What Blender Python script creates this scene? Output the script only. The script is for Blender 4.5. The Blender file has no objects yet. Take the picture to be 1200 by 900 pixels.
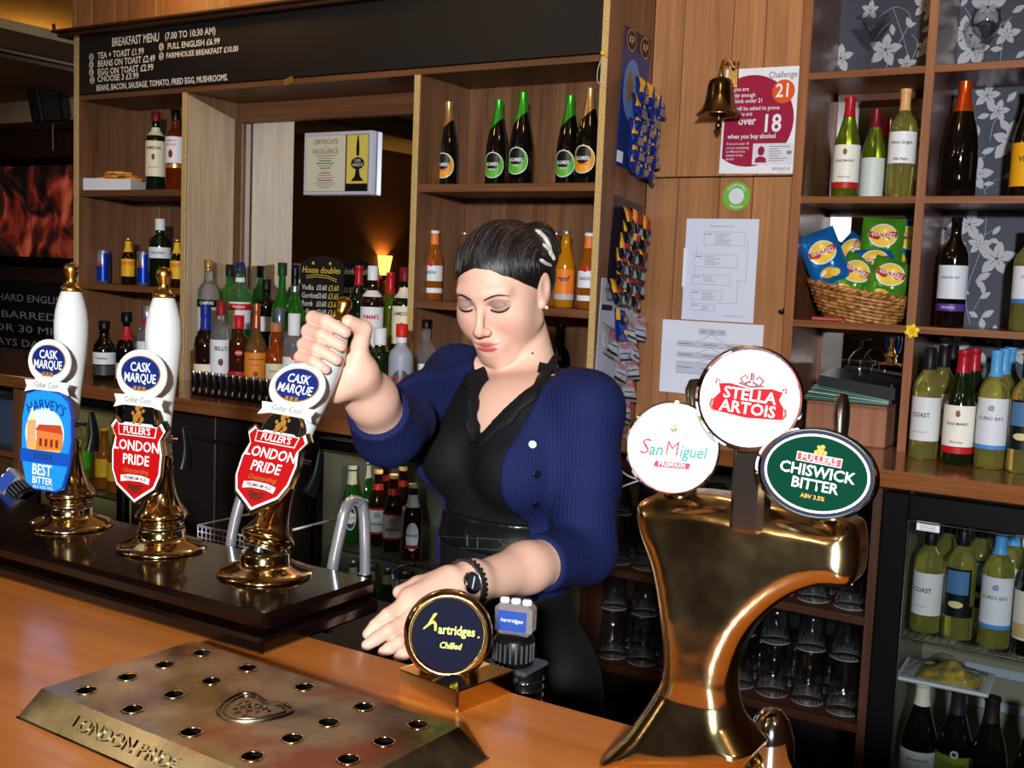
import bpy, bmesh, math, random
import numpy as np
from mathutils import Vector, Matrix

random.seed(7)
PI = math.pi
SC = bpy.context.scene
COL = SC.collection

# ------------------------------------------------------------------ camera, world, light, exposure
F_PX = 1292.5
YAW, PIT, ROL = math.radians(31.73), math.radians(5.59), math.radians(2.33)
CAM = Vector((0.0, 0.0, 1.5))
FWD = Vector((-math.sin(YAW) * math.cos(PIT), math.cos(YAW) * math.cos(PIT), -math.sin(PIT)))
_r0 = Vector((math.cos(YAW), math.sin(YAW), 0))
_u0 = _r0.cross(FWD)
RGT = _r0 * math.cos(ROL) + _u0 * math.sin(ROL)
UPV = -_r0 * math.sin(ROL) + _u0 * math.cos(ROL)
cam_d = bpy.data.cameras.new('camera')
cam_d.sensor_fit = 'HORIZONTAL'
cam_d.sensor_width = 36.0
cam_d.lens = F_PX / 1200.0 * 36.0
cam_d.clip_start = 0.02
cam_o = bpy.data.objects.new('camera', cam_d)
COL.objects.link(cam_o)
m3 = Matrix((RGT, UPV, -FWD)).transposed()
cam_o.matrix_world = Matrix.Translation(CAM) @ m3.to_4x4()
SC.camera = cam_o

world = bpy.data.worlds.new('pub_ambience')
SC.world = world
world.use_nodes = True
bg = world.node_tree.nodes['Background']
bg.inputs[0].default_value = (1.0, 0.78, 0.55, 1)
bg.inputs[1].default_value = 0.035

def lamp(name, kind, loc, power, color, radius=0.05, target=None, **kw):
    d = bpy.data.lights.new(name, kind)
    d.energy = power
    d.color = color
    if kind == 'AREA':
        d.size = radius
    else:
        d.shadow_soft_size = radius
    for k, v in kw.items():
        setattr(d, k, v)
    o = bpy.data.objects.new(name, d)
    COL.objects.link(o)
    o.location = loc
    if target is not None:
        o.rotation_euler = (Vector(target) - Vector(loc)).to_track_quat('-Z', 'Y').to_euler()
    return o

FLASH_AT = CAM - FWD * 2.0 - RGT * 0.22 + Vector((0.0, 0, 0.42))
lamp('flash', 'SPOT', FLASH_AT, 980, (0.93, 0.96, 1.0), 0.11, CAM + FWD * 2.0, spot_size=math.radians(52), spot_blend=0.6)
# the pub's own warm ceiling lights on the customers' side
for lx, ly in ((-2.6, -0.4), (-0.9, -1.2), (0.9, -0.3), (-4.2, -1.5)):
    lamp('ceiling_downlight', 'POINT', (lx, ly, 2.55), 8, (1.0, 0.74, 0.46), 0.06)
lamp('cove_uplight', 'POINT', (-6.0, 4.12, 2.56), 2.2, (1.0, 0.46, 0.07), 0.03)
for lx in (-3.35, -3.0):
    lamp('cornice_uplight', 'POINT', (lx, 2.74, 2.50), 1.1, (1.0, 0.52, 0.12), 0.03)
lamp('corner_fill', 'POINT', (-5.4, 2.4, 2.2), 3.5, (1.0, 0.66, 0.36), 0.06)  # added fill light that brightens the dim far left corner
lamp('aisle_downlight', 'POINT', (-2.4, 1.9, 2.6), 5, (1.0, 0.62, 0.30), 0.06)
lamp('aisle_downlight', 'POINT', (-0.9, 2.2, 2.6), 4, (1.0, 0.62, 0.30), 0.06)

SC.view_settings.view_transform = 'Standard'
SC.view_settings.look = 'None'
SC.view_settings.exposure = 0.0
SC.view_settings.gamma = 1.0
SC.view_settings.use_curve_mapping = False
SC.cycles.max_bounces = 10
SC.cycles.transparent_max_bounces = 24
SC.cycles.transmission_bounces = 8
SC.cycles.blur_glossy = 0.3
SC.cycles.sample_clamp_indirect = 4.0

# ------------------------------------------------------------------ helpers
def ray(x, y):
    return FWD + RGT * ((x - 600) / F_PX) - UPV * ((y - 450) / F_PX)
def at_y(x, y, Y):
    d = ray(x, y); return CAM + d * (Y / d.y)
def at_x(x, y, X):
    d = ray(x, y); return CAM + d * (X / d.x)
def at_z(x, y, z):
    d = ray(x, y); return CAM + d * ((z - CAM.z) / d.z)
def at_t(x, y, t):
    return CAM + ray(x, y) * t

def lin(c):
    c = c / 255.0
    return c / 12.92 if c <= 0.04045 else ((c + 0.055) / 1.055) ** 2.4
def rgb(r, g, b):
    return (lin(r), lin(g), lin(b), 1.0)

MATS = {}
def mat(name, color=(0.5, 0.5, 0.5, 1), rough=0.5, metal=0.0, spec=0.5, trans=0.0, coat=0.0, emit=None, estr=0.0, ior=1.45, alpha=1.0, bump=None, sheen=0.0, sss=0.0):
    if name in MATS:
        return MATS[name]
    m = bpy.data.materials.new(name)
    m.use_nodes = True
    p = m.node_tree.nodes['Principled BSDF']
    if len(color) == 3:
        color = tuple(color) + (1,)
    p.inputs['Base Color'].default_value = color
    p.inputs['Roughness'].default_value = rough
    p.inputs['Metallic'].default_value = metal
    p.inputs['Specular IOR Level'].default_value = spec
    p.inputs['Transmission Weight'].default_value = trans
    p.inputs['Coat Weight'].default_value = coat
    p.inputs['Coat Roughness'].default_value = 0.06
    p.inputs['IOR'].default_value = ior
    p.inputs['Alpha'].default_value = alpha
    if sheen:
        p.inputs['Sheen Weight'].default_value = sheen
    if sss:
        p.inputs['Subsurface Weight'].default_value = sss
        p.inputs['Subsurface Scale'].default_value = 0.01
    if emit is not None:
        p.inputs['Emission Color'].default_value = emit
        p.inputs['Emission Strength'].default_value = estr
    if bump:
        scale, strength, dist = bump
        nt = m.node_tree
        n = nt.nodes.new('ShaderNodeTexNoise'); n.inputs['Scale'].default_value = scale; n.inputs['Detail'].default_value = 4
        tc = nt.nodes.new('ShaderNodeTexCoord'); nt.links.new(tc.outputs['Object'], n.inputs['Vector'])
        b = nt.nodes.new('ShaderNodeBump'); b.inputs['Strength'].default_value = strength; b.inputs['Distance'].default_value = dist
        nt.links.new(n.outputs['Fac'], b.inputs['Height']); nt.links.new(b.outputs['Normal'], p.inputs['Normal'])
    MATS[name] = m
    return m

def wood(name, c1, c2, rough=0.4, grain='z', scale=1.0, coat=0.0, vary=0.25, bump=0.12, figure=0.5):
    """Procedural timber: long fibres along one axis, slower figure, tone differs from board to board."""
    if name in MATS:
        return MATS[name]
    m = bpy.data.materials.new(name); m.use_nodes = True
    nt = m.node_tree; N = nt.nodes; L = nt.links
    p = N['Principled BSDF']
    tc = N.new('ShaderNodeTexCoord'); oi = N.new('ShaderNodeObjectInfo')
    add = N.new('ShaderNodeVectorMath'); add.operation = 'ADD'
    mul = N.new('ShaderNodeVectorMath'); mul.operation = 'SCALE'; mul.inputs[0].default_value = (7.3, 5.1, 9.7)
    L.new(oi.outputs['Random'], mul.inputs['Scale']); L.new(tc.outputs['Object'], add.inputs[0]); L.new(mul.outputs[0], add.inputs[1])
    def mapped(fine, along):
        mp = N.new('ShaderNodeMapping')
        s = [fine * scale] * 3; s['xyz'.index(grain)] = along * scale
        mp.inputs['Scale'].default_value = s
        L.new(add.outputs[0], mp.inputs['Vector']); return mp
    n1 = N.new('ShaderNodeTexNoise'); n1.inputs['Scale'].default_value = 1.0; n1.inputs['Detail'].default_value = 5; n1.inputs['Roughness'].default_value = 0.65
    L.new(mapped(130, 3.0).outputs[0], n1.inputs['Vector'])
    n2 = N.new('ShaderNodeTexNoise'); n2.inputs['Scale'].default_value = 1.0; n2.inputs['Detail'].default_value = 3; n2.inputs['Distortion'].default_value = 0.8
    L.new(mapped(18, 1.2).outputs[0], n2.inputs['Vector'])
    mx = N.new('ShaderNodeMix'); mx.data_type = 'FLOAT'; mx.inputs[0].default_value = figure
    L.new(n1.outputs['Fac'], mx.inputs[2]); L.new(n2.outputs['Fac'], mx.inputs[3])
    rp = N.new('ShaderNodeMapRange'); rp.inputs[1].default_value = 0.34; rp.inputs[2].default_value = 0.66
    L.new(mx.outputs[0], rp.inputs[0])
    cm = N.new('ShaderNodeMix'); cm.data_type = 'RGBA'; cm.inputs[6].default_value = c1; cm.inputs[7].default_value = c2
    L.new(rp.outputs[0], cm.inputs[0])
    hv = N.new('ShaderNodeHueSaturation')
    vr = N.new('ShaderNodeMapRange'); vr.inputs[3].default_value = 1 - vary; vr.inputs[4].default_value = 1 + vary
    L.new(oi.outputs['Random'], vr.inputs[0]); L.new(vr.outputs[0], hv.inputs['Value']); L.new(cm.outputs[2], hv.inputs['Color'])
    L.new(hv.outputs[0], p.inputs['Base Color'])
    p.inputs['Roughness'].default_value = rough
    p.inputs['Coat Weight'].default_value = coat; p.inputs['Coat Roughness'].default_value = 0.12
    if bump:
        b = N.new('ShaderNodeBump'); b.inputs['Strength'].default_value = bump; b.inputs['Distance'].default_value = 0.002
        L.new(n1.outputs['Fac'], b.inputs['Height']); L.new(b.outputs[0], p.inputs['Normal'])
    MATS[name] = m
    return m

def two_tone(name, c1, c2, scale=20, rough=0.4, metal=0.0, detail=4, lo=0.4, hi=0.6, bump=0.0, r2=None):
    """A worn or mottled surface: two colours mixed by noise."""
    if name in MATS:
        return MATS[name]
    m = bpy.data.materials.new(name); m.use_nodes = True
    nt = m.node_tree; N = nt.nodes; L = nt.links; p = N['Principled BSDF']
    tc = N.new('ShaderNodeTexCoord'); n = N.new('ShaderNodeTexNoise'); n.inputs['Scale'].default_value = scale; n.inputs['Detail'].default_value = detail
    L.new(tc.outputs['Object'], n.inputs['Vector'])
    rp = N.new('ShaderNodeMapRange'); rp.inputs[1].default_value = lo; rp.inputs[2].default_value = hi; L.new(n.outputs['Fac'], rp.inputs[0])
    cm = N.new('ShaderNodeMix'); cm.data_type = 'RGBA'; cm.inputs[6].default_value = c1; cm.inputs[7].default_value = c2
    L.new(rp.outputs[0], cm.inputs[0]); L.new(cm.outputs[2], p.inputs['Base Color'])
    p.inputs['Roughness'].default_value = rough; p.inputs['Metallic'].default_value = metal
    if r2 is not None:
        rr = N.new('ShaderNodeMapRange'); rr.inputs[3].default_value = rough; rr.inputs[4].default_value = r2
        L.new(rp.outputs[0], rr.inputs[0]); L.new(rr.outputs[0], p.inputs['Roughness'])
    if bump:
        b = N.new('ShaderNodeBump'); b.inputs['Strength'].default_value = bump; b.inputs['Distance'].default_value = 0.002
        L.new(n.outputs['Fac'], b.inputs['Height']); L.new(b.outputs[0], p.inputs['Normal'])
    MATS[name] = m
    return m

def thin_glass(name, tint=(1, 1, 1, 1), refl=0.9, rough=0.02):
    """Glass wall seen as a clear film: mostly passes light, mirrors at grazing angles."""
    if name in MATS:
        return MATS[name]
    m = bpy.data.materials.new(name); m.use_nodes = True
    nt = m.node_tree; N = nt.nodes; L = nt.links
    for n in list(N):
        N.remove(n)
    out = N.new('ShaderNodeOutputMaterial'); mx = N.new('ShaderNodeMixShader'); tr = N.new('ShaderNodeBsdfTransparent'); gl = N.new('ShaderNodeBsdfGlossy')
    lw_ = N.new('ShaderNodeLayerWeight'); lw_.inputs[0].default_value = 0.5
    fr = N.new('ShaderNodeMath'); fr.operation = 'POWER'; fr.inputs[1].default_value = 2.4
    L.new(lw_.outputs['Facing'], fr.inputs[0])
    ml = N.new('ShaderNodeMath'); ml.operation = 'MULTIPLY_ADD'; ml.inputs[1].default_value = min(refl, 1.0) * .8; ml.inputs[2].default_value = .06; ml.use_clamp = True
    tr.inputs[0].default_value = tint; gl.inputs['Roughness'].default_value = rough
    L.new(fr.outputs[0], ml.inputs[0]); L.new(ml.outputs[0], mx.inputs[0]); L.new(tr.outputs[0], mx.inputs[1]); L.new(gl.outputs[0], mx.inputs[2]); L.new(mx.outputs[0], out.inputs[0])
    MATS[name] = m
    return m

class MB:
    """Collects shapes; build() links them as ONE mesh object."""
    def __init__(s):
        s.v = []; s.f = []; s.sm = []
    def add(s, vs, fs, smooth=False, M=None):
        o = len(s.v)
        if M is not None:
            vs = [M @ Vector(v) for v in vs]
        s.v += [tuple(v) for v in vs]
        s.f += [tuple(i + o for i in f) for f in fs]
        s.sm += [smooth] * len(fs)
        return s
    def box(s, lo, hi, bev=0.0, M=None):
        (x0, y0, z0), (x1, y1, z1) = lo, hi
        x0, x1 = min(x0, x1), max(x0, x1); y0, y1 = min(y0, y1), max(y0, y1); z0, z1 = min(z0, z1), max(z0, z1)
        b = min(bev, (x1 - x0) * 0.45, (y1 - y0) * 0.45, (z1 - z0) * 0.45)
        if b <= 0:
            vs = [(x, y, z) for x in (x0, x1) for y in (y0, y1) for z in (z0, z1)]
            fs = [(0, 1, 3, 2), (4, 6, 7, 5), (0, 4, 5, 1), (2, 3, 7, 6), (0, 2, 6, 4), (1, 5, 7, 3)]
            return s.add(vs, fs, False, M)
        bm = bmesh.new()
        bmesh.ops.create_cube(bm, size=1.0)
        for v in bm.verts:
            v.co = ((v.co.x + .5) * (x1 - x0) + x0, (v.co.y + .5) * (y1 - y0) + y0, (v.co.z + .5) * (z1 - z0) + z0)
        bmesh.ops.bevel(bm, geom=list(bm.edges), offset=b, segments=1, affect='EDGES')
        bm.verts.index_update()
        vs = [v.co.copy() for v in bm.verts]; fs = [[v.index for v in f.verts] for f in bm.faces]
        bm.free()
        return s.add(vs, fs, False, M)
    def lathe(s, prof, seg=24, M=None, cap=True, smooth=True, sx=1.0, sy=1.0, a0=0.0, a1=2 * PI):
        """prof: list of (r, z) bottom to top."""
        full = abs(a1 - a0 - 2 * PI) < 1e-6
        n = seg if full else seg + 1
        vs = []; fs = []
        for r, z in prof:
            for k in range(n):
                a = a0 + (a1 - a0) * k / seg
                vs.append((r * math.cos(a) * sx, r * math.sin(a) * sy, z))
        for i in range(len(prof) - 1):
            for k in range(seg):
                k2 = (k + 1) % n
                fs.append((i * n + k, i * n + k2, (i + 1) * n + k2, (i + 1) * n + k))
        s.add(vs, fs, smooth, M)
        if cap and full:
            for i, flip in ((0, True), (len(prof) - 1, False)):
                r, z = prof[i]
                if r > 1e-6:
                    ring = [(r * math.cos(a0 + 2 * PI * k / seg) * sx, r * math.sin(a0 + 2 * PI * k / seg) * sy, z) for k in range(seg)]
                    s.add(ring, [tuple(reversed(range(seg))) if flip else tuple(range(seg))], False, M)
        return s
    def tube(s, path, rad, seg=8, cap=True, M=None, smooth=True, closed=False, flat=1.0):
        P = [Vector(p) for p in path]
        n = len(P)
        R = rad if isinstance(rad, (list, tuple)) else [rad] * n
        up = None; vs = []; fs = []
        for i in range(n):
            if closed:
                t = (P[(i + 1) % n] - P[i - 1])
            else:
                t = (P[min(i + 1, n - 1)] - P[max(i - 1, 0)])
            t.normalize()
            if up is None:
                up = Vector((0, 0, 1)) if abs(t.z) < 0.9 else Vector((1, 0, 0))
            a = t.cross(up)
            if a.length < 1e-6:
                a = t.orthogonal()
            a.normalize(); b = a.cross(t); b.normalize(); up = b
            for k in range(seg):
                q = 2 * PI * k / seg
                vs.append(P[i] + a * (math.cos(q) * R[i]) + b * (math.sin(q) * R[i] * flat))
        m = n if closed else n - 1
        for i in range(m):
            j = (i + 1) % n
            for k in range(seg):
                k2 = (k + 1) % seg
                fs.append((i * seg + k, i * seg + k2, j * seg + k2, j * seg + k))
        s.add(vs, fs, smooth, M)
        if cap and not closed:
            s.add(vs[:seg], [tuple(reversed(range(seg)))], False, M)
            s.add(vs[-seg:], [tuple(range(seg))], False, M)
        return s
    def prism(s, outline, z0, z1, M=None, bev=0.0):
        """2D outline (counter-clockwise) extruded z0..z1; bev insets the top rim."""
        n = len(outline); fs = []
        if bev > 0:
            c = Vector((sum(p[0] for p in outline) / n, sum(p[1] for p in outline) / n))
            ins = []
            for p in outline:
                d = Vector((p[0], p[1])) - c
                ins.append(c + d * max(0, 1 - bev / max(d.length, 1e-6)))
            vs = [(p[0], p[1], z0) for p in outline] + [(p[0], p[1], z1 - bev) for p in outline] + [(p[0], p[1], z1) for p in ins]
            for lv in (0, 1):
                for k in range(n):
                    k2 = (k + 1) % n
                    fs.append((lv * n + k, lv * n + k2, (lv + 1) * n + k2, (lv + 1) * n + k))
            fs.append(tuple(reversed(range(n)))); fs.append(tuple(range(2 * n, 3 * n)))
        else:
            vs = [(p[0], p[1], z0) for p in outline] + [(p[0], p[1], z1) for p in outline]
            for k in range(n):
                k2 = (k + 1) % n
                fs.append((k, k2, n + k2, n + k))
            fs.append(tuple(reversed(range(n)))); fs.append(tuple(range(n, 2 * n)))
        return s.add(vs, fs, False, M)
    def sheet(s, fn, nu, nv, smooth=True, M=None, thick=0.0):
        vs = [fn(u / nu, v / nv) for v in range(nv + 1) for u in range(nu + 1)]
        fs = [(v * (nu + 1) + u, v * (nu + 1) + u + 1, (v + 1) * (nu + 1) + u + 1, (v + 1) * (nu + 1) + u) for v in range(nv) for u in range(nu)]
        return s.add(vs, fs, smooth, M)
    def mesh(s, name):
        me = bpy.data.meshes.new(name)
        me.from_pydata(s.v, [], s.f)
        me.polygons.foreach_set('use_smooth', s.sm)
        me.update()
        return me
    def build(s, name, material, parent=None, loc=None, rot=None):
        return link(name, s.mesh(name), material, parent, loc, rot)

def link(name, me, material, parent=None, loc=None, rot=None, M=None):
    o = bpy.data.objects.new(name, me)
    COL.objects.link(o)
    if material is not None and len(me.materials) == 0:
        me.materials.append(material)
    if parent is not None:
        o.parent = parent
    if M is not None:
        o.matrix_local = M
    if loc is not None:
        o.location = loc
    if rot is not None:
        o.rotation_euler = rot
    return o

def tag(o, label=None, cat=None, group=None, kind=None):
    if label: o['label'] = label
    if cat: o['category'] = cat
    if group: o['group'] = group
    if kind: o['kind'] = kind
    return o

def thing(name, label, cat, loc=(0, 0, 0), rotz=0.0, group=None, rot=None):
    o = bpy.data.objects.new(name, None)
    o.empty_display_size = 0.02
    COL.objects.link(o)
    o.location = loc
    o.rotation_euler = rot if rot is not None else (0, 0, rotz)
    return tag(o, label, cat, group)

def struct(name, mb, material, label=None, parent=None):
    o = mb.build(name, material, parent)
    if parent is None:
        o['kind'] = 'structure'
        if label: o['label'] = label
    return o

def frame(origin, xdir, ydir):
    x = Vector(xdir).normalized(); y = Vector(ydir).normalized(); z = x.cross(y).normalized(); y = z.cross(x)
    M = Matrix((x, y, z)).transposed().to_4x4()
    M.translation = Vector(origin)
    return M
def facing_front(p):            # a plane that faces the customers (-Y): x to the right, y up
    return frame(p, (1, 0, 0), (0, 0, 1))

TEXT_CACHE = {}
def text_mesh(s, size, bold=0.0, extrude=0.0, align='CENTER', spacing=1.0, shear=0.0, sx=1.0, res=2):
    c = bpy.data.curves.new('lettering', 'FONT')
    c.body = s; c.size = size; c.offset = min(bold, .018) * size; c.extrude = extrude; c.align_x = align; c.align_y = 'CENTER'
    c.space_character = spacing; c.shear = shear; c.resolution_u = res
    o = bpy.data.objects.new('lettering_source', c)
    me = bpy.data.meshes.new_from_object(o)
    bpy.data.objects.remove(o); bpy.data.curves.remove(c)
    if sx != 1.0:
        for v in me.vertices:
            v.co.x *= sx
    me.materials.clear()
    me.name = 'lettering'
    return me

def lettering(s, size, material, parent, M, bold=0.0, align='CENTER', name='lettering', spacing=1.0, shear=0.0, sx=1.0, bend=None, arc=None, res=2, extrude=0.0):
    """Flat print. bend = radius: wraps around a vertical cylinder; arc = (radius): letters follow a curve."""
    me = text_mesh(s, size, bold, extrude, align, spacing, shear, sx, res)
    if arc:
        for v in me.vertices:
            a = v.co.x / arc
            r = arc + v.co.y
            v.co.x = math.sin(a) * r; v.co.y = math.cos(a) * r - arc
    if bend:
        for v in me.vertices:
            a = v.co.x / bend
            v.co = Vector((math.sin(a) * bend, v.co.y, (math.cos(a) - 1) * bend + v.co.z))
    return link(name, me, material, parent, M=M)

def copy_tree(o, parent=None):
    c = o.copy(); COL.objects.link(c)
    if parent is not None:
        c.parent = parent
    for ch in list(o.children):
        copy_tree(ch, c)
    return c

def circle(r, n=32, cx=0.0, cy=0.0, ry=None):
    ry = r if ry is None else ry
    return [(cx + r * math.cos(2 * PI * k / n), cy + ry * math.sin(2 * PI * k / n)) for k in range(n)]

def smooth_path(pts, n=6, closed=False):
    """Catmull-Rom through the points."""
    P = [Vector(p) for p in pts]; out = []
    m = len(P); rng = range(m) if closed else range(m - 1)
    for i in rng:
        if closed:
            a, b, c, d = P[i - 1], P[i], P[(i + 1) % m], P[(i + 2) % m]
        else:
            a, b, c, d = P[max(i - 1, 0)], P[i], P[i + 1], P[min(i + 2, m - 1)]
        for k in range(n):
            t = k / n
            out.append(0.5 * ((2 * b) + (c - a) * t + (2 * a - 5 * b + 4 * c - d) * t * t + (3 * b - a - 3 * c + d) * t ** 3))
    if not closed:
        out.append(P[-1])
    return out

# ------------------------------------------------------------------ shared materials
OAK = wood('oak_dark', rgb(86, 56, 36), rgb(136, 92, 60), rough=0.45, grain='z', vary=0.10)
OAK_H = wood('oak_dark_horizontal', rgb(86, 54, 34), rgb(130, 84, 52), rough=0.42, grain='x', vary=0.10)
OAK_WALL = wood('oak_wall_panel', rgb(134, 88, 52), rgb(178, 124, 78), rough=0.42, grain='z', vary=0.16)
WALNUT = wood('stained_shelf_wood', rgb(70, 40, 26), rgb(112, 68, 42), rough=0.3, grain='z', vary=0.08, coat=0.25)
WALNUT_H = wood('stained_shelf_wood_horizontal', rgb(104, 62, 36), rgb(150, 94, 56), rough=0.3, grain='x', vary=0.08, coat=0.2)
COUNTER = wood('back_counter_wood', rgb(96, 56, 30), rgb(150, 92, 52), rough=0.16, grain='x', vary=0.05, coat=0.5, bump=0.03)
BAR_WOOD = wood('bar_top_wood', rgb(158, 86, 30), rgb(198, 120, 50), rough=0.3, grain='x', vary=0.0, coat=0.35, bump=0.03, figure=0.62)
DARKWOOD = mat('dark_lacquered_wood', rgb(13, 5, 4), 0.14, coat=0.3)
BRASS = mat('polished_brass', rgb(226, 196, 142), 0.11, 1.0)
CHROME = mat('chrome', rgb(215, 218, 222), 0.07, 1.0)
STEEL = mat('brushed_steel', rgb(168, 166, 160), 0.24, 1.0)
BLACK = mat('black_plastic', rgb(9, 9, 10), 0.35, spec=.3)
BLACKM = mat('black_matt', rgb(12, 12, 13), 0.7)
WHITE = mat('white_paper', rgb(225, 228, 235), 0.6)
WHITEG = mat('white_gloss', rgb(238, 240, 238), 0.12, coat=0.6)
INK = mat('black_ink', rgb(28, 28, 34), 0.6)
GREYINK = mat('grey_ink', rgb(120, 124, 134), 0.6)
GOLDTRIM = two_tone('gold_glitter_tape', rgb(160, 122, 66), rgb(250, 220, 150), scale=420, rough=0.35, metal=0.25, detail=2, lo=0.45, hi=0.55, bump=0.6)
MIRROR = mat('mirror_glass', (0.86, 0.87, 0.86, 1), 0.0, 1.0)
CHALK = mat('chalk_white', rgb(226, 218, 206), 0.8)
CHALK_Y = mat('chalk_yellow', rgb(226, 196, 70), 0.8)
SLATE = mat('blackboard_paint', rgb(17, 15, 16), 0.55, bump=(60, 0.1, 0.001))
CREAM = mat('cream_plaster', rgb(196, 184, 160), 0.85)
RED = mat('red_print', rgb(190, 22, 30), 0.35)
GREYP = mat('grey_plastic', rgb(60, 62, 66), 0.4)
# ================================================================== the setting
ZC = 1.055          # back counter top
ZB = 1.080          # bar top
ZS = 1.120          # top of the dark pump plinth
FLOORM = two_tone('dark_floor_tiles', rgb(44, 36, 32), rgb(62, 50, 42), scale=6, rough=0.5)
struct('floor', MB().box((-8, -5, -0.05), (3, 5, 0)), FLOORM, 'dark floor of the pub')
struct('ceiling', MB().box((-8, -5, 2.85), (3, 5, 2.9)), CREAM, 'cream ceiling of the pub')
struct('wall_right', MB().box((2.6, -5, 0), (2.7, 5, 2.85)), mat('brown_wall', rgb(120, 84, 54), 0.8), 'brown wall to the right of the bar')
struct('wall_left', MB().box((-8, -5, 0), (-7.9, 5, 2.85)), MATS['brown_wall'], 'far left wall of the pub')
struct('wall_front', MB().box((-8, -5, 0), (3, -4.9, 2.85)), mat('customer_wall_cream', rgb(96, 88, 80), 0.8), 'wall on the customers side')
# dark beams and a counter on the customers' side, seen only in mirrors and metal
for k, bx in enumerate((-6.2, -4.6, -3.0, -1.4, 0.2)):
    o = struct('trim_%d' % (k + 1), MB().box((bx - .08, -4.9, 2.70), (bx + .08, 1.6, 2.85), 0.01), mat('dark_beam', rgb(44, 28, 20), 0.6), 'dark ceiling beam on the customers side')
struct('trim_6', MB().box((-7.9, -4.9, 0), (2.6, -4.85, 1.1), 0.0), MATS['dark_beam'], 'dark dado panelling on the customers side')

# ---- panelled wall with the notices: separate oak boards
wb = struct('wall_back', MB().box((-1.512, 3.225, ZC), (-1.02, 3.30, 2.85)), mat('dark_joint_backing', rgb(30, 18, 10), 0.8), 'oak panelled wall holding the notices between the two shelf units')  # dark backing shows in the joints between the boards
def plank(x0, x1, y0, y1, z0, z1, material, parent, name='plank', bev=0.0015):
    return MB().box((x0, y0, z0), (x1, y1, z1), bev).build(name, material, parent)
g = 0.0012
up = (-1.512, -1.413, -1.255, -1.154, -1.03)
lo = (-1.512, -1.404, -1.268, -1.163, -1.03)
for a, b in zip(up[:-1], up[1:]):
    plank(a + g, b - g, 3.2, 3.226, 1.826, 2.85, OAK_WALL, wb)
for a, b in zip(lo[:-1], lo[1:]):
    plank(a + g, b - g, 3.2, 3.226, ZC, 1.822, OAK_WALL, wb)
# ---- boarded wall over the menu board
wu = struct('wall_upper', MB().box((-3.94, 2.94, 2.40), (-1.512, 3.2, 2.85)), MATS['dark_joint_backing'], 'oak boards above the menu board')
x = -3.94
for w in (0.10, 0.14, 0.24, 0.3, 0.26, 0.3, 0.3, 0.3, 0.3, 0.188):
    plank(x + g, x + w - g, 2.92, 2.945, 2.41, 2.85, OAK_WALL, wu); x += w
plank(-3.965, -3.941, 2.92, 3.2, 2.41, 2.85, OAK_WALL, wu)
tr = struct('trim_7', MB().box((-3.99, 2.84, 2.392), (-1.512, 2.94, 2.402), 0.003).box((-3.98, 2.862, 2.378), (-1.512, 2.94, 2.392), 0.003), wood('dark_cornice', rgb(44, 24, 14), rgb(80, 46, 26), grain='x', vary=0), 'dark moulded cornice above the menu board')
# ---- far left of the bar: another wall, a dropped bulkhead with a lamp on top
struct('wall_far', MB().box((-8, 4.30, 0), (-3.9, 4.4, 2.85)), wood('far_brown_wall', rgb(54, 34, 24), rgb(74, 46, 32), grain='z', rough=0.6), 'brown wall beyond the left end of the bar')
struct('wall_behind_units', MB().box((-3.95, 3.30, 0), (2.6, 3.9, 2.85)) if False else MB().box((-3.93, 3.56, 0), (2.6, 3.66, 2.85)), MATS['brown_wall'], 'wall carrying the shelf units')
struct('wall_niche_side', MB().box((-3.95, 3.25, 0), (-3.90, 4.3, 2.85)), MATS['brown_wall'], 'short wall at the left end of the shelf unit')
bk = struct('trim_8', MB().box((-6.4, 2.6, 2.43), (-4.28, 4.3, 2.47), 0.0).box((-6.4, 4.05, 2.28), (-4.0, 4.3, 2.43), 0), CREAM, 'cream bulkhead with a concealed lamp on top')
tri = at_y(0, 38, 3.4)
# cream upstand and soffit edge
bulk = thing('bulkhead_shelf', 'cream painted ledge under the orange lamp at far left', 'ledge', (0, 0, 0))
P0, P1 = at_x(0, 38, -4.75), at_x(84, 58, -4.75)
E0 = Vector((-4.75, 2.6, 2.46))
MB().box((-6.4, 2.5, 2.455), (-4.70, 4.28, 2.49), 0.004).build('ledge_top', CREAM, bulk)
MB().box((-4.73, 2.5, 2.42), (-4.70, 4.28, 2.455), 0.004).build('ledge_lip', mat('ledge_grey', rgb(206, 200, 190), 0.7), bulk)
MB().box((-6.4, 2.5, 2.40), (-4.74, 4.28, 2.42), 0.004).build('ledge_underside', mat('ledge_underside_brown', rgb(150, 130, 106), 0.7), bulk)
struct('wall_far_upper', MB().box((-8, 4.26, 2.30), (-3.95, 4.30, 2.85)), CREAM, 'cream upper wall lit orange by the concealed lamp')

# ================================================================== back counter
lw = thing('back_counter', 'polished brown back counter under the spirit bottles, left of the barmaid', 'counter')
MB().box((-5.2, 2.5, ZC - 0.045), (-1.46, 3.24, ZC), 0.003).build('worktop', COUNTER, lw)
rw = thing('back_counter', 'polished brown back counter carrying the wine bottles at right', 'counter')
MB().box((-1.455, 2.82, ZC - 0.045), (0.8, 3.54, ZC), 0.003).build('worktop', COUNTER, rw)

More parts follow.
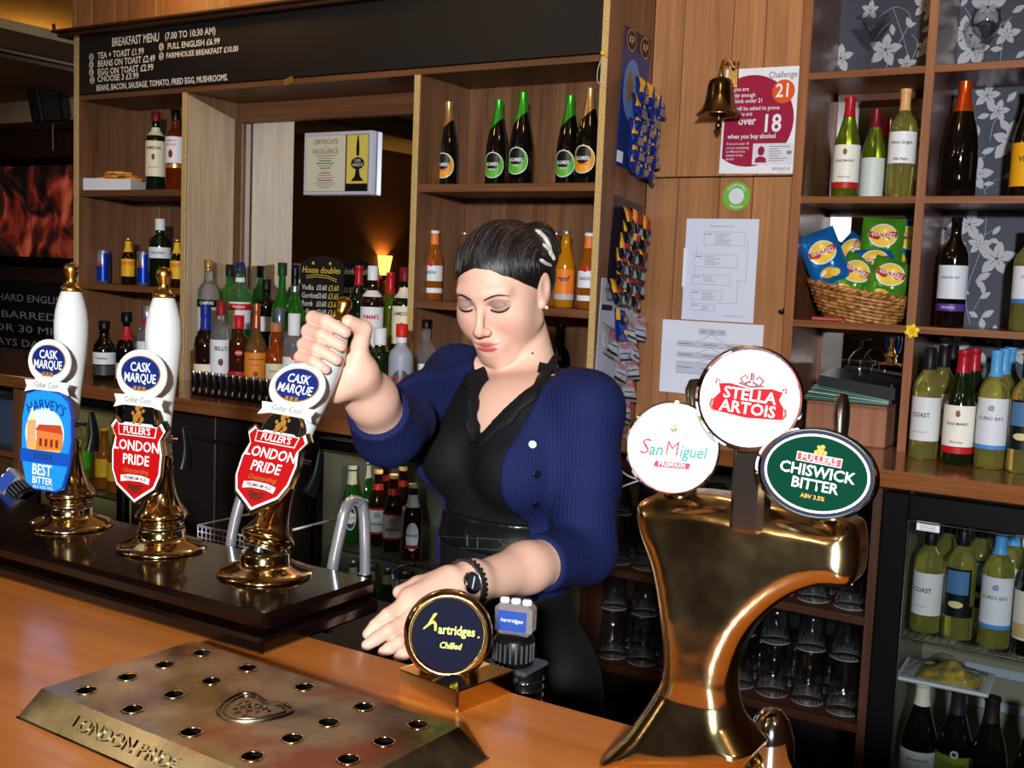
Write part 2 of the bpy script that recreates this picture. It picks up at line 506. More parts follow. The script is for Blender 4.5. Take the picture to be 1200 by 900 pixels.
# ================================================================== back bar shelf unit (left)
unit = thing('back_bar_shelf_unit', 'tall oak back bar unit with mirror, shelves and gold tape edges', 'shelf unit', (-2.7, 3.05, ZC))
def U(mb, name, m, parent=None):      # world-coordinate mesh under the unit
    o = mb.build(name, m, parent or unit)
    if parent is None:
        o.matrix_parent_inverse = Matrix.Translation(-Vector(unit.location))
    return o
SHELF_Y0, SHELF_Y1 = 2.9, 3.2
for (a, b, top) in ((-3.921, -3.891, 2.392), (-3.289, -3.264, 2.13), (-2.208, -2.184, 2.13), (-1.535, -1.512, 2.45)):
    U(MB().box((a, SHELF_Y0, ZC), (b, SHELF_Y1, top), 0.001), 'upright', OAK)
    U(MB().box((a + .001, SHELF_Y0 - .0025, ZC), (b - .001, SHELF_Y0, top), 0.0004), 'gold_trim', GOLDTRIM)
U(MB().box((-3.891, SHELF_Y0, 2.13), (-1.535, SHELF_Y1, 2.15), 0.001), 'top_panel', OAK_H)
U(MB().box((-3.264, 3.165, 2.055), (-2.208, SHELF_Y1, 2.13), 0.002), 'mirror_head', OAK_H)
U(MB().box((-3.264, 3.165, ZC), (-3.246, SHELF_Y1, 2.055), 0.002), 'mirror_jamb', OAK)
U(MB().box((-3.246, 3.185, ZC), (-2.208, 3.192, 2.055)), 'mirror', MIRROR)
PALE = wood('painted_bounce_oak', rgb(150, 126, 98), rgb(196, 172, 140), rough=0.5, grain='z', vary=0.0)  # paler oak colour paints in flash light bounced off the mirror
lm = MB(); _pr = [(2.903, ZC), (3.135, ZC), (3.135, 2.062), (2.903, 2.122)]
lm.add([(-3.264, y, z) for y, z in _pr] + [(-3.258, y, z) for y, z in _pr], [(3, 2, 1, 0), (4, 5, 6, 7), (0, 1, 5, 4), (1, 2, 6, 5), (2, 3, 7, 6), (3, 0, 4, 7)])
U(lm, 'painted_bounce_board', PALE)  # slant-topped board added to carry that painted bounce light
U(MB().box((-3.30, 3.192, ZC), (-2.2, 3.21, 2.13)), 'mirror_backing', BLACKM)
for (a, b, zs) in ((-3.891, -3.289, (1.775, 1.402)), (-2.184, -1.535, (1.783, 1.408))):
    n = 4
    for k in range(n):
        w = (b - a) / n
        U(MB().box((a + k * w + .0004, 3.182, ZC), (a + (k + 1) * w - .0004, 3.2, 2.13), 0.0008), 'back_board', OAK)
    for z in zs:
        U(MB().box((a, SHELF_Y0 + .006, z - 0.025), (b, 3.182, z), 0.0015), 'shelf', OAK_H)

# ================================================================== wine shelf unit (right)
wine = thing('wine_shelf_unit', 'dark stained pigeonhole wine unit with floral papered backs', 'shelf unit', (-0.68, 3.3, ZC))
def W(mb, name, m):
    o = mb.build(name, m, wine)
    o.matrix_parent_inverse = Matrix.Translation(-Vector(wine.location))
    return o
WY0, WY1 = 3.175, 3.455
for (a, b) in ((-1.034, -1.008), (-0.687, -0.664), (-0.345, -0.32)):
    W(MB().box((a, WY0 + .004, ZC), (b, WY1, 2.6), 0.001), 'upright', WALNUT)
    W(MB().box((a - .001, WY0 - .002, ZC), (b + .001, WY0 + .004, 2.6), 0.001), 'edge_lipping', wood('lipping_oak', rgb(118, 70, 40), rgb(160, 102, 62), grain='z', vary=0.05))
WZ = (2.113, 1.763, 1.407)
for (a, b) in ((-1.008, -0.687), (-0.664, -0.345)):
    for z in WZ:
        W(MB().box((a, WY0 + .004, z - 0.02), (b, WY1, z), 0.001), 'shelf', WALNUT_H)
WALLPAPER = mat('navy_wallpaper', rgb(40, 46, 62), 0.5)
SILVER_PRINT = mat('silver_flower_print', rgb(160, 160, 164), 0.45, 0.1)
VEIN = WALLPAPER
rows = [(2.113, 2.6), (1.763, 2.093), (1.407, 1.743), (ZC, 1.387)]
LAYER = [0]
def flower(mb, vb, cx, cz, r, n=5, a0=0.2, Y=3.4515):
    LAYER[0] += 1; Y -= .00002 * (LAYER[0] % 40)
    for k in range(n):
        a = a0 + 2 * PI * k / n + random.uniform(-.12, .12)
        L = r * random.uniform(1.0, 1.3); w = L * 0.56
        Y -= .000004; pts = []
        for t, s in ((0.08, .25), (.3, .8), (.55, 1.0), (.8, .62), (1.0, 0.0), (.8, -.62), (.55, -1.0), (.3, -.8), (0.08, -.25)):
            px, pz = t * L, s * w * .5
            pts.append((cx + px * math.cos(a) - pz * math.sin(a), Y, cz + px * math.sin(a) + pz * math.cos(a)))
        mb.add(pts, [tuple(range(len(pts)))[::-1]])
        vb.tube([(cx + .12 * L * math.cos(a), Y - .0003, cz + .12 * L * math.sin(a)), (cx + .42 * L * math.cos(a), Y - .0003, cz + .42 * L * math.sin(a))], 0.0007, 4)
def leaf(mb, cx, cz, a, L, Y=3.4515, w=.5):
    L *= 1.25; LAYER[0] += 1; Y -= .00002 * (LAYER[0] % 40)
    pts = []
    for t, s in ((0, 0), (.25, .7), (.5, 1.0), (.78, .6), (1.0, 0.0), (.78, -.6), (.5, -1.0), (.25, -.7)):
        px, pz = t * L, s * w * L * .5
        pts.append((cx + px * math.cos(a) - pz * math.sin(a), Y, cz + px * math.sin(a) + pz * math.cos(a)))
    mb.add(pts, [tuple(range(len(pts)))[::-1]])
def stem(mb, pts, Y=3.4515, r=0.003):
    mb.tube([(p[0], Y + .0006, p[1]) for p in smooth_path([(p[0], p[1], 0) for p in pts], 6)], r, 4, flat=0.3)
for ci, (a, b) in enumerate(((-1.008, -0.687), (-0.664, -0.345))):
    for ri, (z0, z1) in enumerate(rows):
        if ci == 0 and ri > 0:
            W(MB().box((a, WY1 - .006, z0), (b, WY1, z1)), 'mirror_back', MIRROR)
            W(MB().box((a, WY1 - .012, z1 - .022), (b, WY1 - .006, z1)).box((a, WY1 - .012, z0), (a + .012, WY1 - .006, z1)), 'mirror_frame', WALNUT)
        else:
            W(MB().box((a, WY1 - .003, z0), (b, WY1, z1)), 'papered_back', WALLPAPER)
            mb, vb = MB(), MB()
            def q(px, py):
                p = at_y(px, py, 3.4515); return p.x, p.z
            if ci == 0:
                for (px, py, r) in ((1038, 58, .047), (1084, 56, .026), (985, 68, .04), (1062, 75, .028), (1084, 6, .03), (1020, 12, .025)):
                    flower(mb, vb, *q(px, py), r)
                for (px, py, an, L) in ((1068, 33, 2.0, .03), (1080, 38, .6, .026), (1045, 28, 4.9, .028), (1064, 30, .2, .02), (1083, 25, 1.2, .022)):
                    leaf(mb, *q(px, py), an, L)
                stem(mb, [q(1038, 80), q(1055, 48), q(1067, 20), q(1050, 8), q(1030, 20)]); stem(mb, [q(1066, 72), q(1057, 40), q(1046, 8)]); stem(mb, [q(1070, 68), q(1075, 50), q(1068, 40)])
            elif ri == 0:
                for (px, py, r) in ((1158, 8, .045), (1129, 37, .036), (1140, 58, .045), (1180, 40, .03)):
                    flower(mb, vb, *q(px, py), r)
                for (px, py, an, L) in ((1186, 15, .5, .03), (1175, 35, 5.6, .028), (1160, 58, .0, .028), (1190, 68, .6, .026), (1126, 8, 1.0, .026), (1145, 75, 1.2, .03)):
                    leaf(mb, *q(px, py), an, L)
                stem(mb, [q(1172, 72), q(1174, 40), q(1164, 15), q(1150, 30)]); stem(mb, [q(1135, 72), q(1138, 55)]); stem(mb, [q(1172, 30), q(1186, 20)]); stem(mb, [q(1130, 8), q(1138, 22), q(1134, 35)])
            elif ri == 1:
                for (px, py, r) in ((1157, 112, .034), (1184, 165, .05), (1143, 205, .045), (1170, 130, .03), (1118, 130, .028)):
                    flower(mb, vb, *q(px, py), r)
                for (px, py, an, L) in ((1172, 140, 5.4, .035), (1160, 134, 3.4, .028), (1146, 160, 1.8, .03), (1150, 180, .4, .03), (1175, 208, .3, .036), (1165, 215, 3.2, .024), (1180, 120, .9, .03), (1140, 130, 2.4, .026), (1186, 222, 1.0, .03)):
                    leaf(mb, *q(px, py), an, L)
                stem(mb, [q(1155, 228), q(1150, 212), q(1143, 200), q(1158, 178), q(1172, 170)]); stem(mb, [q(1160, 165), q(1164, 145), q(1170, 135), q(1162, 118)]); stem(mb, [q(1155, 222), q(1165, 212), q(1178, 208)])
            elif ri == 2:
                for (px, py, r) in ((1136, 263, .04), (1168, 303, .045), (1148, 287, .028), (1112, 275, .03)):
                    flower(mb, vb, *q(px, py), r)
                for (px, py, an, L) in ((1132, 285, 3.4, .035), (1146, 283, 5.6, .038), (1144, 328, .5, .035), (1144, 328, 5.5, .03), (1163, 275, .9, .026), (1160, 280, 5.9, .024), (1136, 345, 2.6, .02), (1148, 350, .6, .028), (1150, 372, .6, .032), (1150, 372, 4.9, .03), (1146, 372, 2.6, .025), (1152, 345, 1.6, .024)):
                    leaf(mb, *q(px, py), an, L)
                stem(mb, [q(1137, 380), q(1132, 355), q(1136, 330), q(1145, 305), q(1154, 275), q(1156, 250)]); stem(mb, [q(1142, 330), q(1160, 315), q(1166, 306)]); stem(mb, [q(1137, 372), q(1142, 362), q(1150, 346)]); stem(mb, [q(1154, 275), q(1164, 270)])
            else:
                for (px, py, r) in ((1120, 405, .04), (1150, 430, .035), (1190, 412, .035), (1165, 395, .03)):
                    flower(mb, vb, *q(px, py), r)
                for (px, py, an, L) in ((1180, 395, .5, .03), (1135, 395, 1.0, .03)):
                    leaf(mb, *q(px, py), an, L)
            o = mb.build('floral_print', SILVER_PRINT, wine); o['kind'] = 'stuff'; o.matrix_parent_inverse = Matrix.Translation(-Vector(wine.location))
            o = vb.build('floral_vein', VEIN, wine); o['kind'] = 'stuff'; o.matrix_parent_inverse = Matrix.Translation(-Vector(wine.location))

# ================================================================== bar top, pump plinth
bar = thing('bar_counter', 'honey coloured polished wooden bar top in the foreground', 'bar counter', (-0.8, 0.55, 0))
def part_w(mb, name, m, root):
    o = mb.build(name, m, root)
    o.matrix_parent_inverse = root.matrix_basis.inverted()
    return o
part_w(MB().box((-3.6, 0.15, ZB - 0.05), (0.9, 0.93, ZB), 0.004), 'bar_top', BAR_WOOD, bar)
part_w(MB().box((-3.6, 0.22, 0.0), (0.9, 0.26, ZB - 0.05)), 'bar_front_panel', DARKWOOD, bar)
part_w(MB().box((-3.6, 0.86, ZB - 0.16), (0.9, 0.90, ZB - 0.05)), 'back_rail', DARKWOOD, bar)
part_w(MB().box((-0.42, 0.935, ZB - 0.10), (0.9, 0.95, ZB - 0.052), 0.002), 'steel_edge', STEEL, bar)
for sx in (-2.0, -1.1, 0.5):
    part_w(MB().box((sx, 0.27, ZB - 0.52), (sx + .03, 0.85, ZB - 0.05)), 'bracket', DARKWOOD, bar)
slab = thing('pump_plinth', 'dark lacquered wooden plinth the three beer pumps stand on', 'plinth', (-1.4, 0.95, ZB))
part_w(MB().box((-2.6, 0.862, ZS - 0.022), (-0.838, 1.055, ZS), 0.006), 'plinth_top', DARKWOOD, slab)
part_w(MB().box((-2.6, 0.848, ZB), (-0.828, 1.05, ZS - 0.022), 0.004), 'plinth_skirt', DARKWOOD, slab)

# ================================================================== under the back counter
CARC = mat('dark_cabinet', rgb(30, 24, 22), 0.5)
uc = thing('under_counter_cupboard', 'dark cupboard fronts under the back counter behind the pumps', 'cupboard', (-3.2, 2.7, 0))
def xs(px, py, Y): return at_y(px, py, Y).x
XA0, XA1 = xs(38, 540, 2.62), xs(150, 560, 2.62)       # left glass-door fridge
XB0 = xs(368, 600, 2.62); XB1 = -1.50                   # beer fridge
for (a, b) in ((XA1 + .01, XB0 - .01),):
    n = 4; w = (b - a) / n
    for k in range(n):
        part_w(MB().box((a + k * w + .004, 2.62, 0.08), (a + (k + 1) * w - .004, 2.645, ZC - 0.16), 0.004), 'door', CARC, uc)
        part_w(MB().box((a + k * w + .004, 2.62, ZC - 0.15), (a + (k + 1) * w - .004, 2.645, ZC - 0.05), 0.003), 'drawer_front', CARC, uc)
    part_w(MB().box((a, 2.645, 0.0), (b, 3.2, ZC - 0.05)), 'carcass', BLACKM, uc)
lc = thing('open_side_cupboard', 'brown open cupboard at the far left end of the back counter', 'cupboard', (-4.9, 2.7, 0))
for X in (XA0 - .03, XA0 - 0.75):
    part_w(MB().box((X, 2.56, 0), (X + .025, 3.2, ZC - .045)), 'side', OAK, lc)
for z in (0.25, 0.72):
    part_w(MB().box((XA0 - .72, 2.58, z), (XA0 - .03, 3.2, z + .02)), 'shelf', OAK_H, lc)
part_w(MB().box((XA0 - .72, 3.18, 0), (XA0 - .03, 3.2, ZC - .05)), 'back', CARC, lc)
tag(MB().box((XA0 - .40, 2.62, 0.74), (XA0 - .06, 2.9, 0.93), 0.02).build('plastic_tub', mat('blue_grey_tub', rgb(70, 84, 110), 0.5)), 'blue grey plastic tub in the open cupboard at far left', 'tub')

def cooler(name, label, a, b, Y0, Y1, z0, z1, fw=0.04, shelves=(0.5,), inner=rgb(120, 122, 128), fcol=BLACK, wire=True):
    c = thing(name, label, 'fridge', ((a + b) / 2, Y0, z0))
    IN = mat('cooler_inner_%d' % int(inner[0] * 1000), inner, 0.35)
    P = lambda mb, n, m: part_w(mb, n, m, c)
    P(MB().box((a, Y1 - .02, z0), (b, Y1, z1)).box((a, Y0 + .03, z0), (a + .025, Y1 - .02, z1)).box((b - .025, Y0 + .03, z0), (b, Y1 - .02, z1))
      .box((a + .025, Y0 + .03, z1 - .025), (b - .025, Y1 - .02, z1)).box((a + .025, Y0 + .03, z0), (b - .025, Y1 - .02, z0 + .03)), 'liner', IN)
    for (p, q_) in (((a, z0), (a + fw, z1)), ((b - fw, z0), (b, z1)), ((a + fw, z1 - fw), (b - fw, z1)), ((a + fw, z0), (b - fw, z0 + fw * 1.5))):
        P(MB().box((p[0], Y0, p[1]), (q_[0], Y0 + .03, q_[1]), 0.003), 'door_frame', fcol)
    P(MB().box((a + fw, Y0 + .012, z0 + fw), (b - fw, Y0 + .015, z1 - fw)), 'door_glass', thin_glass('cooler_door_glass', (0.93, 0.95, 0.95, 1), 0.35))
    P(MB().tube([(a + fw + .003, Y0 - .002, z0 + .06), (a + fw + .003, Y0 - .002, z1 - fw - .003), (b - fw, Y0 - .002, z1 - fw - .003)], 0.0025, 6), 'glass_seal', STEEL)
    for z in shelves:
        m = MB()
        m.tube([(a + .03, Y0 + .06, z - .006), (b - .03, Y0 + .06, z - .006)], .0035, 6)
        k = a + .03
        while k < b - .03:
            m.tube([(k, Y0 + .06, z - .003), (k, Y1 - .03, z - .003)], .0016, 4); k += .02
        P(m, 'wire_shelf', STEEL)
    return c
cool_l = cooler('glass_door_fridge', 'small glass door fridge with soft drinks, behind the leftmost beer pump', XA0, XA1, 2.60, 3.15, 0.12, ZC - .06, shelves=(0.62,), inner=rgb(150, 140, 96))
cool_b = cooler('glass_door_fridge', 'glass door beer fridge left of the barmaid', XB0, XB1, 2.60, 3.15, 0.12, ZC - .09, shelves=(0.615, 0.30), inner=rgb(120, 118, 100), fw=0.03)
XF0, XF1 = -0.644, 0.05
cool_r = cooler('glass_door_fridge', 'black framed wine fridge at bottom right', XF0, XF1, 2.86, 3.42, 0.10, 0.995, fw=0.064, shelves=(0.615, 0.16), inner=rgb(120, 132, 140))
part_w(MB().box((-0.56, 2.871, 0.905), (-0.505, 2.8715, 0.928)), 'notice_sticker', WHITE, cool_r)
for k in range(4):
    part_w(MB().box((-0.552, 2.8706, 0.924 - k * .005), (-0.514, 2.8709, 0.9225 - k * .005)), 'sticker_print', GREYINK, cool_r)
# moulded back of the wine fridge
for z in (0.40, 0.30):
    part_w(MB().box((-0.5, 3.385, z), (0.0, 3.40, z + .03), 0.006), 'back_moulding', mat('fridge_moulding', rgb(150, 160, 170), 0.4), cool_r)
lamp('fridge_lamp', 'POINT', (-0.3, 3.1, 0.95), 0.35, (0.85, 0.93, 1.0), 0.03)
lamp('fridge_lamp', 'POINT', ((XB0 + XB1) / 2 - .2, 2.75, ZC - .13), 0.5, (1.0, 0.9, 0.7), 0.03)
lamp('fridge_lamp', 'POINT', ((XA0 + XA1) / 2, 2.9, ZC - .12), 0.35, (1.0, 0.85, 0.5), 0.03)

GRACK = wood('glass_rack_wood', rgb(52, 30, 20), rgb(80, 48, 32), rough=.4, grain='z', vary=.05); GRACK_H = wood('glass_rack_wood_horizontal', rgb(52, 30, 20), rgb(80, 48, 32), rough=.3, grain='x', vary=.05)
gs = thing('glass_rack_shelves', 'open wooden shelves of beer glasses under the right counter', 'shelf unit', (-1.1, 2.9, 0))
for (a, b) in ((-0.669, -0.646), (-1.50, -1.48)):
    part_w(MB().box((a, 2.86, 0), (b, 3.45, ZC - .045), 0.001), 'upright', GRACK, gs)
for z in (0.06, 0.365, 0.655):
    part_w(MB().box((-1.48, 2.87, z - .022), (-0.669, 3.45, z), 0.001), 'shelf', GRACK_H, gs)
part_w(MB().box((-1.5, 3.44, 0), (-0.65, 3.455, ZC - .045)), 'back', BLACKM, gs)
# ================================================================== implicit surfaces (for cast metal, bodies, cloth)
class Field:
    """Signed distance on a regular grid; shapes only touch the cells near them."""
    def __init__(s, lo, hi, h):
        s.lo = np.array(lo, float); s.h = h
        s.n = np.maximum(np.ceil((np.array(hi, float) - s.lo) / h).astype(int) + 1, 4)
        s.d = np.full(s.n, 1.0, np.float32)
    def sub(s, c0, c1, pad):
        a = np.clip(np.floor((np.array(c0) - pad - s.lo) / s.h).astype(int), 0, s.n)
        b = np.clip(np.ceil((np.array(c1) + pad - s.lo) / s.h).astype(int) + 1, 0, s.n)
        if np.any(b <= a):
            return None
        ax = [(s.lo[i] + s.h * np.arange(a[i], b[i])).astype(np.float32) for i in range(3)]
        X, Y, Z = np.meshgrid(*ax, indexing='ij')
        return (slice(a[0], b[0]), slice(a[1], b[1]), slice(a[2], b[2])), X, Y, Z
    def merge(s, sl, d, k, op):
        o = s.d[sl]
        if op == 'add':
            if k > 0:
                hh = np.clip(0.5 + 0.5 * (o - d) / k, 0, 1)
                r = o * (1 - hh) + d * hh - k * hh * (1 - hh)
                r = np.where(o > 0.9, d, r)
            else:
                r = np.minimum(o, d)
        else:
            if k > 0:
                hh = np.clip(0.5 - 0.5 * (o + d) / k, 0, 1)
                r = o * (1 - hh) - d * hh + k * hh * (1 - hh)
            else:
                r = np.maximum(o, -d)
        s.d[sl] = r
    def cone(s, a, b, ra, rb, k=0.01, op='add'):
        """Round cone from a to b."""
        a = np.array(a, float); b = np.array(b, float); r = max(ra, rb)
        g = s.sub(np.minimum(a, b), np.maximum(a, b), r + k + 3 * s.h + 0.01)
        if g is None: return s
        sl, X, Y, Z = g
        ab = b - a; L2 = max(float(ab @ ab), 1e-12)
        t = np.clip(((X - a[0]) * ab[0] + (Y - a[1]) * ab[1] + (Z - a[2]) * ab[2]) / L2, 0, 1)
        d = np.sqrt((X - a[0] - t * ab[0]) ** 2 + (Y - a[1] - t * ab[1]) ** 2 + (Z - a[2] - t * ab[2]) ** 2) - (ra + (rb - ra) * t)
        s.merge(sl, d, k, op); return s
    def ell(s, c, r, R=None, k=0.01, op='add'):
        """Ellipsoid with radii r in the axes R (rows)."""
        c = np.array(c, float); r = np.array(r, float)
        m = float(r.max())
        g = s.sub(c - m, c + m, k + 3 * s.h + 0.01)
        if g is None: return s
        sl, X, Y, Z = g
        X = X - c[0]; Y = Y - c[1]; Z = Z - c[2]
        if R is not None:
            R = np.array(R, float)
            X, Y, Z = (R[0, 0] * X + R[0, 1] * Y + R[0, 2] * Z, R[1, 0] * X + R[1, 1] * Y + R[1, 2] * Z, R[2, 0] * X + R[2, 1] * Y + R[2, 2] * Z)
        k0 = np.sqrt((X / r[0]) ** 2 + (Y / r[1]) ** 2 + (Z / r[2]) ** 2)
        k1 = np.sqrt((X / r[0] ** 2) ** 2 + (Y / r[1] ** 2) ** 2 + (Z / r[2] ** 2) ** 2)
        d = k0 * (k0 - 1.0) / np.maximum(k1, 1e-9)
        s.merge(sl, d.astype(np.float32), k, op); return s
    def func(s, lo, hi, fn, k=0.0, op='add', pad=0.0):
        g = s.sub(lo, hi, pad)
        if g is None: return s
        sl, X, Y, Z = g
        s.merge(sl, fn(X, Y, Z).astype(np.float32), k, op); return s
    def surface(s, smooth=2, lam=0.5):
        """Naive surface nets -> verts, quads."""
        d = s.d
        ins = d < 0
        n = s.n
        cx = ins[:-1, :-1, :-1].astype(np.int8)
        cnt = np.zeros(tuple(n - 1), np.int8)
        for i in (0, 1):
            for j in (0, 1):
                for k in (0, 1):
                    cnt += ins[i:n[0] - 1 + i, j:n[1] - 1 + j, k:n[2] - 1 + k]
        act = (cnt > 0) & (cnt < 8)
        idx = np.full(tuple(n - 1), -1, np.int64)
        cells = np.argwhere(act)
        idx[act] = np.arange(len(cells))
        corner = [(i, j, k) for i in (0, 1) for j in (0, 1) for k in (0, 1)]
        vals = np.stack([d[cells[:, 0] + c[0], cells[:, 1] + c[1], cells[:, 2] + c[2]] for c in corner], 1)
        acc = np.zeros((len(cells), 3)); num = np.zeros(len(cells))
        for a in range(8):
            for b in range(a + 1, 8):
                ca, cb = np.array(corner[a]), np.array(corner[b])
                if np.abs(ca - cb).sum() != 1: continue
                va, vb = vals[:, a], vals[:, b]
                m = (va < 0) != (vb < 0)
                t = np.where(m, va / np.where(m, va - vb, 1), 0)
                p = ca[None] + (cb - ca)[None] * t[:, None]
                acc += np.where(m[:, None], p, 0); num += m
        V = (cells + acc / num[:, None]) * s.h + s.lo
        Q = []
        for ax in range(3):
            o1, o2 = [(1, 2), (2, 0), (0, 1)][ax]
            sl0 = [slice(None)] * 3; sl1 = [slice(None)] * 3
            sl0[ax] = slice(0, n[ax] - 1); sl1[ax] = slice(1, n[ax])
            a = ins[tuple(sl0)]; b = ins[tuple(sl1)]
            E = np.argwhere(a != b)
            E = E[(E[:, o1] > 0) & (E[:, o2] > 0) & (E[:, o1] < n[o1] - 1) & (E[:, o2] < n[o2] - 1)]
            sgn = a[E[:, 0], E[:, 1], E[:, 2]]
            def at(d1, d2):
                q = E.copy(); q[:, o1] += d1; q[:, o2] += d2
                return idx[q[:, 0], q[:, 1], q[:, 2]]
            q = np.stack([at(-1, -1), at(0, -1), at(0, 0), at(-1, 0)], 1)
            q[~sgn] = q[~sgn][:, ::-1]
            Q.append(q)
        Q = np.concatenate(Q)
        Q = Q[(Q >= 0).all(1)]
        if smooth:
            e = np.concatenate([Q[:, [0, 1]], Q[:, [1, 2]], Q[:, [2, 3]], Q[:, [3, 0]]])
            for it in range(smooth):
                sm = np.zeros_like(V); c = np.zeros(len(V))
                for a, b in ((0, 1), (1, 0)):
                    for dim in range(3):
                        sm[:, dim] += np.bincount(e[:, a], V[e[:, b], dim], len(V))
                    c += np.bincount(e[:, a], minlength=len(V))
                l = lam if it % 2 == 0 else -lam * 1.03
                V = V + l * (sm / np.maximum(c, 1)[:, None] - V)
        return V, Q

def np_mesh(name, V, Q):
    me = bpy.data.meshes.new(name)
    me.vertices.add(len(V)); me.vertices.foreach_set('co', np.asarray(V, np.float32).ravel())
    me.loops.add(len(Q) * 4); me.polygons.add(len(Q))
    me.loops.foreach_set('vertex_index', np.asarray(Q, np.int32).ravel())
    me.polygons.foreach_set('loop_start', np.arange(0, len(Q) * 4, 4, dtype=np.int32))
    me.polygons.foreach_set('use_smooth', np.ones(len(Q), bool))
    me.update(calc_edges=True); me.validate()
    return me

# ================================================================== the three beer pumps
NAVY = mat('badge_blue', rgb(12, 36, 104), 0.45, spec=.25)
CLIP_RED = mat('clip_red', rgb(160, 8, 12), 0.45, spec=.25)
CLIP_WHITE = mat('clip_white', rgb(215, 216, 210), 0.6, spec=.15)
GOLD_INK = mat('gold_ink', rgb(170, 120, 50), 0.5, 0.3, spec=.2)
PORCELAIN = mat('white_porcelain', rgb(196, 198, 196), 0.12, coat=0.3)
KNOBGOLD = mat('matt_gold', rgb(205, 160, 78), 0.28, 1.0)
HARVEY_BLUE = mat('harvey_blue', rgb(24, 130, 214), 0.35, coat=0.3)
HARVEY_DK = mat('harvey_deep_blue', rgb(14, 72, 164), 0.35, coat=0.3)
SKY_P = mat('print_sky', rgb(190, 220, 240), 0.4)
BRICK_P = mat('print_brick', rgb(200, 110, 50), 0.4)
ROOF_P = mat('print_roof', rgb(170, 60, 30), 0.4)
YEL_P = mat('print_yellow', rgb(214, 170, 50), 0.4)

def plate(outline, z0, z1, name, m, parent, M=None, bev=0.0):
    return link(name, MB().prism(outline, z0, z1, bev=bev).mesh(name), m, parent, M=M)
def S(o, k, dx=0, dy=0, ky=None):
    return [(p[0] * k + dx, p[1] * (ky or k) + dy) for p in o]
T = Matrix.Translation

def cask_badge(parent, cy, w=0.041):
    """Round white quality badge with a blue oval and a ribbon, above a pump clip."""
    h = w * 0.80
    plate(circle(w, 36, 0, cy, h), -0.002, 0.001, 'badge_disc', CLIP_WHITE, parent, bev=0.0006)
    plate(circle(w * .80, 36, 0, cy + .002, h * .70), 0.001, 0.0016, 'badge_rim', GOLD_INK, parent)
    plate(circle(w * .76, 36, 0, cy + .002, h * .66), 0.0016, 0.0022, 'badge_oval', NAVY, parent)
    lettering('CASK', 0.0165, CLIP_WHITE, parent, T((0, cy + .0095, 0.0024)), 0.02, sx=.82)
    lettering('MARQUE', 0.0165, CLIP_WHITE, parent, T((0, cy - .0045, 0.0024)), 0.02, sx=.78)
    for k in (-1, 0, 1):
        plate([(k * .0072 - .0024, cy - .0205), (k * .0072 + .0024, cy - .0205), (k * .0072 + .0024, cy - .0145), (k * .0072 - .0024, cy - .0145)], 0.0022, 0.0026, 'badge_cask', GOLD_INK, parent)
    rb = [(-.041, -.010), (-.024, -.006), (.024, -.006), (.041, -.010), (.037, -.002), (.041, .007), (.024, .0075), (.020, .010), (-.020, .010), (-.024, .0075), (-.041, .007), (-.037, -.002)]
    plate(S(rb, 1, 0, cy - .034), 0.001, 0.0035, 'badge_ribbon', CLIP_WHITE, parent, bev=0.0006)
    lettering('Cellar Cool', 0.0105, GREYP, parent, T((0, cy - .0325, 0.0038)), sx=.9)

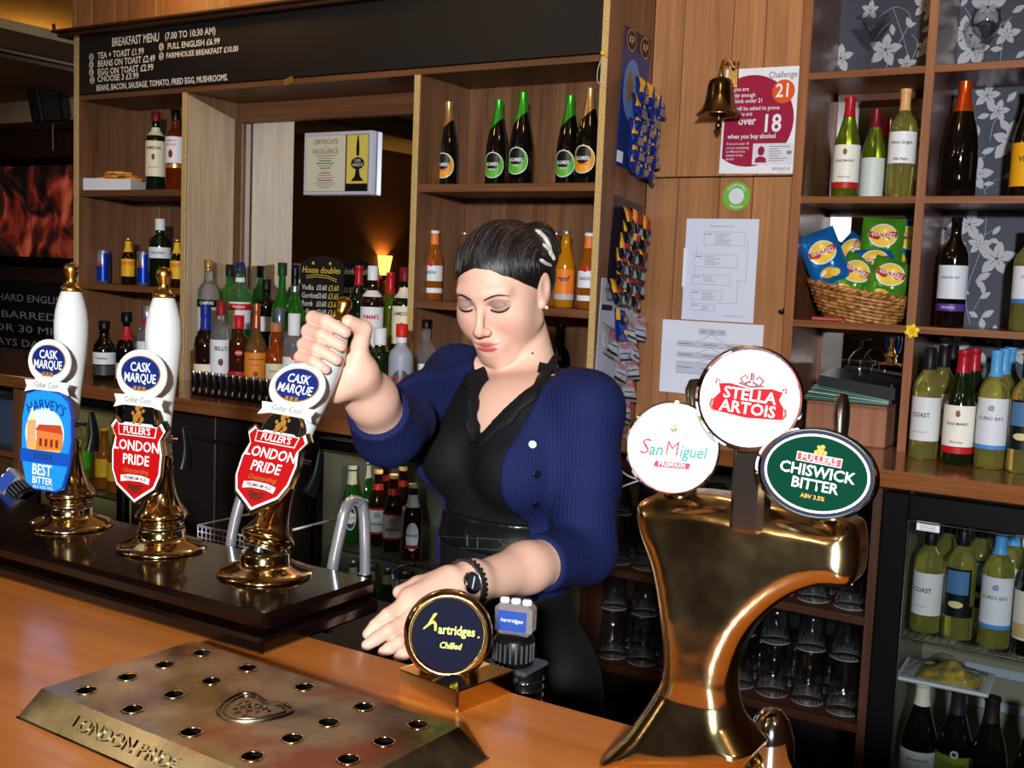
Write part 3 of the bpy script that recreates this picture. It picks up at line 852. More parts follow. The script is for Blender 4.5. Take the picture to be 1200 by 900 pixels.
SHIELD = [(0, -.064), (.012, -.056), (.034, -.042), (.043, -.022), (.0445, 0.006), (.0395, .026), (.0485, .040), (.041, .050), (.032, .042), (.024, .047), (-.024, .047), (-.032, .042), (-.041, .050), (-.0485, .040), (-.0395, .026), (-.0445, 0.006), (-.043, -.022), (-.034, -.042), (-.012, -.056)]
def pride_clip(parent, M):
    c = plate(S(SHIELD, 1.0), -0.006, 0.0, 'pump_clip', BRASS, parent, M, bev=0.0012)
    plate(S(SHIELD, .955), 0.0, 0.0008, 'clip_black_line', BLACK, c)
    plate(S(SHIELD, .925), 0.0008, 0.0014, 'clip_border', CLIP_WHITE, c)
    plate(S(SHIELD, .865), 0.0014, 0.0020, 'clip_face', CLIP_RED, c)
    dome = [(.027 * math.cos(a), .044 + .030 * math.sin(a)) for a in [PI * k / 16 for k in range(17)]] + [(-.027, .036), (.027, .036)]
    plate(dome, -0.004, 0.0012, 'clip_crown', BLACK, c)
    plate([(.027 * math.cos(a) * 1.08, .044 + .030 * 1.06 * math.sin(a)) for a in [PI * k / 16 for k in range(17)]] + [(-.029, .036), (.029, .036)], -0.005, 0.0004, 'clip_crown_rim', BRASS, c)
    # small rampant beast in gold
    gm = MB()
    for (px, py, r) in ((-.004, .050, .0045), (.001, .056, .0042), (-.002, .063, .0034), (.004, .066, .0026), (.006, .049, .003), (-.009, .056, .0022), (.008, .060, .002), (-.006, .068, .0018), (.003, .044, .0022), (-.007, .044, .0022)):
        gm.prism(circle(r, 8, px, py, r * 1.25), 0.001, 0.0024)
    tag(gm.build('crown_beast', GOLD_INK, c), kind='stuff')
    plate([(-.030, .0265), (.030, .0265), (.032, .041), (-.032, .041)], 0.0020, 0.0026, 'clip_banner', CLIP_WHITE, c)
    plate([(-.0288, .0277), (.0288, .0277), (.0307, .0398), (-.0307, .0398)], 0.0026, 0.0030, 'clip_banner_face', CLIP_RED, c)
    lettering("FULLER'S", 0.0125, CLIP_WHITE, c, T((0, .0335, .0033)), 0.03, sx=.92)
    lettering('LONDON', 0.0185, CLIP_WHITE, c, T((0, .0135, .0024)), 0.035, sx=.92)
    lettering('PRIDE', 0.0185, CLIP_WHITE, c, T((0, -.0045, .0024)), 0.035, sx=.92)
    lettering('Outstanding', 0.0085, GOLD_INK, c, T((0, -.0185, .0024)), shear=.3)
    arcp = [(-.024, -.026), (-.010, -.0235), (.010, -.0235), (.024, -.026), (.023, -.034), (.010, -.0315), (-.010, -.0315), (-.023, -.034)][::-1]
    plate(arcp, 0.0020, 0.0026, 'clip_scroll', CLIP_WHITE, c)
    lettering('PREMIUM ALE', 0.0062, INK, c, T((0, -.0283, .0029)), 0.02)
    hop = MB()
    for k in range(7):
        a = PI + PI * k / 6
        hop.prism([(.0, -.037), (.010 * math.cos(a - .2), -.037 + .008 * math.sin(a - .2)), (.014 * math.cos(a), -.037 + .011 * math.sin(a)), (.010 * math.cos(a + .2), -.037 + .008 * math.sin(a + .2))], .0020, .0024)
    tag(hop.build('hop_sprig', mat('dark_hop', rgb(70, 30, 16), 0.4), c), kind='stuff')
    cask_badge(c, 0.106)
    return c

def harvey_clip(parent, M):
    out = [(-.018, -.072), (.022, -.072), (.034, -.066), (.042, -.040), (.046, 0), (.044, .030), (.038, .056), (.024, .066), (.0, .070), (-.022, .068), (-.040, .062), (-.046, .03), (-.046, 0), (-.043, -.035), (-.034, -.064)]
    c = plate(out, -0.006, 0.0, 'pump_clip', HARVEY_DK, parent, M, bev=0.001)
    plate(S(out, .97), 0.0, 0.0006, 'clip_face', HARVEY_BLUE, c)
    plate(circle(.036, 32, -.002, .008, .036), .0006, .0010, 'clip_sky', SKY_P, c)
    plate([(-.034, -.012), (-.028, -.022), (-.012, -.029), (.012, -.029), (.026, -.02), (.033, -.006), (.033, -.002), (-.034, -.002)], .0010, .0013, 'clip_foreground', YEL_P, c)
    plate([(-.016, -.016), (.032, -.012), (.033, .012), (-.016, .014)], .0013, .0016, 'clip_building', BRICK_P, c)
    plate([(-.018, .012), (.033, .010), (.028, .022), (-.012, .020)], .0016, .0019, 'clip_roof', ROOF_P, c)
    plate([(-.034, -.012), (-.018, -.014), (-.018, .026), (-.034, .024)], .0013, .0016, 'clip_tower', mat('print_tower', rgb(200, 150, 100), .4), c)
    plate([(-.034, .024), (-.018, .026), (-.026, .044)], .0013, .0016, 'clip_spire', SKY_P if False else mat('print_spire', rgb(220, 205, 170), .4), c)
    for k in range(4):
        plate([(-.010 + k * .010, -.010), (-.005 + k * .010, -.010), (-.005 + k * .010, .001), (-.010 + k * .010, .001)], .0016, .0018, 'clip_window', mat('print_window', rgb(110, 40, 20), .4), c)
    plate([(-.0445, -.034), (.0415, -.034), (.0440, -.016), (-.0455, -.016)], .0007, .0014, 'clip_band', HARVEY_DK, c)
    lettering("HARVEY'S", .0205, NAVY, c, T((-.001, .0475, .0014)), 0.0, arc=.075, sx=.82)
    lettering('SUSSEX', .0125, INK, c, T((-.002, -.025, .0017)), sx=.9)
    lettering('BEST', .0215, CLIP_WHITE, c, T((-.004, -.044, .0010)), 0.04, sx=.80)
    lettering('BITTER', .0135, CLIP_WHITE, c, T((-.002, -.0585, .0010)), 0.03, sx=.9)
    lettering('ALC 4.0% VOL', .0062, CLIP_WHITE, c, T((0, -.0675, .0010)))
    cask_badge(c, 0.108, .039)
    return c

def beer_pump(loc, tilt, clip, label):
    p = thing('beer_pump', label, 'beer pump', loc, group='hand pulled beer pumps on the plinth')
    MB().lathe([(.0, 0), (.058, 0), (.0585, .002), (.056, .005), (.049, .009), (.038, .013), (.0325, .0165), (.031, .020), (.031, .027), (.0295, .0285)], 40, cap=False).build('base_flange', BRASS, p)
    MB().lathe([(.0295, .0285), (.026, .0290), (.010, .0285), (0, .0285)], 40, cap=False).build('base_collar', STEEL, p)
    TM = T((0, 0, .034)) @ Matrix.Rotation(-tilt, 4, 'X') @ T((0, 0, -.034))
    up_ = [(.0, .0300), (.0265, .0300), (.0285, .032), (.0285, .0355), (.027, .037), (.0305, .040), (.0345, .0445), (.0335, .049), (.0285, .055), (.0235, .063), (.0195, .073), (.0165, .086), (.0145, .100), (.0135, .112), (.0140, .122), (.0105, .129), (0, .129)]
    link('bell', MB().lathe(up_, 40, cap=False).mesh('bell'), BRASS, p, M=TM)
    link('bell_ring', MB().lathe([(.0268, .0296), (.0292, .0296), (.0292, .0318), (.0268, .0318)], 40, cap=False).mesh('bell_ring'), STEEL, p, M=TM)
    if tilt > 0.1:
        m = MB()
        m.box((-.015, -.012, .024), (.015, .012, .062), .003, M=T((0, .004, 0)) @ Matrix.Rotation(-tilt * .8, 4, 'X'))
        m.tube([(0, -.012, .03), (0, -.004, .055)], .006, 10)
        m.build('pump_lever', mat('worn_steel', rgb(150, 146, 128), 0.3, 0.9), p)
    hd = [(0, .127), (.0128, .127), (.0135, .130), (.0118, .135), (.0102, .141), (.0102, .150), (.0118, .170), (.0145, .195), (.0180, .222), (.0212, .248), (.0232, .272), (.0232, .290), (.0215, .306), (.0180, .321), (.0145, .331), (.0130, .334), (0, .334)]
    link('porcelain_handle', MB().lathe(hd, 36, cap=False).mesh('porcelain_handle'), PORCELAIN, p, M=TM)
    kn = [(0, .3335), (.0142, .3335), (.0148, .336), (.0135, .339), (.0108, .342), (.0078, .346), (.0070, .350), (.0082, .355), (.0102, .360), (.0106, .364), (.0092, .369), (.0058, .3725), (0, .3735)]
    link('knob', MB().lathe(kn, 28, cap=False).mesh('knob'), KNOBGOLD, p, M=TM)
    br = MB(); br.tube([(0, -.034, .148), (0, -.008, .148)], .004, 10); br.lathe([(.0125, .143), (.0132, .144), (.0132, .152), (.0125, .153)], 20, cap=False); br.tube([(.010, .0, .148), (.026, .004, .148)], .0028, 8)
    link('clip_bracket', br.mesh('clip_bracket'), CHROME, p, M=TM)
    hb = MB(); hb.tube(smooth_path([(.030, .012, .110), (.032, .014, .135), (.030, .010, .165)], 5), [.011 - .0006 * k for k in range(11)], 10, flat=.55)
    link('light_hood', hb.mesh('light_hood'), BLACK, p, M=TM)
    CM = TM @ frame((-0.001, -.040, .128), (math.cos(math.radians(8)), math.sin(math.radians(8)), 0), (0, .06, 1))
    clip(p, CM)
    return p
beer_pump((-1.344, 0.99, ZS), 0.0, harvey_clip, 'leftmost beer pump, white handle, blue rounded clip with a church picture')
beer_pump((-1.148, 0.985, ZS), 0.0, pride_clip, 'middle beer pump standing upright, white handle, red shield clip')
beer_pump((-0.956, 0.982, ZS), math.radians(24.5), pride_clip, 'beer pump pulled back by the barmaid, red shield clip tilted')

def spout(pts, label):
    path = smooth_path(pts, 8)
    t = thing('beer_spout', label, 'beer spout', path[0], group='chrome swan neck spouts')
    o = MB().tube(path, .0075, 12).build('swan_neck', mat('satin_chrome', rgb(226, 228, 234), .22, .85), t); o.matrix_parent_inverse = T(-path[0])
    o = MB().tube([path[-1], path[-1] + Vector((0, 0, -.02))], .0095, 12).build('spout_nozzle', CHROME, t); o.matrix_parent_inverse = T(-path[0])
a0 = at_y(270, 640, 1.07)
spout([Vector((a0.x, 1.068, 1.03)), a0, at_y(282, 585, 1.078), at_y(293, 565, 1.09), at_y(304, 563, 1.11), at_y(312, 580, 1.125), at_y(313, 620, 1.128)], 'chrome swan neck spout behind the middle pump')
a0 = at_y(387, 682, 1.07)
spout([Vector((a0.x, 1.068, 1.03)), a0, at_y(399, 620, 1.078), at_y(406, 594, 1.09), at_y(416, 587, 1.11), at_y(426, 600, 1.125), at_y(428, 672, 1.128)], 'chrome swan neck spout right of the tilted pump')

# white wire glass rack behind the plinth
rk = thing('wire_glass_rack', 'small white wire rack behind the pump plinth', 'wire rack', at_y(285, 640, 1.35))
o0 = Vector(rk.location)
wm = MB()
A, B = at_y(232, 616, 1.35), at_y(302, 612, 1.35)
ux = (B - A); H = .05
for k in range(15):
    p = A + ux * (k / 14); p.z = A.z
    wm.tube([p, p + Vector((0, 0, -H))], .0011, 5)
for k in range(6):
    wm.tube([Vector((A.x, A.y, A.z - H * k / 5)), Vector((B.x, B.y, A.z - H * k / 5))], .0011, 5)
o = wm.build('wire_grid', mat('white_wire', rgb(220, 222, 226), .3, .2), rk); o.matrix_parent_inverse = T(-o0); o['kind'] = 'stuff'
fm = MB().tube([Vector((A.x, A.y + .2, A.z)), Vector((A.x, A.y, A.z)), Vector((B.x, B.y, A.z)), Vector((B.x, B.y + .2, A.z))], .0022, 6)
o = fm.build('rack_rim', MATS['white_wire'], rk); o.matrix_parent_inverse = T(-o0)
sk = thing('bar_sink_unit', 'dark sink unit below the pump plinth behind the bar', 'sink unit', (-1.4, 1.25, 0))
part_w(MB().box((-2.4, 1.10, 0.0), (-0.98, 1.42, 0.93), .004), 'sink_cabinet', BLACKM, sk)
part_w(MB().box((-2.4, 1.08, 0.93), (-0.98, 1.43, 0.95), .004), 'sink_top', mat('dark_steel', rgb(60, 60, 62), .35, .8), sk)

# ================================================================== drip tray
TRAYM = two_tone('tarnished_brass', rgb(112, 106, 90), rgb(186, 178, 152), scale=16, rough=0.22, metal=1.0, detail=6, lo=.35, hi=.65, r2=0.38)
nt = TRAYM.node_tree
_n = nt.nodes.new('ShaderNodeTexNoise'); _n.inputs['Scale'].default_value = 11; _n.inputs['Detail'].default_value = 5
_tc = nt.nodes.new('ShaderNodeTexCoord'); nt.links.new(_tc.outputs['Object'], _n.inputs['Vector'])
_rp = nt.nodes.new('ShaderNodeMapRange'); _rp.inputs[1].default_value = .56; _rp.inputs[2].default_value = .68; nt.links.new(_n.outputs['Fac'], _rp.inputs[0])
_mx = nt.nodes.new('ShaderNodeMix'); _mx.data_type = 'RGBA'; _mx.inputs[7].default_value = rgb(170, 108, 84)
_src = nt.nodes['Principled BSDF'].inputs['Base Color'].links[0].from_socket
nt.links.new(_rp.outputs[0], _mx.inputs[0]); nt.links.new(_src, _mx.inputs[6]); nt.links.new(_mx.outputs[2], nt.nodes['Principled BSDF'].inputs['Base Color'])
tray = thing('drip_tray', 'tarnished brass drip tray with round holes and embossed crest on the bar', 'drip tray', (-0.70, 0.70, ZB), math.radians(-2.2))
def tw(x, y):      # world xy -> tray local
    v = Matrix.Rotation(math.radians(2.2), 4, 'Z') @ Vector((x + .70, y - .70, 0)); return v.x, v.y
TZ = 0.022
hx = [tw(x, .70)[0] for x in (-.842, -.774, -.696, -.621, -.557)]
hy = [-.067, -.022, .022, .068]
X0, X1, Y0, Y1 = hx[0] - .036, hx[-1] + .030, hy[0] - .022, hy[-1] + .020
xb = [X0] + [(a + b) / 2 for a, b in zip(hx[:-1], hx[1:])] + [X1]
yb = [Y0] + [(a + b) / 2 for a, b in zip(hy[:-1], hy[1:])] + [Y1]
top = MB(); holes = []
for i in range(5):
    for j in range(4):
        x0, x1, y0, y1 = xb[i], xb[i + 1], yb[j], yb[j + 1]
        if i == 2 and j in (1, 2):
            top.add([(x0, y0, TZ), (x1, y0, TZ), (x1, y1, TZ), (x0, y1, TZ)], [(0, 1, 2, 3)]); continue
        cx, cy = hx[i], hy[j]; r = .0088
        n = 16; inner = [(cx + r * math.cos(2 * PI * (k + .5) / n), cy + r * math.sin(2 * PI * (k + .5) / n), TZ) for k in range(n)]
        # outer points on the rectangle at matching angles
        outer = []
        for k in range(n):
            a = 2 * PI * (k + .5) / n; dx, dy = math.cos(a), math.sin(a)
            t = min(((x1 - cx) / dx if dx > 0 else (x0 - cx) / dx), ((y1 - cy) / dy if dy > 0 else (y0 - cy) / dy))
            outer.append((cx + dx * t, cy + dy * t, TZ))
        cor = {k: None for k in range(n)}
        vs = inner + outer; fs = []
        for k in range(n):
            k2 = (k + 1) % n
            a, b = Vector(outer[k]), Vector(outer[k2])
            if abs(a.x - b.x) > 1e-7 and abs(a.y - b.y) > 1e-7:
                c = ((x1 if max(a.x, b.x) > x1 - 1e-6 else x0), (y1 if max(a.y, b.y) > y1 - 1e-6 else y0), TZ)
                vs.append(c); fs.append((k, n + k, len(vs) - 1, n + k2, k2))
            else:
                fs.append((k, n + k, n + k2, k2))
        top.add(vs, fs)
        holes.append((cx, cy))
top.build('tray_top', TRAYM, tray)
SL = .022
def skirt(pts_top, pts_bot, name):
    MB().add(pts_top + pts_bot, [(0, 1, 3, 2)]).build(name, TRAYM, tray)
tA, tB, tC, tD = (X0, Y0, TZ), (X1, Y0, TZ), (X1, Y1, TZ), (X0, Y1, TZ)
bA, bB, bC, bD = (X0 - .004, Y0 - SL, 0), (X1 + .03, Y0 - SL, 0), (X1 + .03, Y1 + .004, 0), (X0 - .004, Y1 + .004, 0)
skirt([tA, tB], [bA, bB], 'front_slope'); skirt([tB, tC], [bB, bC], 'end_slope'); skirt([tC, tD], [bC, bD], 'back_slope'); skirt([tD, tA], [bD, bA], 'end_slope')
MB().tube([bA, bB, bC, bD], .0014, 6, closed=True).build('base_bead', TRAYM, tray)
for (cx, cy) in holes:
    rm = MB(); rm.tube([(cx + .0094 * math.cos(2 * PI * k / 20), cy + .0094 * math.sin(2 * PI * k / 20), TZ + .0001) for k in range(20)], .0011, 6, closed=True)
    rm.build('hole_rim', BRASS, tray)
MB().box((X0 + .003, Y0 + .003, .001), (X1 - .003, Y1 - .003, .012)).build('tray_hole_shade', BLACKM, tray)  # black block paints the shade seen down through the holes
cr = [(-.034, .018), (-.020, .026), (0, .021), (.020, .026), (.034, .018), (.030, -.004), (.018, -.022), (0, -.030), (-.018, -.022), (-.030, -.004)]
ccx, ccy = hx[2], .0
crest = MB()
for k_, rr in ((1.0, .0016), (.82, .0011)):
    crest.tube([(ccx + p.x * k_, ccy + p.y * k_, TZ + .0004) for p in smooth_path([(q_[0], q_[1], 0) for q_ in cr], 5, True)], rr, 6, closed=True)
crest.build('crest_outline', TRAYM, tray)
cl = MB()
for k in range(26):
    px, py = ccx + random.uniform(-.021, .021), ccy + random.uniform(-.017, .013)
    cl.prism(circle(random.uniform(.0015, .003), 7, px, py), TZ, TZ + .0012, bev=.0004)
tag(cl.build('crest_relief', TRAYM, tray), kind='stuff')
FM = frame(((X0 + X1) / 2 - .04, Y0 - SL * .52, TZ * .50), (1, 0, 0), (0, SL, TZ)) @ T((0, 0, .0006))
lettering('LONDON PRIDE', .0175, TRAYM, tray, FM, 0.0, extrude=.0006, sx=1.1)

# ================================================================== lager fount (brass T with three taps)
FX = at_y(800, 900, 0.85).x
fount = thing('beer_fount', 'curved polished brass lager fount with three round taps on the bar', 'beer fount', (-0.325, 0.86, ZB))
oln = []
for (px, py) in ((728, 606), (732, 594), (752, 586), (800, 586), (870, 598), (940, 611), (982, 622), (992, 640), (994, 672), (986, 694), (950, 694), (915, 706), (885, 728), (866, 752), (853, 785), (851, 812), (858, 850), (872, 898), (712, 898), (738, 856), (764, 812), (772, 786), (768, 742), (760, 700), (751, 668), (736, 632)):
    p = at_y(px, py, 0.835); oln.append((p.x, p.z))
zmin = ZB
oln = [(x, max(z, ZB)) for x, z in oln]
sm = [(v.x, v.y) for v in smooth_path([(x, z, 0) for x, z in oln], 3, True)]
PO = np.array(sm)
def poly_sd(X, Z):
    d = np.full(X.shape, 1e9); inside = np.zeros(X.shape, bool)
    n = len(PO)
    for i in range(n):
        a = PO[i]; b = PO[(i + 1) % n]
        e = b - a; wx, wz = X - a[0], Z - a[1]
        t = np.clip((wx * e[0] + wz * e[1]) / max(float(e @ e), 1e-12), 0, 1)
        d = np.minimum(d, (wx - e[0] * t) ** 2 + (wz - e[1] * t) ** 2)
        c = ((a[1] > Z) != (b[1] > Z)) & (X < (b[0] - a[0]) * (Z - a[1]) / (b[1] - a[1] + 1e-12) + a[0])
        inside ^= c
    d = np.sqrt(d)
    return np.where(inside, -d, d)
fl = Field((PO[:, 0].min() - .012, .80, ZB - .004), (PO[:, 0].max() + .012, .96, PO[:, 1].max() + .012), .0018)
_ax = fl.lo[0] + fl.h * np.arange(fl.n[0]); _az = fl.lo[2] + fl.h * np.arange(fl.n[2])
_X2, _Z2 = np.meshgrid(_ax, _az, indexing='ij'); _d2 = poly_sd(_X2, _Z2)
_yy = fl.lo[1] + fl.h * np.arange(fl.n[1])
_half = 0.034; _rnd = 0.020
# a waist: the fount is thinner at the neck than at head and foot
_lean = np.interp(_Z2, [ZB, ZB + .09, ZB + .14, ZB + .20, ZB + .26], [-.004, -.004, .004, .018, .034])
_hw = np.interp(_Z2, [ZB, ZB + .03, ZB + .075, ZB + .11, ZB + .2], [.046, .040, .026, .027, .032])
qa = (_d2 + _rnd)[:, None, :]; qb = np.abs((_yy - .858)[None, :, None] - _lean[:, None, :]) - (_hw - _rnd)[:, None, :]
fl.d[:] = np.sqrt(np.maximum(qa, 0) ** 2 + np.maximum(qb, 0) ** 2) + np.minimum(np.maximum(qa, qb), 0) - _rnd
V, Q = fl.surface(14, .6)
me = np_mesh('fount_body', V, Q)
FBRASS = two_tone('worn_polished_brass', rgb(206, 182, 134), rgb(232, 208, 160), scale=9, rough=0.13, metal=1.0, lo=.35, hi=.65, r2=.24)
_nt = FBRASS.node_tree; _n1 = _nt.nodes.new('ShaderNodeTexNoise'); _n1.inputs['Scale'].default_value = 22; _n1.inputs['Detail'].default_value = 2; _b1 = _nt.nodes.new('ShaderNodeBump'); _b1.inputs['Strength'].default_value = .22; _b1.inputs['Distance'].default_value = .006
_t1 = _nt.nodes.new('ShaderNodeTexCoord'); _nt.links.new(_t1.outputs['Object'], _n1.inputs['Vector']); _nt.links.new(_n1.outputs['Fac'], _b1.inputs['Height']); _nt.links.new(_b1.outputs[0], _nt.nodes['Principled BSDF'].inputs['Normal'])
o = link('fount_body', me, FBRASS, fount); o.matrix_parent_inverse = T(-Vector(fount.location))
part_w(MB().lathe([(.0, 0), (.052, 0), (.054, .004), (.050, .010), (0, .010)], 32, M=T((-.335, .862, ZB)), sy=.85), 'fount_foot', BRASS, fount)
# collar seam of the neck
LENS_W = mat('lit_lens_white', rgb(236, 236, 236), 0.6, spec=.15, emit=(1, .98, .96, 1), estr=0.35)
def tap(center, R, R2, name, face_mat, deco, lever_px, stem_w=.013, tilt=0.0):
    c = Vector(center)
    z = (CAM - c); z.normalize()
    z = (z + Vector((0.0, -.10, 0.0))).normalized()
    x = Vector((0, 0, 1)).cross(z).normalized()
    y = z.cross(x)
    M = Matrix((x, y, z)).transposed().to_4x4(); M.translation = c
    M = M @ Matrix.Rotation(tilt, 4, 'Z')
    f = Matrix.Translation(-Vector(fount.location)) @ M
    t = link('tap_lens', MB().prism(circle(R, 48, ry=R2), -.004, 0, bev=0).mesh('tap_lens'), face_mat, fount, M=f)
    bz = MB()
    n = 48
    for (ra, rb, za, zb) in ((1.0, 1.05, .0, .002), (1.05, 1.10, .002, -.002), (1.10, 1.10, -.002, -.010), (1.10, .9, -.010, -.014), (.9, .0, -.014, -.015)):
        vs = [(R * ra * math.cos(2 * PI * k / n), R2 * ra * math.sin(2 * PI * k / n), za) for k in range(n)] + [(R * rb * math.cos(2 * PI * k / n), R2 * rb * math.sin(2 * PI * k / n), zb) for k in range(n)]
        bz.add(vs, [(k, (k + 1) % n, n + (k + 1) % n, n + k) for k in range(n)], True)
    bz.build('lens_bezel', CHROME, t)
    deco(t, R, R2)
    back = c - z * .022
    # stem down to the fount and the lever behind
    foot = Vector((back.x, .880, 1.315))
    part_w(MB().tube([foot + Vector((0, 0, -.03)), foot, Vector((back.x, .876, c.z - R2 * .2))], [.016, .0125, .0115], 14), 'tap_stem', STEEL, fount)
    part_w(MB().lathe([(.0, 0), (.015, 0), (.0165, .003), (.0165, .010), (.0125, .014)], 24, M=T((back.x, .878, c.z - R2 - .018)), cap=False), 'tap_collar', BRASS, fount)
    part_w(MB().tube([c - z * .012, back - z * .01], .011, 16), 'lens_boss', CHROME, fount)
    if lever_px:
        (x0, y0), (x1, y1) = lever_px
        a, b = at_y(x0, y0, .885), at_y(x1, y1, .905)
        m = MB(); q = [a + (b - a) * (k / 6) for k in range(7)]
        m.tube(q, [.0075, .0082, .0095, .0108, .0116, .0114, .0075], 12, flat=.55)
        part_w(m, 'tap_lever', STEEL, fount)
SM_RED = mat('sm_red', rgb(206, 30, 50), .4, spec=.1)
SM_GRN = mat('sm_green', rgb(20, 120, 110), .4, spec=.1)
SM_DK = mat('sm_dark_green', rgb(20, 84, 70), .4)
def deco_sm(t, R, R2):
    plate([(-.026, .0092), (.026, .0092), (.026, .0102), (-.026, .0102)], 0, .0006, 'rule', SM_DK, t)
    plate([(-.024, -.0142), (.024, -.0142), (.024, -.0134), (-.024, -.0134)], 0, .0006, 'rule', SM_DK, t)
    lettering('S', .0185, SM_RED, t, T((-.0232, -.001, .0008)), .0, shear=.2)
    lettering('an', .0145, SM_GRN, t, T((-.0135, -.0025, .0008)), .02, shear=.2, sx=.9)
    lettering('M', .0170, SM_RED, t, T((-.0005, -.001, .0008)), .0, shear=.12, sx=.9)
    lettering('iguel', .0140, SM_GRN, t, T((.0168, -.0025, .0008)), .02, shear=.2, sx=.86)
    plate([(-.0145, -.0165), (.0145, -.0165), (.016, -.0115), (-.013, -.0115)], 0, .0007, 'ribbon', SM_RED, t)
    lettering('PREMIUM', .0048, CLIP_WHITE, t, T((.0005, -.014, .0010)), .03, spacing=1.15)
    gm = MB()
    for (a, b, r) in ((0, .0165, .0030), (-.0018, .0145, .002), (.0022, .0148, .002), (0, .0125, .0018), (.001, .0195, .0016)):
        gm.prism(circle(r, 10, a, b), 0, .0007)
    tag(gm.build('galleon', mat('olive_print', rgb(110, 130, 50), .4), t), kind='stuff')
def deco_stella(t, R, R2):
    k = R / .0355
    car = [(-.028, -.013), (.0, -.0155), (.028, -.013), (.0275, -.004), (.023, .002), (.025, .0085), (.0165, .010), (.0, .0075), (-.0165, .010), (-.025, .0085), (-.023, .002), (-.0275, -.004)]
    plate(S(car, k * 1.06), 0, .0005, 'cartouche_rim', mat('cartouche_tan', rgb(200, 150, 130), .4), t)
    plate(S(car, k * .92), .0005, .0009, 'cartouche', mat('stella_red', rgb(190, 12, 22), .6, spec=.1), t)
    lettering('STELLA', .0118 * k, CLIP_WHITE, t, T((0, .0020 * k, .0012)), .045)
    lettering('ARTOIS', .0118 * k, CLIP_WHITE, t, T((0, -.0078 * k, .0012)), .045)
    hm = MB()
    for s_ in (-1, 1):
        hm.tube([(s_ * p[0], p[1], .0006) for p in ((.0005, .0135), (.006, .011), (.009, .015), (.0055, .018), (.003, .0155))], .0011, 5, flat=.4)
        hm.tube([(s_ * p[0], p[1], .0006) for p in ((.024, .010), (.027, .012), (.0275, .008))], .0010, 5, flat=.4)
        hm.tube([(s_ * p[0], p[1], .0006) for p in ((.027, -.013), (.0295, -.009), (.0285, -.004))], .0010, 5, flat=.4)
    hm.tube([(-.010, .0115, .0006), (0, .0095, .0006), (.010, .0115, .0006)], .001, 5, flat=.4)
    hm.tube([(0, .0145, .0006), (0, .0205, .0006)], .0016, 6, flat=.4)
    tag(hm.build('scroll_work', mat('scroll_brown', rgb(120, 60, 60), .4), t), kind='stuff')
def deco_chis(t, R, R2):
    pass
    plate(circle(R * .93, 48, ry=R2 * .93), 0, .0004, 'lens_white_ring', CLIP_WHITE, t)
    plate(circle(R * .885, 48, ry=R2 * .875), .0004, .0008, 'lens_green', mat('chiswick_green', rgb(1, 48, 33), .7, spec=.04), t)
    plate([(-.017, .0075), (.017, .0075), (.017, .0145), (-.017, .0145)], .0008, .0011, 'banner', CLIP_WHITE, t)
    plate([(-.0163, .0081), (.0163, .0081), (.0163, .0139), (-.0163, .0139)], .0011, .0014, 'banner_face', CLIP_RED, t)
    lettering('FULLERS', .0068, CLIP_WHITE, t, T((0, .011, .0016)), .03, spacing=1.1)
    lettering('CHISWICK', .0120, CLIP_WHITE, t, T((0, .0008, .0011)), .035, sx=.98)
    lettering('BITTER', .0115, CLIP_WHITE, t, T((0, -.0095, .0011)), .035, sx=.98)
    lettering('ABV 3.5%', .0045, GOLD_INK, t, T((0, -.0185, .0011)), .02)
    gm = MB()
    for (a, b, r) in ((0, .0175, .0028), (-.003, .016, .0018), (.0032, .0165, .0018), (.001, .0208, .0018), (-.002, .0205, .0012)):
        gm.prism(circle(r, 9, a, b), .0008, .0013)
    tag(gm.build('beast', GOLD_INK, t), kind='stuff')
tap(at_y(788, 525, .838), .0355, .0355, 'san_miguel', LENS_W, deco_sm, None, tilt=math.radians(-1))
tap(at_y(878, 467, .838), .0385, .0385, 'stella', LENS_W, deco_stella, ((822, 512), (817, 446)), tilt=math.radians(-5))
tap(at_y(957, 555, .838), .0425, .0325, 'chiswick', mat('lens_navy', rgb(16, 22, 44), .5, spec=.1), deco_chis, ((984, 535), (988, 464)), tilt=math.radians(-6))
part_w(MB().box((at_y(858, 560, .85).x, .846, 1.30), (at_y(897, 560, .85).x, .872, at_y(878, 512, .85).z), .004), 'tap_stem_plate', STEEL, fount)
# drip spout cluster behind the neck
cl_ = MB(); cl_.lathe([(.0, 0), (.020, 0), (.022, .012), (.020, .034), (.015, .050), (.008, .058), (0, .060)], 22, M=T((-.283, .905, ZB)), cap=False)
part_w(cl_, 'rear_drain_cup', CHROME, fount)

# ================================================================== Hartridges soft-drink font
hf = thing('soft_drink_font', 'round brass soft drink font with navy face and yellow lettering on square base', 'drink font', (-0.604, 0.893, ZB), math.radians(-9))
MB().box((-.041, -.041, 0), (.041, .041, .024), .002).build('square_base', BRASS, hf)
bt = MB(); bt.add([(-.041, -.041, .024), (.041, -.041, .024), (.041, .041, .024), (-.041, .041, .024), (-.024, -.024, .030), (.024, -.024, .030), (.024, .024, .030), (-.024, .024, .030)], [(0, 1, 5, 4), (1, 2, 6, 5), (2, 3, 7, 6), (3, 0, 4, 7), (4, 5, 6, 7)])
bt.build('base_chamfer', BRASS, hf)
MB().lathe([(.0235, .029), (.0222, .033), (.0222, .040), (.0, .043)], 32, cap=False).build('neck', BRASS, hf)
hc = Vector((0, -.014, .0635))
zdir = (Matrix.Rotation(math.radians(9), 3, 'Z') @ ((CAM - Vector((-.604, .893, ZB + .064))).normalized() + Vector((-.05, 0, -.10)))).normalized()
xdir = Vector((0, 0, 1)).cross(zdir).normalized(); ydir = zdir.cross(xdir)
HM = Matrix((xdir, ydir, zdir)).transposed().to_4x4(); HM.translation = hc
HM = HM @ Matrix.Rotation(math.radians(-3), 4, 'Z')
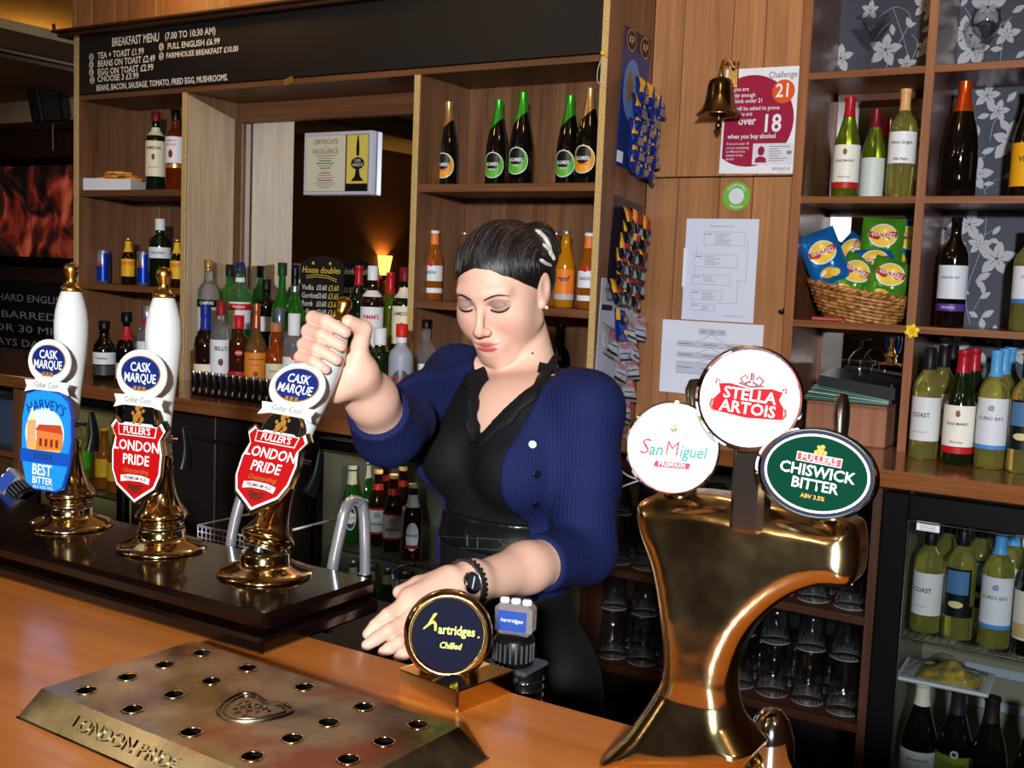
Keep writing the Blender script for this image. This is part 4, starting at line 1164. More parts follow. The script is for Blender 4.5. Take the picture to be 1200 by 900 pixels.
prof = [(0, -.022), (.022, -.022), (.036, -.018), (.0425, -.010), (.0445, 0), (.0425, .008), (.0385, .0115), (.0362, .0105), (.0355, .008), (0, .008)]
hh = link('font_head', MB().lathe(prof, 44, cap=False).mesh('font_head'), BRASS, hf, M=HM)
MB().prism(circle(.0352, 44), .0078, .0086).build('font_face', mat('font_navy', rgb(9, 12, 32), .6, spec=.05), hh)
LIME = mat('lime_print', rgb(206, 220, 40), .4)
hs = MB(); hs.tube([(-.0245, .0035, .0092), (-.020, .008, .0092), (-.0145, .0185, .0092), (-.0128, .0198, .0092)], [.0008, .0012, .0016, .0008], 6, flat=.3); hs.tube([(-.0245, .0035, .0092), (-.018, .010, .0092), (-.0145, .0112, .0092), (-.0130, .009, .0092), (-.0125, .0028, .0092)], [.0008, .0014, .0016, .0016, .0012], 6, flat=.3)
hs.build('swash_h', LIME, hh)
lettering('artridges', .0125, LIME, hh, T((.0085, .0045, .0090)), .02, sx=.82)
lettering('Chilled', .0085, LIME, hh, T((.0035, -.0105, .0090)), .02, shear=.2, sx=.9)
lettering('.', .012, LIME, hh, T((.0305, .0035, .0090)), .02)

def drinks_gun(name, label, origin, M):
    """Post-mix dispenser gun: clear button head on a ribbed black collar."""
    t = thing(name, label, 'dispenser', origin)
    loc = M.copy()
    def PP(mb, n, m): return link(n, mb.mesh(n), m, t, M=loc)
    PP(MB().box((-.021, -.012, .028), (.021, .014, .062), .005), 'button_head', mat('clear_acrylic', rgb(214, 206, 206), .08, trans=.75))
    PP(MB().box((-.016, -.0132, .034), (.016, -.0122, .056), .0002), 'button_label', mat('label_blue', rgb(30, 64, 140), .4))
    for k in (-1, 0, 1):
        PP(MB().lathe([(.0, .060), (.0052, .060), (.0052, .0655), (.004, .067), (0, .067)], 14, M=T((k * .0125, 0, 0)), cap=False), 'button', WHITEG)
    PP(MB().lathe([(.020, -.006), (.0225, 0), (.0225, .022), (.019, .028), (0, .030)], 26, cap=False), 'collar', BLACK)
    for k in range(12):
        a = PI + PI * (k + .5) / 12
        PP(MB().box((-.0012, -.0010, .002), (.0012, .0012, .022), .0003, M=T((.0227 * math.cos(a), .0227 * math.sin(a), 0)) @ Matrix.Rotation(a, 4, 'Z')), 'collar_rib', GREYP)
    return t, loc
gb = at_y(602, 772, 0.99)
t, L_ = drinks_gun('drinks_gun', 'clear topped drinks gun in a black holster behind the round brass font', gb, Matrix.Rotation(math.radians(14), 4, 'Z'))
lettering('hartridges', .0062, WHITE, t, L_ @ facing_front((0, -.0135, .046)), shear=.2)
MB().box((-.030, -.022, -.010), (.028, .030, -.004), .003).build('holster_plate', GREYP, t)
m = MB(); m.lathe([(.019, -.075), (.021, -.01)], 22, M=T((.010, .006, 0)), cap=True); m.build('holster_cup', BLACK, t)
m = MB()
for k in range(6):
    m.tube([(.010 + .0215 * math.cos(a), .006 + .0215 * math.sin(a), -.02 - k * .009) for a in [2 * PI * j / 20 for j in range(20)]], .0013, 5, closed=True)
m.build('holster_coil', CHROME, t); 
MB().box((-.03, -.065, -.016), (.02, -.020, -.010), .002).build('holster_arm', GREYP, t)
gl = at_y(-8, 590, 1.10)
t, L_ = drinks_gun('drinks_gun', 'clear drinks gun lying tilted at the left edge behind the plinth', at_y(30, 585, 1.09), Matrix.Rotation(math.radians(-62), 4, 'Y') @ Matrix.Rotation(.5, 4, 'Z'))
# ================================================================== bottles
PROF = {
    'wine': [(.0, .02), (.55, .02), (.9, .0), (1, .015), (1, .62), (.97, .66), (.80, .72), (.52, .77), (.40, .81), (.365, .85), (.36, .955), (.40, .957), (.40, .995), (.0, .995)],
    'burg': [(.0, .02), (.55, .02), (.9, .0), (1, .015), (1, .42), (.97, .50), (.84, .60), (.64, .70), (.46, .79), (.385, .86), (.37, .955), (.41, .957), (.41, .995), (.0, .995)],
    'champ': [(.0, .02), (.55, .02), (.92, .0), (1, .015), (1, .40), (.95, .50), (.80, .62), (.60, .73), (.45, .82), (.37, .90), (.36, .97), (.39, .972), (.39, .995), (.0, .995)],
    'spirit': [(.0, .01), (.9, .0), (1, .012), (1, .62), (.97, .665), (.80, .715), (.52, .75), (.42, .78), (.40, .90), (.44, .905), (.44, .925), (.0, .925)],
    'square': [(.0, .01), (.92, .0), (1, .012), (1, .66), (.95, .70), (.70, .73), (.45, .755), (.40, .79), (.40, .90), (.44, .905), (.44, .925), (.0, .925)],
    'onion': [(.0, .01), (.9, .0), (1, .02), (1, .46), (.93, .53), (.70, .61), (.45, .67), (.36, .74), (.32, .90), (.36, .905), (.36, .925), (.0, .925)],
    'squat': [(.0, .01), (.9, .0), (1, .02), (1, .50), (.90, .60), (.60, .68), (.45, .73), (.42, .86), (.46, .87), (.46, .90), (.0, .90)],
    'beer': [(.0, .02), (.85, .0), (1, .02), (1, .54), (.95, .60), (.75, .68), (.54, .77), (.46, .85), (.43, .955), (.47, .957), (.47, .985), (.0, .985)],
}
def gl_solid(name, c, trans=.0, rough=.05, coat=.6, ior=1.45):
    return mat(name, c, rough, trans=trans, coat=coat, ior=ior)
G = {
    'black': gl_solid('bottle_black_glass', rgb(12, 9, 8), .0),
    'brown': gl_solid('bottle_brown_glass', rgb(38, 18, 8), .25),
    'dkgreen': gl_solid('bottle_dark_green_glass', rgb(14, 34, 14), .3),
    'green': gl_solid('bottle_green_glass', rgb(70, 180, 66), .85, .03),
    'leaf': gl_solid('bottle_leaf_green_glass', rgb(166, 188, 56), .88, .02, coat=.3),
    'clear': gl_solid('bottle_clear_glass', rgb(226, 230, 232), .9, .02, coat=.2),
    'straw': gl_solid('bottle_straw_wine', rgb(230, 224, 128), .90, .02, coat=.3),
    'amber': gl_solid('bottle_amber_spirit', rgb(150, 62, 14), .7, .03),
    'orange': gl_solid('bottle_orange_drink', rgb(196, 112, 30), .6, .05),
    'juice': gl_solid('bottle_orange_juice', rgb(196, 124, 14), .2, .08),
    'redliq': gl_solid('bottle_red_spirit', rgb(130, 10, 20), .5, .04),
    'frost': gl_solid('bottle_frosted', rgb(170, 176, 190), .25, .45, coat=0),
    'cola': gl_solid('bottle_cola', rgb(40, 16, 10), .2),
}
PM = {}
def pm(r, g, b, rough=.45, metal=0.0):
    k = (r, g, b, rough, metal)
    if k not in PM:
        PM[k] = mat('print_%d_%d_%d_%d_%d' % (r, g, b, int(rough * 100), int(metal * 100)), rgb(r, g, b), rough, metal, spec=.3)
    return PM[k]

def arc_label(R, z0, z1, deg, m, parent, name='label', a_c=-PI / 2, e=.0005, seg=18, wavy=0.0):
    a = math.radians(deg) / 2
    o = MB().lathe([(R + e, z0), (R + e, z1)], seg, cap=False, a0=a_c - a, a1=a_c + a)
    return o.build(name, m, parent)
def round_text(s, size, m, parent, R, z, bold=.015, da=0.0, e=.0021, **kw):
    M = Matrix.Rotation(da, 4, 'Z') @ facing_front((0, -(R + e), z))
    return lettering(s, size, m, parent, M, bold, bend=R + e, **kw)
def ell_label(R, zc, w, h, m, parent, name='label', e=.0006, da=0.0, n=28):
    """Oval label wrapped round the bottle."""
    vs = [(0, 0)] + [(w * math.cos(2 * PI * k / n), h * math.sin(2 * PI * k / n)) for k in range(n)]
    pts = []
    # rings so that it follows the curve
    rings = 4; P2 = [(0, 0)]
    fs = []
    for r in range(1, rings + 1):
        for k in range(n):
            P2.append((w * r / rings * math.cos(2 * PI * k / n), h * r / rings * math.sin(2 * PI * k / n)))
    for k in range(n):
        fs.append((0, 1 + k, 1 + (k + 1) % n))
    for r in range(rings - 1):
        for k in range(n):
            a, b = 1 + r * n + k, 1 + r * n + (k + 1) % n
            fs.append((a, a + n, b + n, b))
    for (x_, y_) in P2:
        a = x_ / (R + e) + da
        pts.append((math.sin(a) * (R + e), -math.cos(a) * (R + e), zc + y_))
    return MB().add(pts, fs, True).build(name, m, parent)

def face_cam(P, extra=0.0):
    return math.atan2(-P[0], P[1]) + extra

def bottle(P, kind, H, R, glass, label, cat='bottle', cap=None, foil=None, labels=(), ovals=(), texts=(), neck=None, rot=0.0, group=None, name='bottle', liquid=None, seg=26):
    """P base point; cap=(material, z0, z1, r); foil=(material, z0): sheath over the neck."""
    t = thing(name, label, cat, P, face_cam(P, rot), group)
    pr = [(r * R, z * H) for r, z in PROF[kind]]
    MB().lathe(pr, seg, cap=False).build('glass_body', G[glass] if isinstance(glass, str) else glass, t)
    def r_at(z):
        for (r0, z0), (r1, z1) in zip(pr[2:-1], pr[3:]):
            if z0 <= z <= z1:
                return r0 + (r1 - r0) * (z - z0) / max(z1 - z0, 1e-9)
        return pr[-2][0]
    if foil:
        m, z0 = foil[:2]; slant = foil[2] if len(foil) > 2 else 0
        zz = [z0 * H + (1.0 - z0) * H * k / 12 for k in range(13)]
        mb = MB(); n = 24; vs = []; fs = []
        for zi in zz:
            for k in range(n):
                a = 2 * PI * k / n
                f = 1 - (zi - zz[0]) / (zz[-1] - zz[0])
                z = zi + slant * H * f * math.cos(a + .2)
                r = r_at(min(z, H * .99)) + .0007
                vs.append((r * math.cos(a), r * math.sin(a), z))
        for i in range(12):
            for k in range(n):
                fs.append((i * n + k, i * n + (k + 1) % n, (i + 1) * n + (k + 1) % n, (i + 1) * n + k))
        mb.add(vs, fs, True); mb.add(vs[-n:], [tuple(range(n))])
        mb.build('neck_foil', m, t)
    if cap:
        m, z0, z1, r = cap
        MB().lathe([(r * R * .98, z0 * H), (r * R, z0 * H + .002), (r * R, z1 * H - .0015), (r * R * .88, z1 * H), (0, z1 * H)], 22, cap=False).build('cap', m, t)
    if neck:
        m, z0, z1 = neck
        MB().lathe([(r_at(z0 * H + (z1 - z0) * H * k / 5) + .0007, z0 * H + (z1 - z0) * H * k / 5) for k in range(6)], 22, cap=False).build('neck_label', m, t)
    for (z0, z1, deg, m) in labels:
        arc_label(R, z0 * H, z1 * H, deg, m, t, e=.0005 + .0002 * len([1 for q in labels if q[0] < z0 and q[1] > z1]) + (.0003 if (z1 - z0) < .08 else 0))
    for k, (zc, w, h, m) in enumerate(ovals):
        ell_label(R, zc * H, w, h, m, t, e=.0006 + .0003 * k)
    for q in texts:
        s, size, z, m = q[:4]; kw = q[4] if len(q) > 4 else {}
        round_text(s, size, m, t, R, z * H, **kw)
    return t

def on(px, Y, z):
    """World point: standing at depth Y and height z where the photo column px shows it."""
    lo_, hi_ = -100.0, 1000.0
    for _ in range(40):                   # find the image row of that height at this column
        mid = (lo_ + hi_) / 2
        p = at_y(px, mid, Y)
        if p.z > z: lo_ = mid
        else: hi_ = mid
    p = at_y(px, (lo_ + hi_) / 2, Y)
    return Vector((p.x, Y, z))

WLAB = pm(222, 224, 228); CRLAB = pm(226, 216, 186); BLK = pm(16, 16, 18); REDP = pm(190, 24, 30); GRNP = pm(76, 170, 40); ORP = pm(226, 120, 30); YELP = pm(226, 176, 30); SILV = pm(170, 172, 178, .3, .8); GOLDP = pm(206, 160, 90, .3, .7); NAVP = pm(22, 34, 90); BLUP = pm(70, 150, 214); PURP = pm(80, 50, 130)
INKP = pm(40, 40, 48)

# ---- cider bottles on the right upper shelf
Z1R, Z2R = 1.783, 1.408
def cider(px, Y, gold, label):
    P = on(px, Y, Z1R)
    bottle(P, 'champ', .285, .0375, 'black', label, 'cider bottle', foil=((pm(196, 152, 92, .3, .7) if gold else pm(60, 160, 40, .3, .5)), .70, .09),
           ovals=((.255, .040, .042, pm(226, 228, 226)), (.255, .0375, .0395, pm(226, 156, 30) if gold else pm(90, 176, 50)), (.30, .026, .026, BLK)),
           texts=(('BULMERS', .0155, .265, pm(226, 226, 226), dict(sx=.72, bold=.04)), ('ORIGINAL' if gold else 'PEAR', .0085, .205, pm(200, 40, 40) if gold else pm(226, 226, 226), {})), rot=-.42, group='cider bottles on the upper shelf')
cider(523, 3.06, True, 'gold necked cider bottle alone at the left of the upper shelf')
cider(581, 3.08, False, 'shorter looking green foil cider bottle, left of the middle pair')
cider(609, 2.98, False, 'green foil cider bottle standing forward, right of the middle pair')
cider(664, 3.08, False, 'green foil cider bottle beside the gold one at the right end of the shelf')
cider(687, 2.98, True, 'gold foil cider bottle at the right end of the upper shelf by the gold tape')
# ---- mixers on the lower right shelf
def breezer(px, Y, label):
    bottle(on(px, Y, Z2R), 'beer', .232, .0305, 'orange', label, cap=(WLAB, .955, 1.0, .5), neck=(pm(226, 120, 50), .80, .95),
           labels=((.28, .50, 200, WLAB), (.11, .18, 200, WLAB)), ovals=((.53, .010, .010, REDP),), texts=(('BREEZER', .0125, .40, INKP, dict(sx=.75)),), rot=-.3, group='alcopop bottles on the lower right shelf')
breezer(507, 3.0, 'orange alcopop bottle with white label, left end of the lower shelf')
breezer(687, 3.0, 'orange alcopop bottle with white label beside the gold taped post')
bottle(on(542, 3.1, Z2R), 'beer', .235, .029, 'orange', 'orange drink bottle mostly hidden behind the left side of the barmaid head', cap=(SILV, .955, 1.0, .5))
bottle(on(660, 2.99, Z2R), 'beer', .238, .031, 'juice', 'fruit juice bottle with orange and silver label right of the barmaid head', cap=(SILV, .955, 1.0, .5), labels=((.18, .50, 220, ORP), (.11, .18, 220, pm(170, 176, 190))), texts=(('reef', .024, .38, NAVP, dict(bold=.03, shear=.3)),), rot=-.2)
bottle(on(648, 3.08, Z2R), 'beer', .238, .029, 'orange', 'orange drink bottle just behind the hair clip of the barmaid', cap=(SILV, .955, 1.0, .5), labels=((.2, .5, 220, NAVP),))
bottle(on(497, 2.96, ZC), 'spirit', .29, .036, 'clear', 'clear bottle with dark top left of the barmaid shoulder', cap=(BLACK, .90, 1.0, .46), labels=((.2, .5, 160, WLAB),))
bottle(on(652, 3.02, ZC), 'wine', .30, .036, 'black', 'dark bottle with black top right of the barmaid neck', foil=(BLACK, .8))

# ---- left section of the unit
Z1L, Z2L = 1.775, 1.402
bottle(on(182, 3.02, Z1L), 'spirit', .315, .0385, 'dkgreen', 'dark green whiskey bottle with cream label on the top left shelf', cap=(pm(110, 20, 24), .88, 1.0, .46), labels=((.19, .63, 190, CRLAB),), neck=(CRLAB, .70, .80), texts=(('JAMESON', .0165, .54, INKP, dict(sx=.85, bold=.03)), ('IRISH WHISKEY', .006, .30, INKP)), ovals=((.43, .007, .012, pm(120, 50, 30)),), rot=-.25)
bottle(on(205, 3.0, Z1L), 'spirit', .315, .0385, 'amber', 'amber whisky bottle with white bird label beside the cabinet post', cap=(BLACK, .87, 1.0, .46), labels=((.34, .66, 200, WLAB), (.28, .33, 200, GOLDP)), texts=(('FAMOUS', .011, .61, REDP), ('GROUSE', .011, .56, REDP)), ovals=((.45, .009, .016, pm(130, 40, 40)),), rot=-.5)
def redbull(px, Y, label):
    P = on(px, Y, Z2L)
    t = thing('drinks_can', label, 'can', P, face_cam(P, -.3), 'energy drink cans on the left shelf')
    R, H = .0262, .137
    MB().lathe([(0, .002), (.018, 0), (.022, .002), (R, .010), (R, H - .012), (.0225, H - .003), (.0225, H), (.020, H), (.019, H - .003), (0, H - .003)], 26, cap=False).build('can_body', pm(176, 182, 200, .28, .85), t)
    for a_c in (-PI / 2, PI / 2):
        arc_label(R, .010, H * .52, 180 if a_c < 0 else 0.1, pm(20, 60, 170, .3, .5), t, 'blue_panel', a_c - .35)
    arc_label(R, H * .52, H - .014, 80, pm(24, 64, 176, .3, .5), t, 'blue_panel', -PI / 2 + .9)
    ell_label(R, H * .56, .011, .006, pm(200, 30, 40), t, 'bull_mark', .0009, -.2); ell_label(R, H * .56, .006, .006, pm(236, 190, 40), t, 'sun_mark', .0007, -.05)
redbull(121, 3.0, 'blue and silver energy drink can alone at the left of the shelf')
redbull(168, 3.0, 'blue and silver energy drink can between the yellow label bottle and the gin')
redbull(198, 3.06, 'energy drink can half hidden behind the green gin bottle')
def ginger(px, label):
    bottle(on(px, 2.98, Z2L), 'beer', .188, .0265, 'brown', label, cap=(GOLDP, .955, 1.0, .5), neck=(YELP, .70, .93), labels=((.18, .55, 220, YELP), (.42, .5, 220, ORP)), rot=-.2, group='yellow label beer bottles on the left shelf')
ginger(150, 'small brown bottle with yellow labels between two energy drink cans')
ginger(207, 'small bottle with yellow labels beside the gold taped cabinet post')
bottle(on(187, 2.97, Z2L), 'square', .265, .042, 'dkgreen', 'green gin bottle with pale label and white cap on the left shelf', cap=(WLAB, .83, 1.0, .46), labels=((.42, .58, 170, WLAB),), texts=(("Gordon's", .015, .50, INKP, dict(shear=.25)),), rot=-.2)
# box of snack bars
P = on(134, 3.02, Z1L)
bx = thing('snack_box', 'open white cardboard box of orange snack bars on the top left shelf', 'box', P, .35)
MB().box((-.115, -.07, 0), (.115, .07, .004)).box((-.115, -.07, 0), (.115, -.067, .05)).box((-.115, .067, 0), (.115, .07, .05)).box((-.115, -.067, 0), (-.112, .067, .05)).box((.112, -.067, 0), (.115, .067, .05)).build('carton', pm(214, 216, 222), bx)
for k, (dx, dy, dz, a) in enumerate(((-.055, 0, .048, .2), (-.025, .012, .054, -.15), (.01, .0, .06, .1), (.05, .01, .056, -.2), (.08, -.005, .05, .15), (0, .02, .070, .9), (.03, -.01, .074, .4), (.06, .0, .064, 1.2))):
    b = thing('snack_bar', 'orange wrapped snack bar heaped in the white box', 'snack bar', P + Matrix.Rotation(.35, 3, 'Z') @ Vector((dx, dy, dz - .002)), .35 + a, 'orange snack bars in the white box')
    MB().box((-.05, -.011, 0), (.05, .011, .012), .004).build('wrapper', pm(206, 120, 40), b)
    MB().box((-.02, -.0115, .001), (.02, .0115, .0125), .004).build('wrapper_band', pm(220, 180, 70), b)
# ---- counter, left of the middle pump
bottle(on(122, 2.66, ZC), 'squat', .22, .040, 'black', 'dark squat liqueur bottle with white label behind the leftmost pump', cap=(BLACK, .86, 1.0, .5), labels=((.28, .48, 170, WLAB), (.10, .26, 170, GREYP)), texts=(('TIA MARIA', .010, .38, INKP),), rot=-.3)
bottle(on(148, 2.64, ZC), 'onion', .26, .038, 'black', 'dark liqueur bottle with a red ribbon band between the first two pumps', cap=(BLACK, .86, 1.0, .5), labels=((.08, .30, 190, pm(190, 190, 186)),), neck=(pm(170, 30, 34), .62, .80), texts=(('disaronno', .011, .19, INKP),), rot=-.3)
bottle(on(172, 2.70, ZC), 'spirit', .285, .036, 'clear', 'vodka bottle with silver cap and red label left of the middle pump', cap=(pm(150, 156, 170, .3, .7), .84, 1.0, .5), labels=((.2, .55, 180, WLAB),), neck=(REDP, .76, .83), texts=(('ABSOLUT', .013, .40, NAVP, dict(bold=.03)),))
bottle(on(184, 2.78, ZC), 'spirit', .26, .036, 'brown', 'brown spirit bottle half hidden behind the middle pump handle', cap=(BLACK, .86, 1.0, .5))
# ---- spirits in front of the mirror: back row
YB_, YF = 3.05, 2.76
ZR = ZC + .115
rs = thing('bottle_step', 'raised wooden step carrying the back row of spirits before the mirror', 'step shelf', (-2.73, 3.03, ZC))
MB().box((-.515, -.12, 0), (.515, .145, .115), .002).build('step_box', OAK_H, rs)
bottle(on(243, 2.945, ZR), 'spirit', .345, .040, 'clear', 'tall clear aperitif bottle with gold cap and black banded label by the mirror', cap=(GOLDP, .88, 1.0, .42), labels=((.22, .48, 180, pm(200, 206, 190)), (.49, .565, 190, BLK)), texts=(('CAMPARI', .0175, .527, WLAB, dict(sx=.75, bold=.03)),), rot=-.15)
bottle(on(280, YB_ - .02, ZR), 'spirit', .34, .041, gl_solid('bottle_pale_green_glass', rgb(120, 190, 120), .85, .03), 'pale green vermouth bottle with dark blue cap and red banded label by the mirror', cap=(NAVP, .88, 1.0, .42), labels=((.26, .56, 170, WLAB), (.47, .54, 172, REDP)), texts=(('CINZANO', .0135, .505, WLAB, dict(sx=.8, bold=.03)),), neck=(WLAB, .78, .83), rot=-.1)
bottle(on(268, YB_ + .05, ZR), 'spirit', .33, .036, 'green', 'green vermouth bottle half hidden behind the blue capped vermouth bottle', cap=(BLK, .86, 1.0, .45))
bottle(on(329, YB_, ZR), 'onion', .345, .038, 'green', 'bright green liqueur bottle left of the house doubles board', cap=(pm(20, 60, 30), .86, 1.0, .45))
bottle(on(344, YB_ - .04, ZR), 'onion', .325, .038, 'green', 'bright green bottle with dark foil against the house doubles board', foil=(BLACK, .82), neck=(SILV, .74, .80))
bottle(on(311, YB_ + .02, ZR), 'spirit', .28, .037, 'black', 'dark bottle between the clear and green bottles by the mirror', cap=(BLK, .86, 1.0, .45), labels=((.3, .5, 150, WLAB),))
bottle(on(418, YB_ - .02, ZR), 'wine', .345, .037, 'dkgreen', 'green wine bottle with red capsule in front of the board, above the hand', foil=(pm(170, 24, 34, .3), .80))
bottle(on(434, 2.93, ZR), 'spirit', .345, .039, 'cola', 'dark bottle with white cap and tall white label above the hand', cap=(WLAB, .86, 1.0, .46), labels=((.06, .60, 170, WLAB),), neck=(WLAB, .70, .76), texts=(("PIMM'S", .02, .50, pm(190, 24, 60), dict(bold=.02)),), rot=-.1)
bottle(on(455, YB_ - .02, ZR), 'wine', .325, .037, 'leaf', 'light green wine bottle with red capsule left of the whiskey bottle', foil=(pm(180, 24, 34, .3), .78))
bottle(on(471, 2.99, ZR), 'spirit', .345, .039, 'dkgreen', 'whiskey bottle with cream label in front of the mirror right edge', cap=(pm(110, 20, 24), .86, 1.0, .46), labels=((.25, .62, 180, CRLAB),), neck=(CRLAB, .70, .80), texts=(('JAMESON', .0165, .545, INKP, dict(sx=.85, bold=.03)),), ovals=((.42, .008, .014, pm(150, 60, 30)),), rot=-.15)
# front row
bottle(on(240, YF, ZC), 'squat', .30, .040, 'brown', 'brandy bottle with tall blue neck foil and cream label, front row left', foil=(pm(30, 44, 140, .35), .70), labels=((.10, .30, 170, CRLAB),), texts=(('COURVOISIER', .0095, .20, INKP),), rot=.1)
bottle(on(258, YF + .02, ZC), 'spirit', .315, .037, 'clear', 'clear whisky bottle with dark red cap and tall white label, front row', cap=(pm(140, 20, 40), .84, 1.0, .48), labels=((.16, .57, 180, WLAB),), texts=(("BELL'S", .02, .47, INKP, dict(bold=.03, sx=.85)),), ovals=((.32, .009, .013, pm(120, 40, 40)),))
bottle(on(279, YF + .01, ZC), 'spirit', .27, .036, gl_solid('bottle_rum_brown', rgb(90, 40, 20), .6, .04), 'rum bottle with bright red cap and red label, front row', cap=(pm(196, 20, 34), .83, 1.0, .48), labels=((.10, .28, 180, pm(170, 34, 34)),), ovals=((.52, .014, .010, pm(190, 30, 30)),), texts=(('OVD', .010, .52, WLAB),))
bottle(on(299, YF, ZC), 'onion', .315, .038, gl_solid('bottle_pale_amber', rgb(200, 150, 90), .85, .03), 'whisky bottle with copper neck and orange label, front row', foil=(pm(176, 100, 62, .3, .6), .74), labels=((.12, .47, 190, pm(214, 130, 40)),), texts=(('GLENMORANGIE', .0075, .40, INKP), ('TEN YEARS OLD', .005, .34, INKP)), ovals=((.24, .008, .010, pm(120, 60, 30)),))
bottle(on(322, YF, ZC), 'squat', .255, .037, gl_solid('bottle_orange_amber', rgb(200, 90, 20), .7, .03), 'stubby whisky bottle with wooden stopper and pale label, front row', cap=(pm(170, 110, 70), .88, 1.0, .55), labels=((.18, .46, 120, pm(206, 196, 160)),), texts=(('GLENLIVET', .008, .36, INKP),))
bottle(on(343, YF + .01, ZC), 'spirit', .29, .037, 'clear', 'clear rum bottle with long white cap and white label, front row', cap=(WLAB, .74, 1.0, .56), labels=((.2, .5, 160, WLAB),), ovals=((.50, .010, .010, pm(180, 20, 30)),), texts=(('BACARDI', .014, .39, INKP, dict(sx=.85)),))
bottle(on(326, YF + .1, ZC), 'spirit', .30, .036, 'clear', 'clear bottle with steel blue cap behind the stubby whisky bottle', cap=(pm(110, 126, 150, .3, .6), .82, 1.0, .5))
bottle(on(443, 2.74, ZC), 'square', .265, .041, 'dkgreen', 'green gin bottle with white cap between the hand and the vodka bottle', cap=(WLAB, .80, 1.0, .5), labels=((.14, .38, 150, WLAB),), texts=(("Gordon's", .016, .26, INKP, dict(shear=.25)),), rot=-.05)
bottle(on(468, 2.70, ZC), 'spirit', .285, .0385, 'frost', 'frosted vodka bottle with red cap left of the barmaid shoulder', cap=(pm(206, 30, 30), .86, 1.0, .48), neck=(WLAB, .80, .855), ovals=((.38, .030, .038, pm(110, 112, 122, .3, .6)),), texts=(('CHEKOVERS', .017, .42, pm(180, 20, 30), dict(sx=.72, bold=.03)),))
bottle(on(425, 2.84, ZC), 'spirit', .27, .036, 'black', 'dark bottle behind the wrist of the pulling hand', cap=(BLK, .84, 1.0, .5))

# chrome fluted rail of measures in front of the bottles
ra, rb_ = on(226, 2.60, ZC), on(336, 2.60, ZC)
ml = thing('fluted_drip_rail', 'fluted chrome and black drip rail in front of the spirit bottles', 'rail', ((ra.x + rb_.x) / 2, 2.60, ZC))
L_ = rb_.x - ra.x
MB().box((-L_ / 2, -.01, 0), (L_ / 2, .05, .075), .003).build('rail_body', BLACK, ml)
for k in range(14):
    x_ = -L_ / 2 + L_ * (k + .5) / 14
    MB().lathe([(.006, .012), (.0065, .014), (.0065, .083), (.006, .085), (0, .085)], 10, M=T((x_, -.011, 0)), cap=True).build('flute', CHROME, ml)

# ---- house doubles board (written on both sides)
def board_outline(w, h, rise):
    o = [(-w, 0), (w, 0), (w, h)]
    for k in range(1, 12):
        a = PI * k / 12
        o.append((w * math.cos(a), h + rise * math.sin(a)))
    o.append((-w, h))
    return o
pa = on(362, 3.03, ZR)
hb = thing('price_board', 'black easel board chalked with house doubles prices before the mirror', 'blackboard', (pa.x, 3.09, ZR), .12)
MB().prism(board_outline(.092, .335, .038), -.006, .006, M=facing_front((0, 0, 0))).build('slate', SLATE, hb)
for side in (0, 1):
    F0 = Matrix.Rotation(PI * side, 4, 'Z') @ facing_front((0, -.0066, 0))
    yel, whi = CHALK_Y, CHALK
    lettering('House doubles', .034, yel if side == 0 else whi, hb, F0 @ T((0, .322, 0)), .0, shear=.15, sx=.82)
    if side == 0:
        for k in (0, 1):
            m = MB(); m.tube([(-.065, .300 - k * .008, 0), (-.02, .306 - k * .008, 0), (.03, .303 - k * .008, 0), (.07, .290 - k * .008, 0)], .0013, 5, flat=.3)
            link('underline', m.mesh('underline'), yel, hb, M=F0)
        for s_ in (-.035, .04):
            m = MB(); m.prism([((.008 if k % 2 == 0 else .0032) * math.cos(PI / 2 + PI * k / 5) + s_, (.008 if k % 2 == 0 else .0032) * math.sin(PI / 2 + PI * k / 5) + .348) for k in range(10)], 0, .0005)
            link('star', m.mesh('star'), yel, hb, M=F0)
    rws = (('Vodka', '£3.60', 0), ('Gordon', '£3.65', 1), ('Bomb', '£3.65', 2), ('Bells', '£3.65', 3), ('Jack D', '£3.75', 4), ('Grouse', '£3.75', 5), ('Double up', '', 6.6)) if side == 0 else (('£2.70', '£3.50', .3), ('Vodka', '', 2.2))
    for (a_, b_, k) in rws:
        zz = .258 - k * .030
        lettering(a_, .029, whi, hb, F0 @ T((-.084, zz, 0)), align='LEFT', sx=.72, shear=.1)
        if b_:
            lettering('£0.60' if side == 0 else b_, .029, whi, hb, F0 @ T((.004, zz, 0)), sx=.7, shear=.1)
            lettering(b_, .029, yel if side == 0 else whi, hb, F0 @ T((.056, zz, 0)), sx=.7, shear=.1)

# ---- framed certificate on the mirror
c0, c1 = at_y(357, 156, 3.155), at_y(434, 228, 3.155)
cw, ch = c1.x - c0.x, c0.z - c1.z
ce = thing('framed_certificate', 'certificate in a pale frame hung on the mirror', 'certificate', ((c0.x + c1.x) / 2, 3.16, (c0.z + c1.z) / 2))
MB().box((-cw / 2, -.006, -ch / 2), (cw / 2, .022, ch / 2), .002).build('certificate_frame', mat('pale_frame', rgb(190, 190, 206), .35), ce)
FC = facing_front((0, -.0066, 0))
def pl(x0, y0, x1, y1, m, n, par, F, z=0.0, th=.0004):
    return link(n, MB().box((x0, y0, z), (x1, y1, z + th)).mesh(n), m, par, M=F)
pl(-cw / 2 + .012, -ch / 2 + .012, cw / 2 - .012, ch / 2 - .012, INKP, 'print_border', ce, FC)
pl(-cw / 2 + .013, -ch / 2 + .013, cw * .13, ch / 2 - .013, pm(206, 202, 178), 'print_paper', ce, FC, .0004)
pl(cw * .15, -ch / 2 + .014, cw / 2 - .014, ch / 2 - .014, pm(214, 196, 90), 'print_panel', ce, FC, .0004)
pl(cw * .15, -ch / 2 + .014, cw / 2 - .014, -ch / 2 + .04, BLK, 'print_foot', ce, FC, .0008)
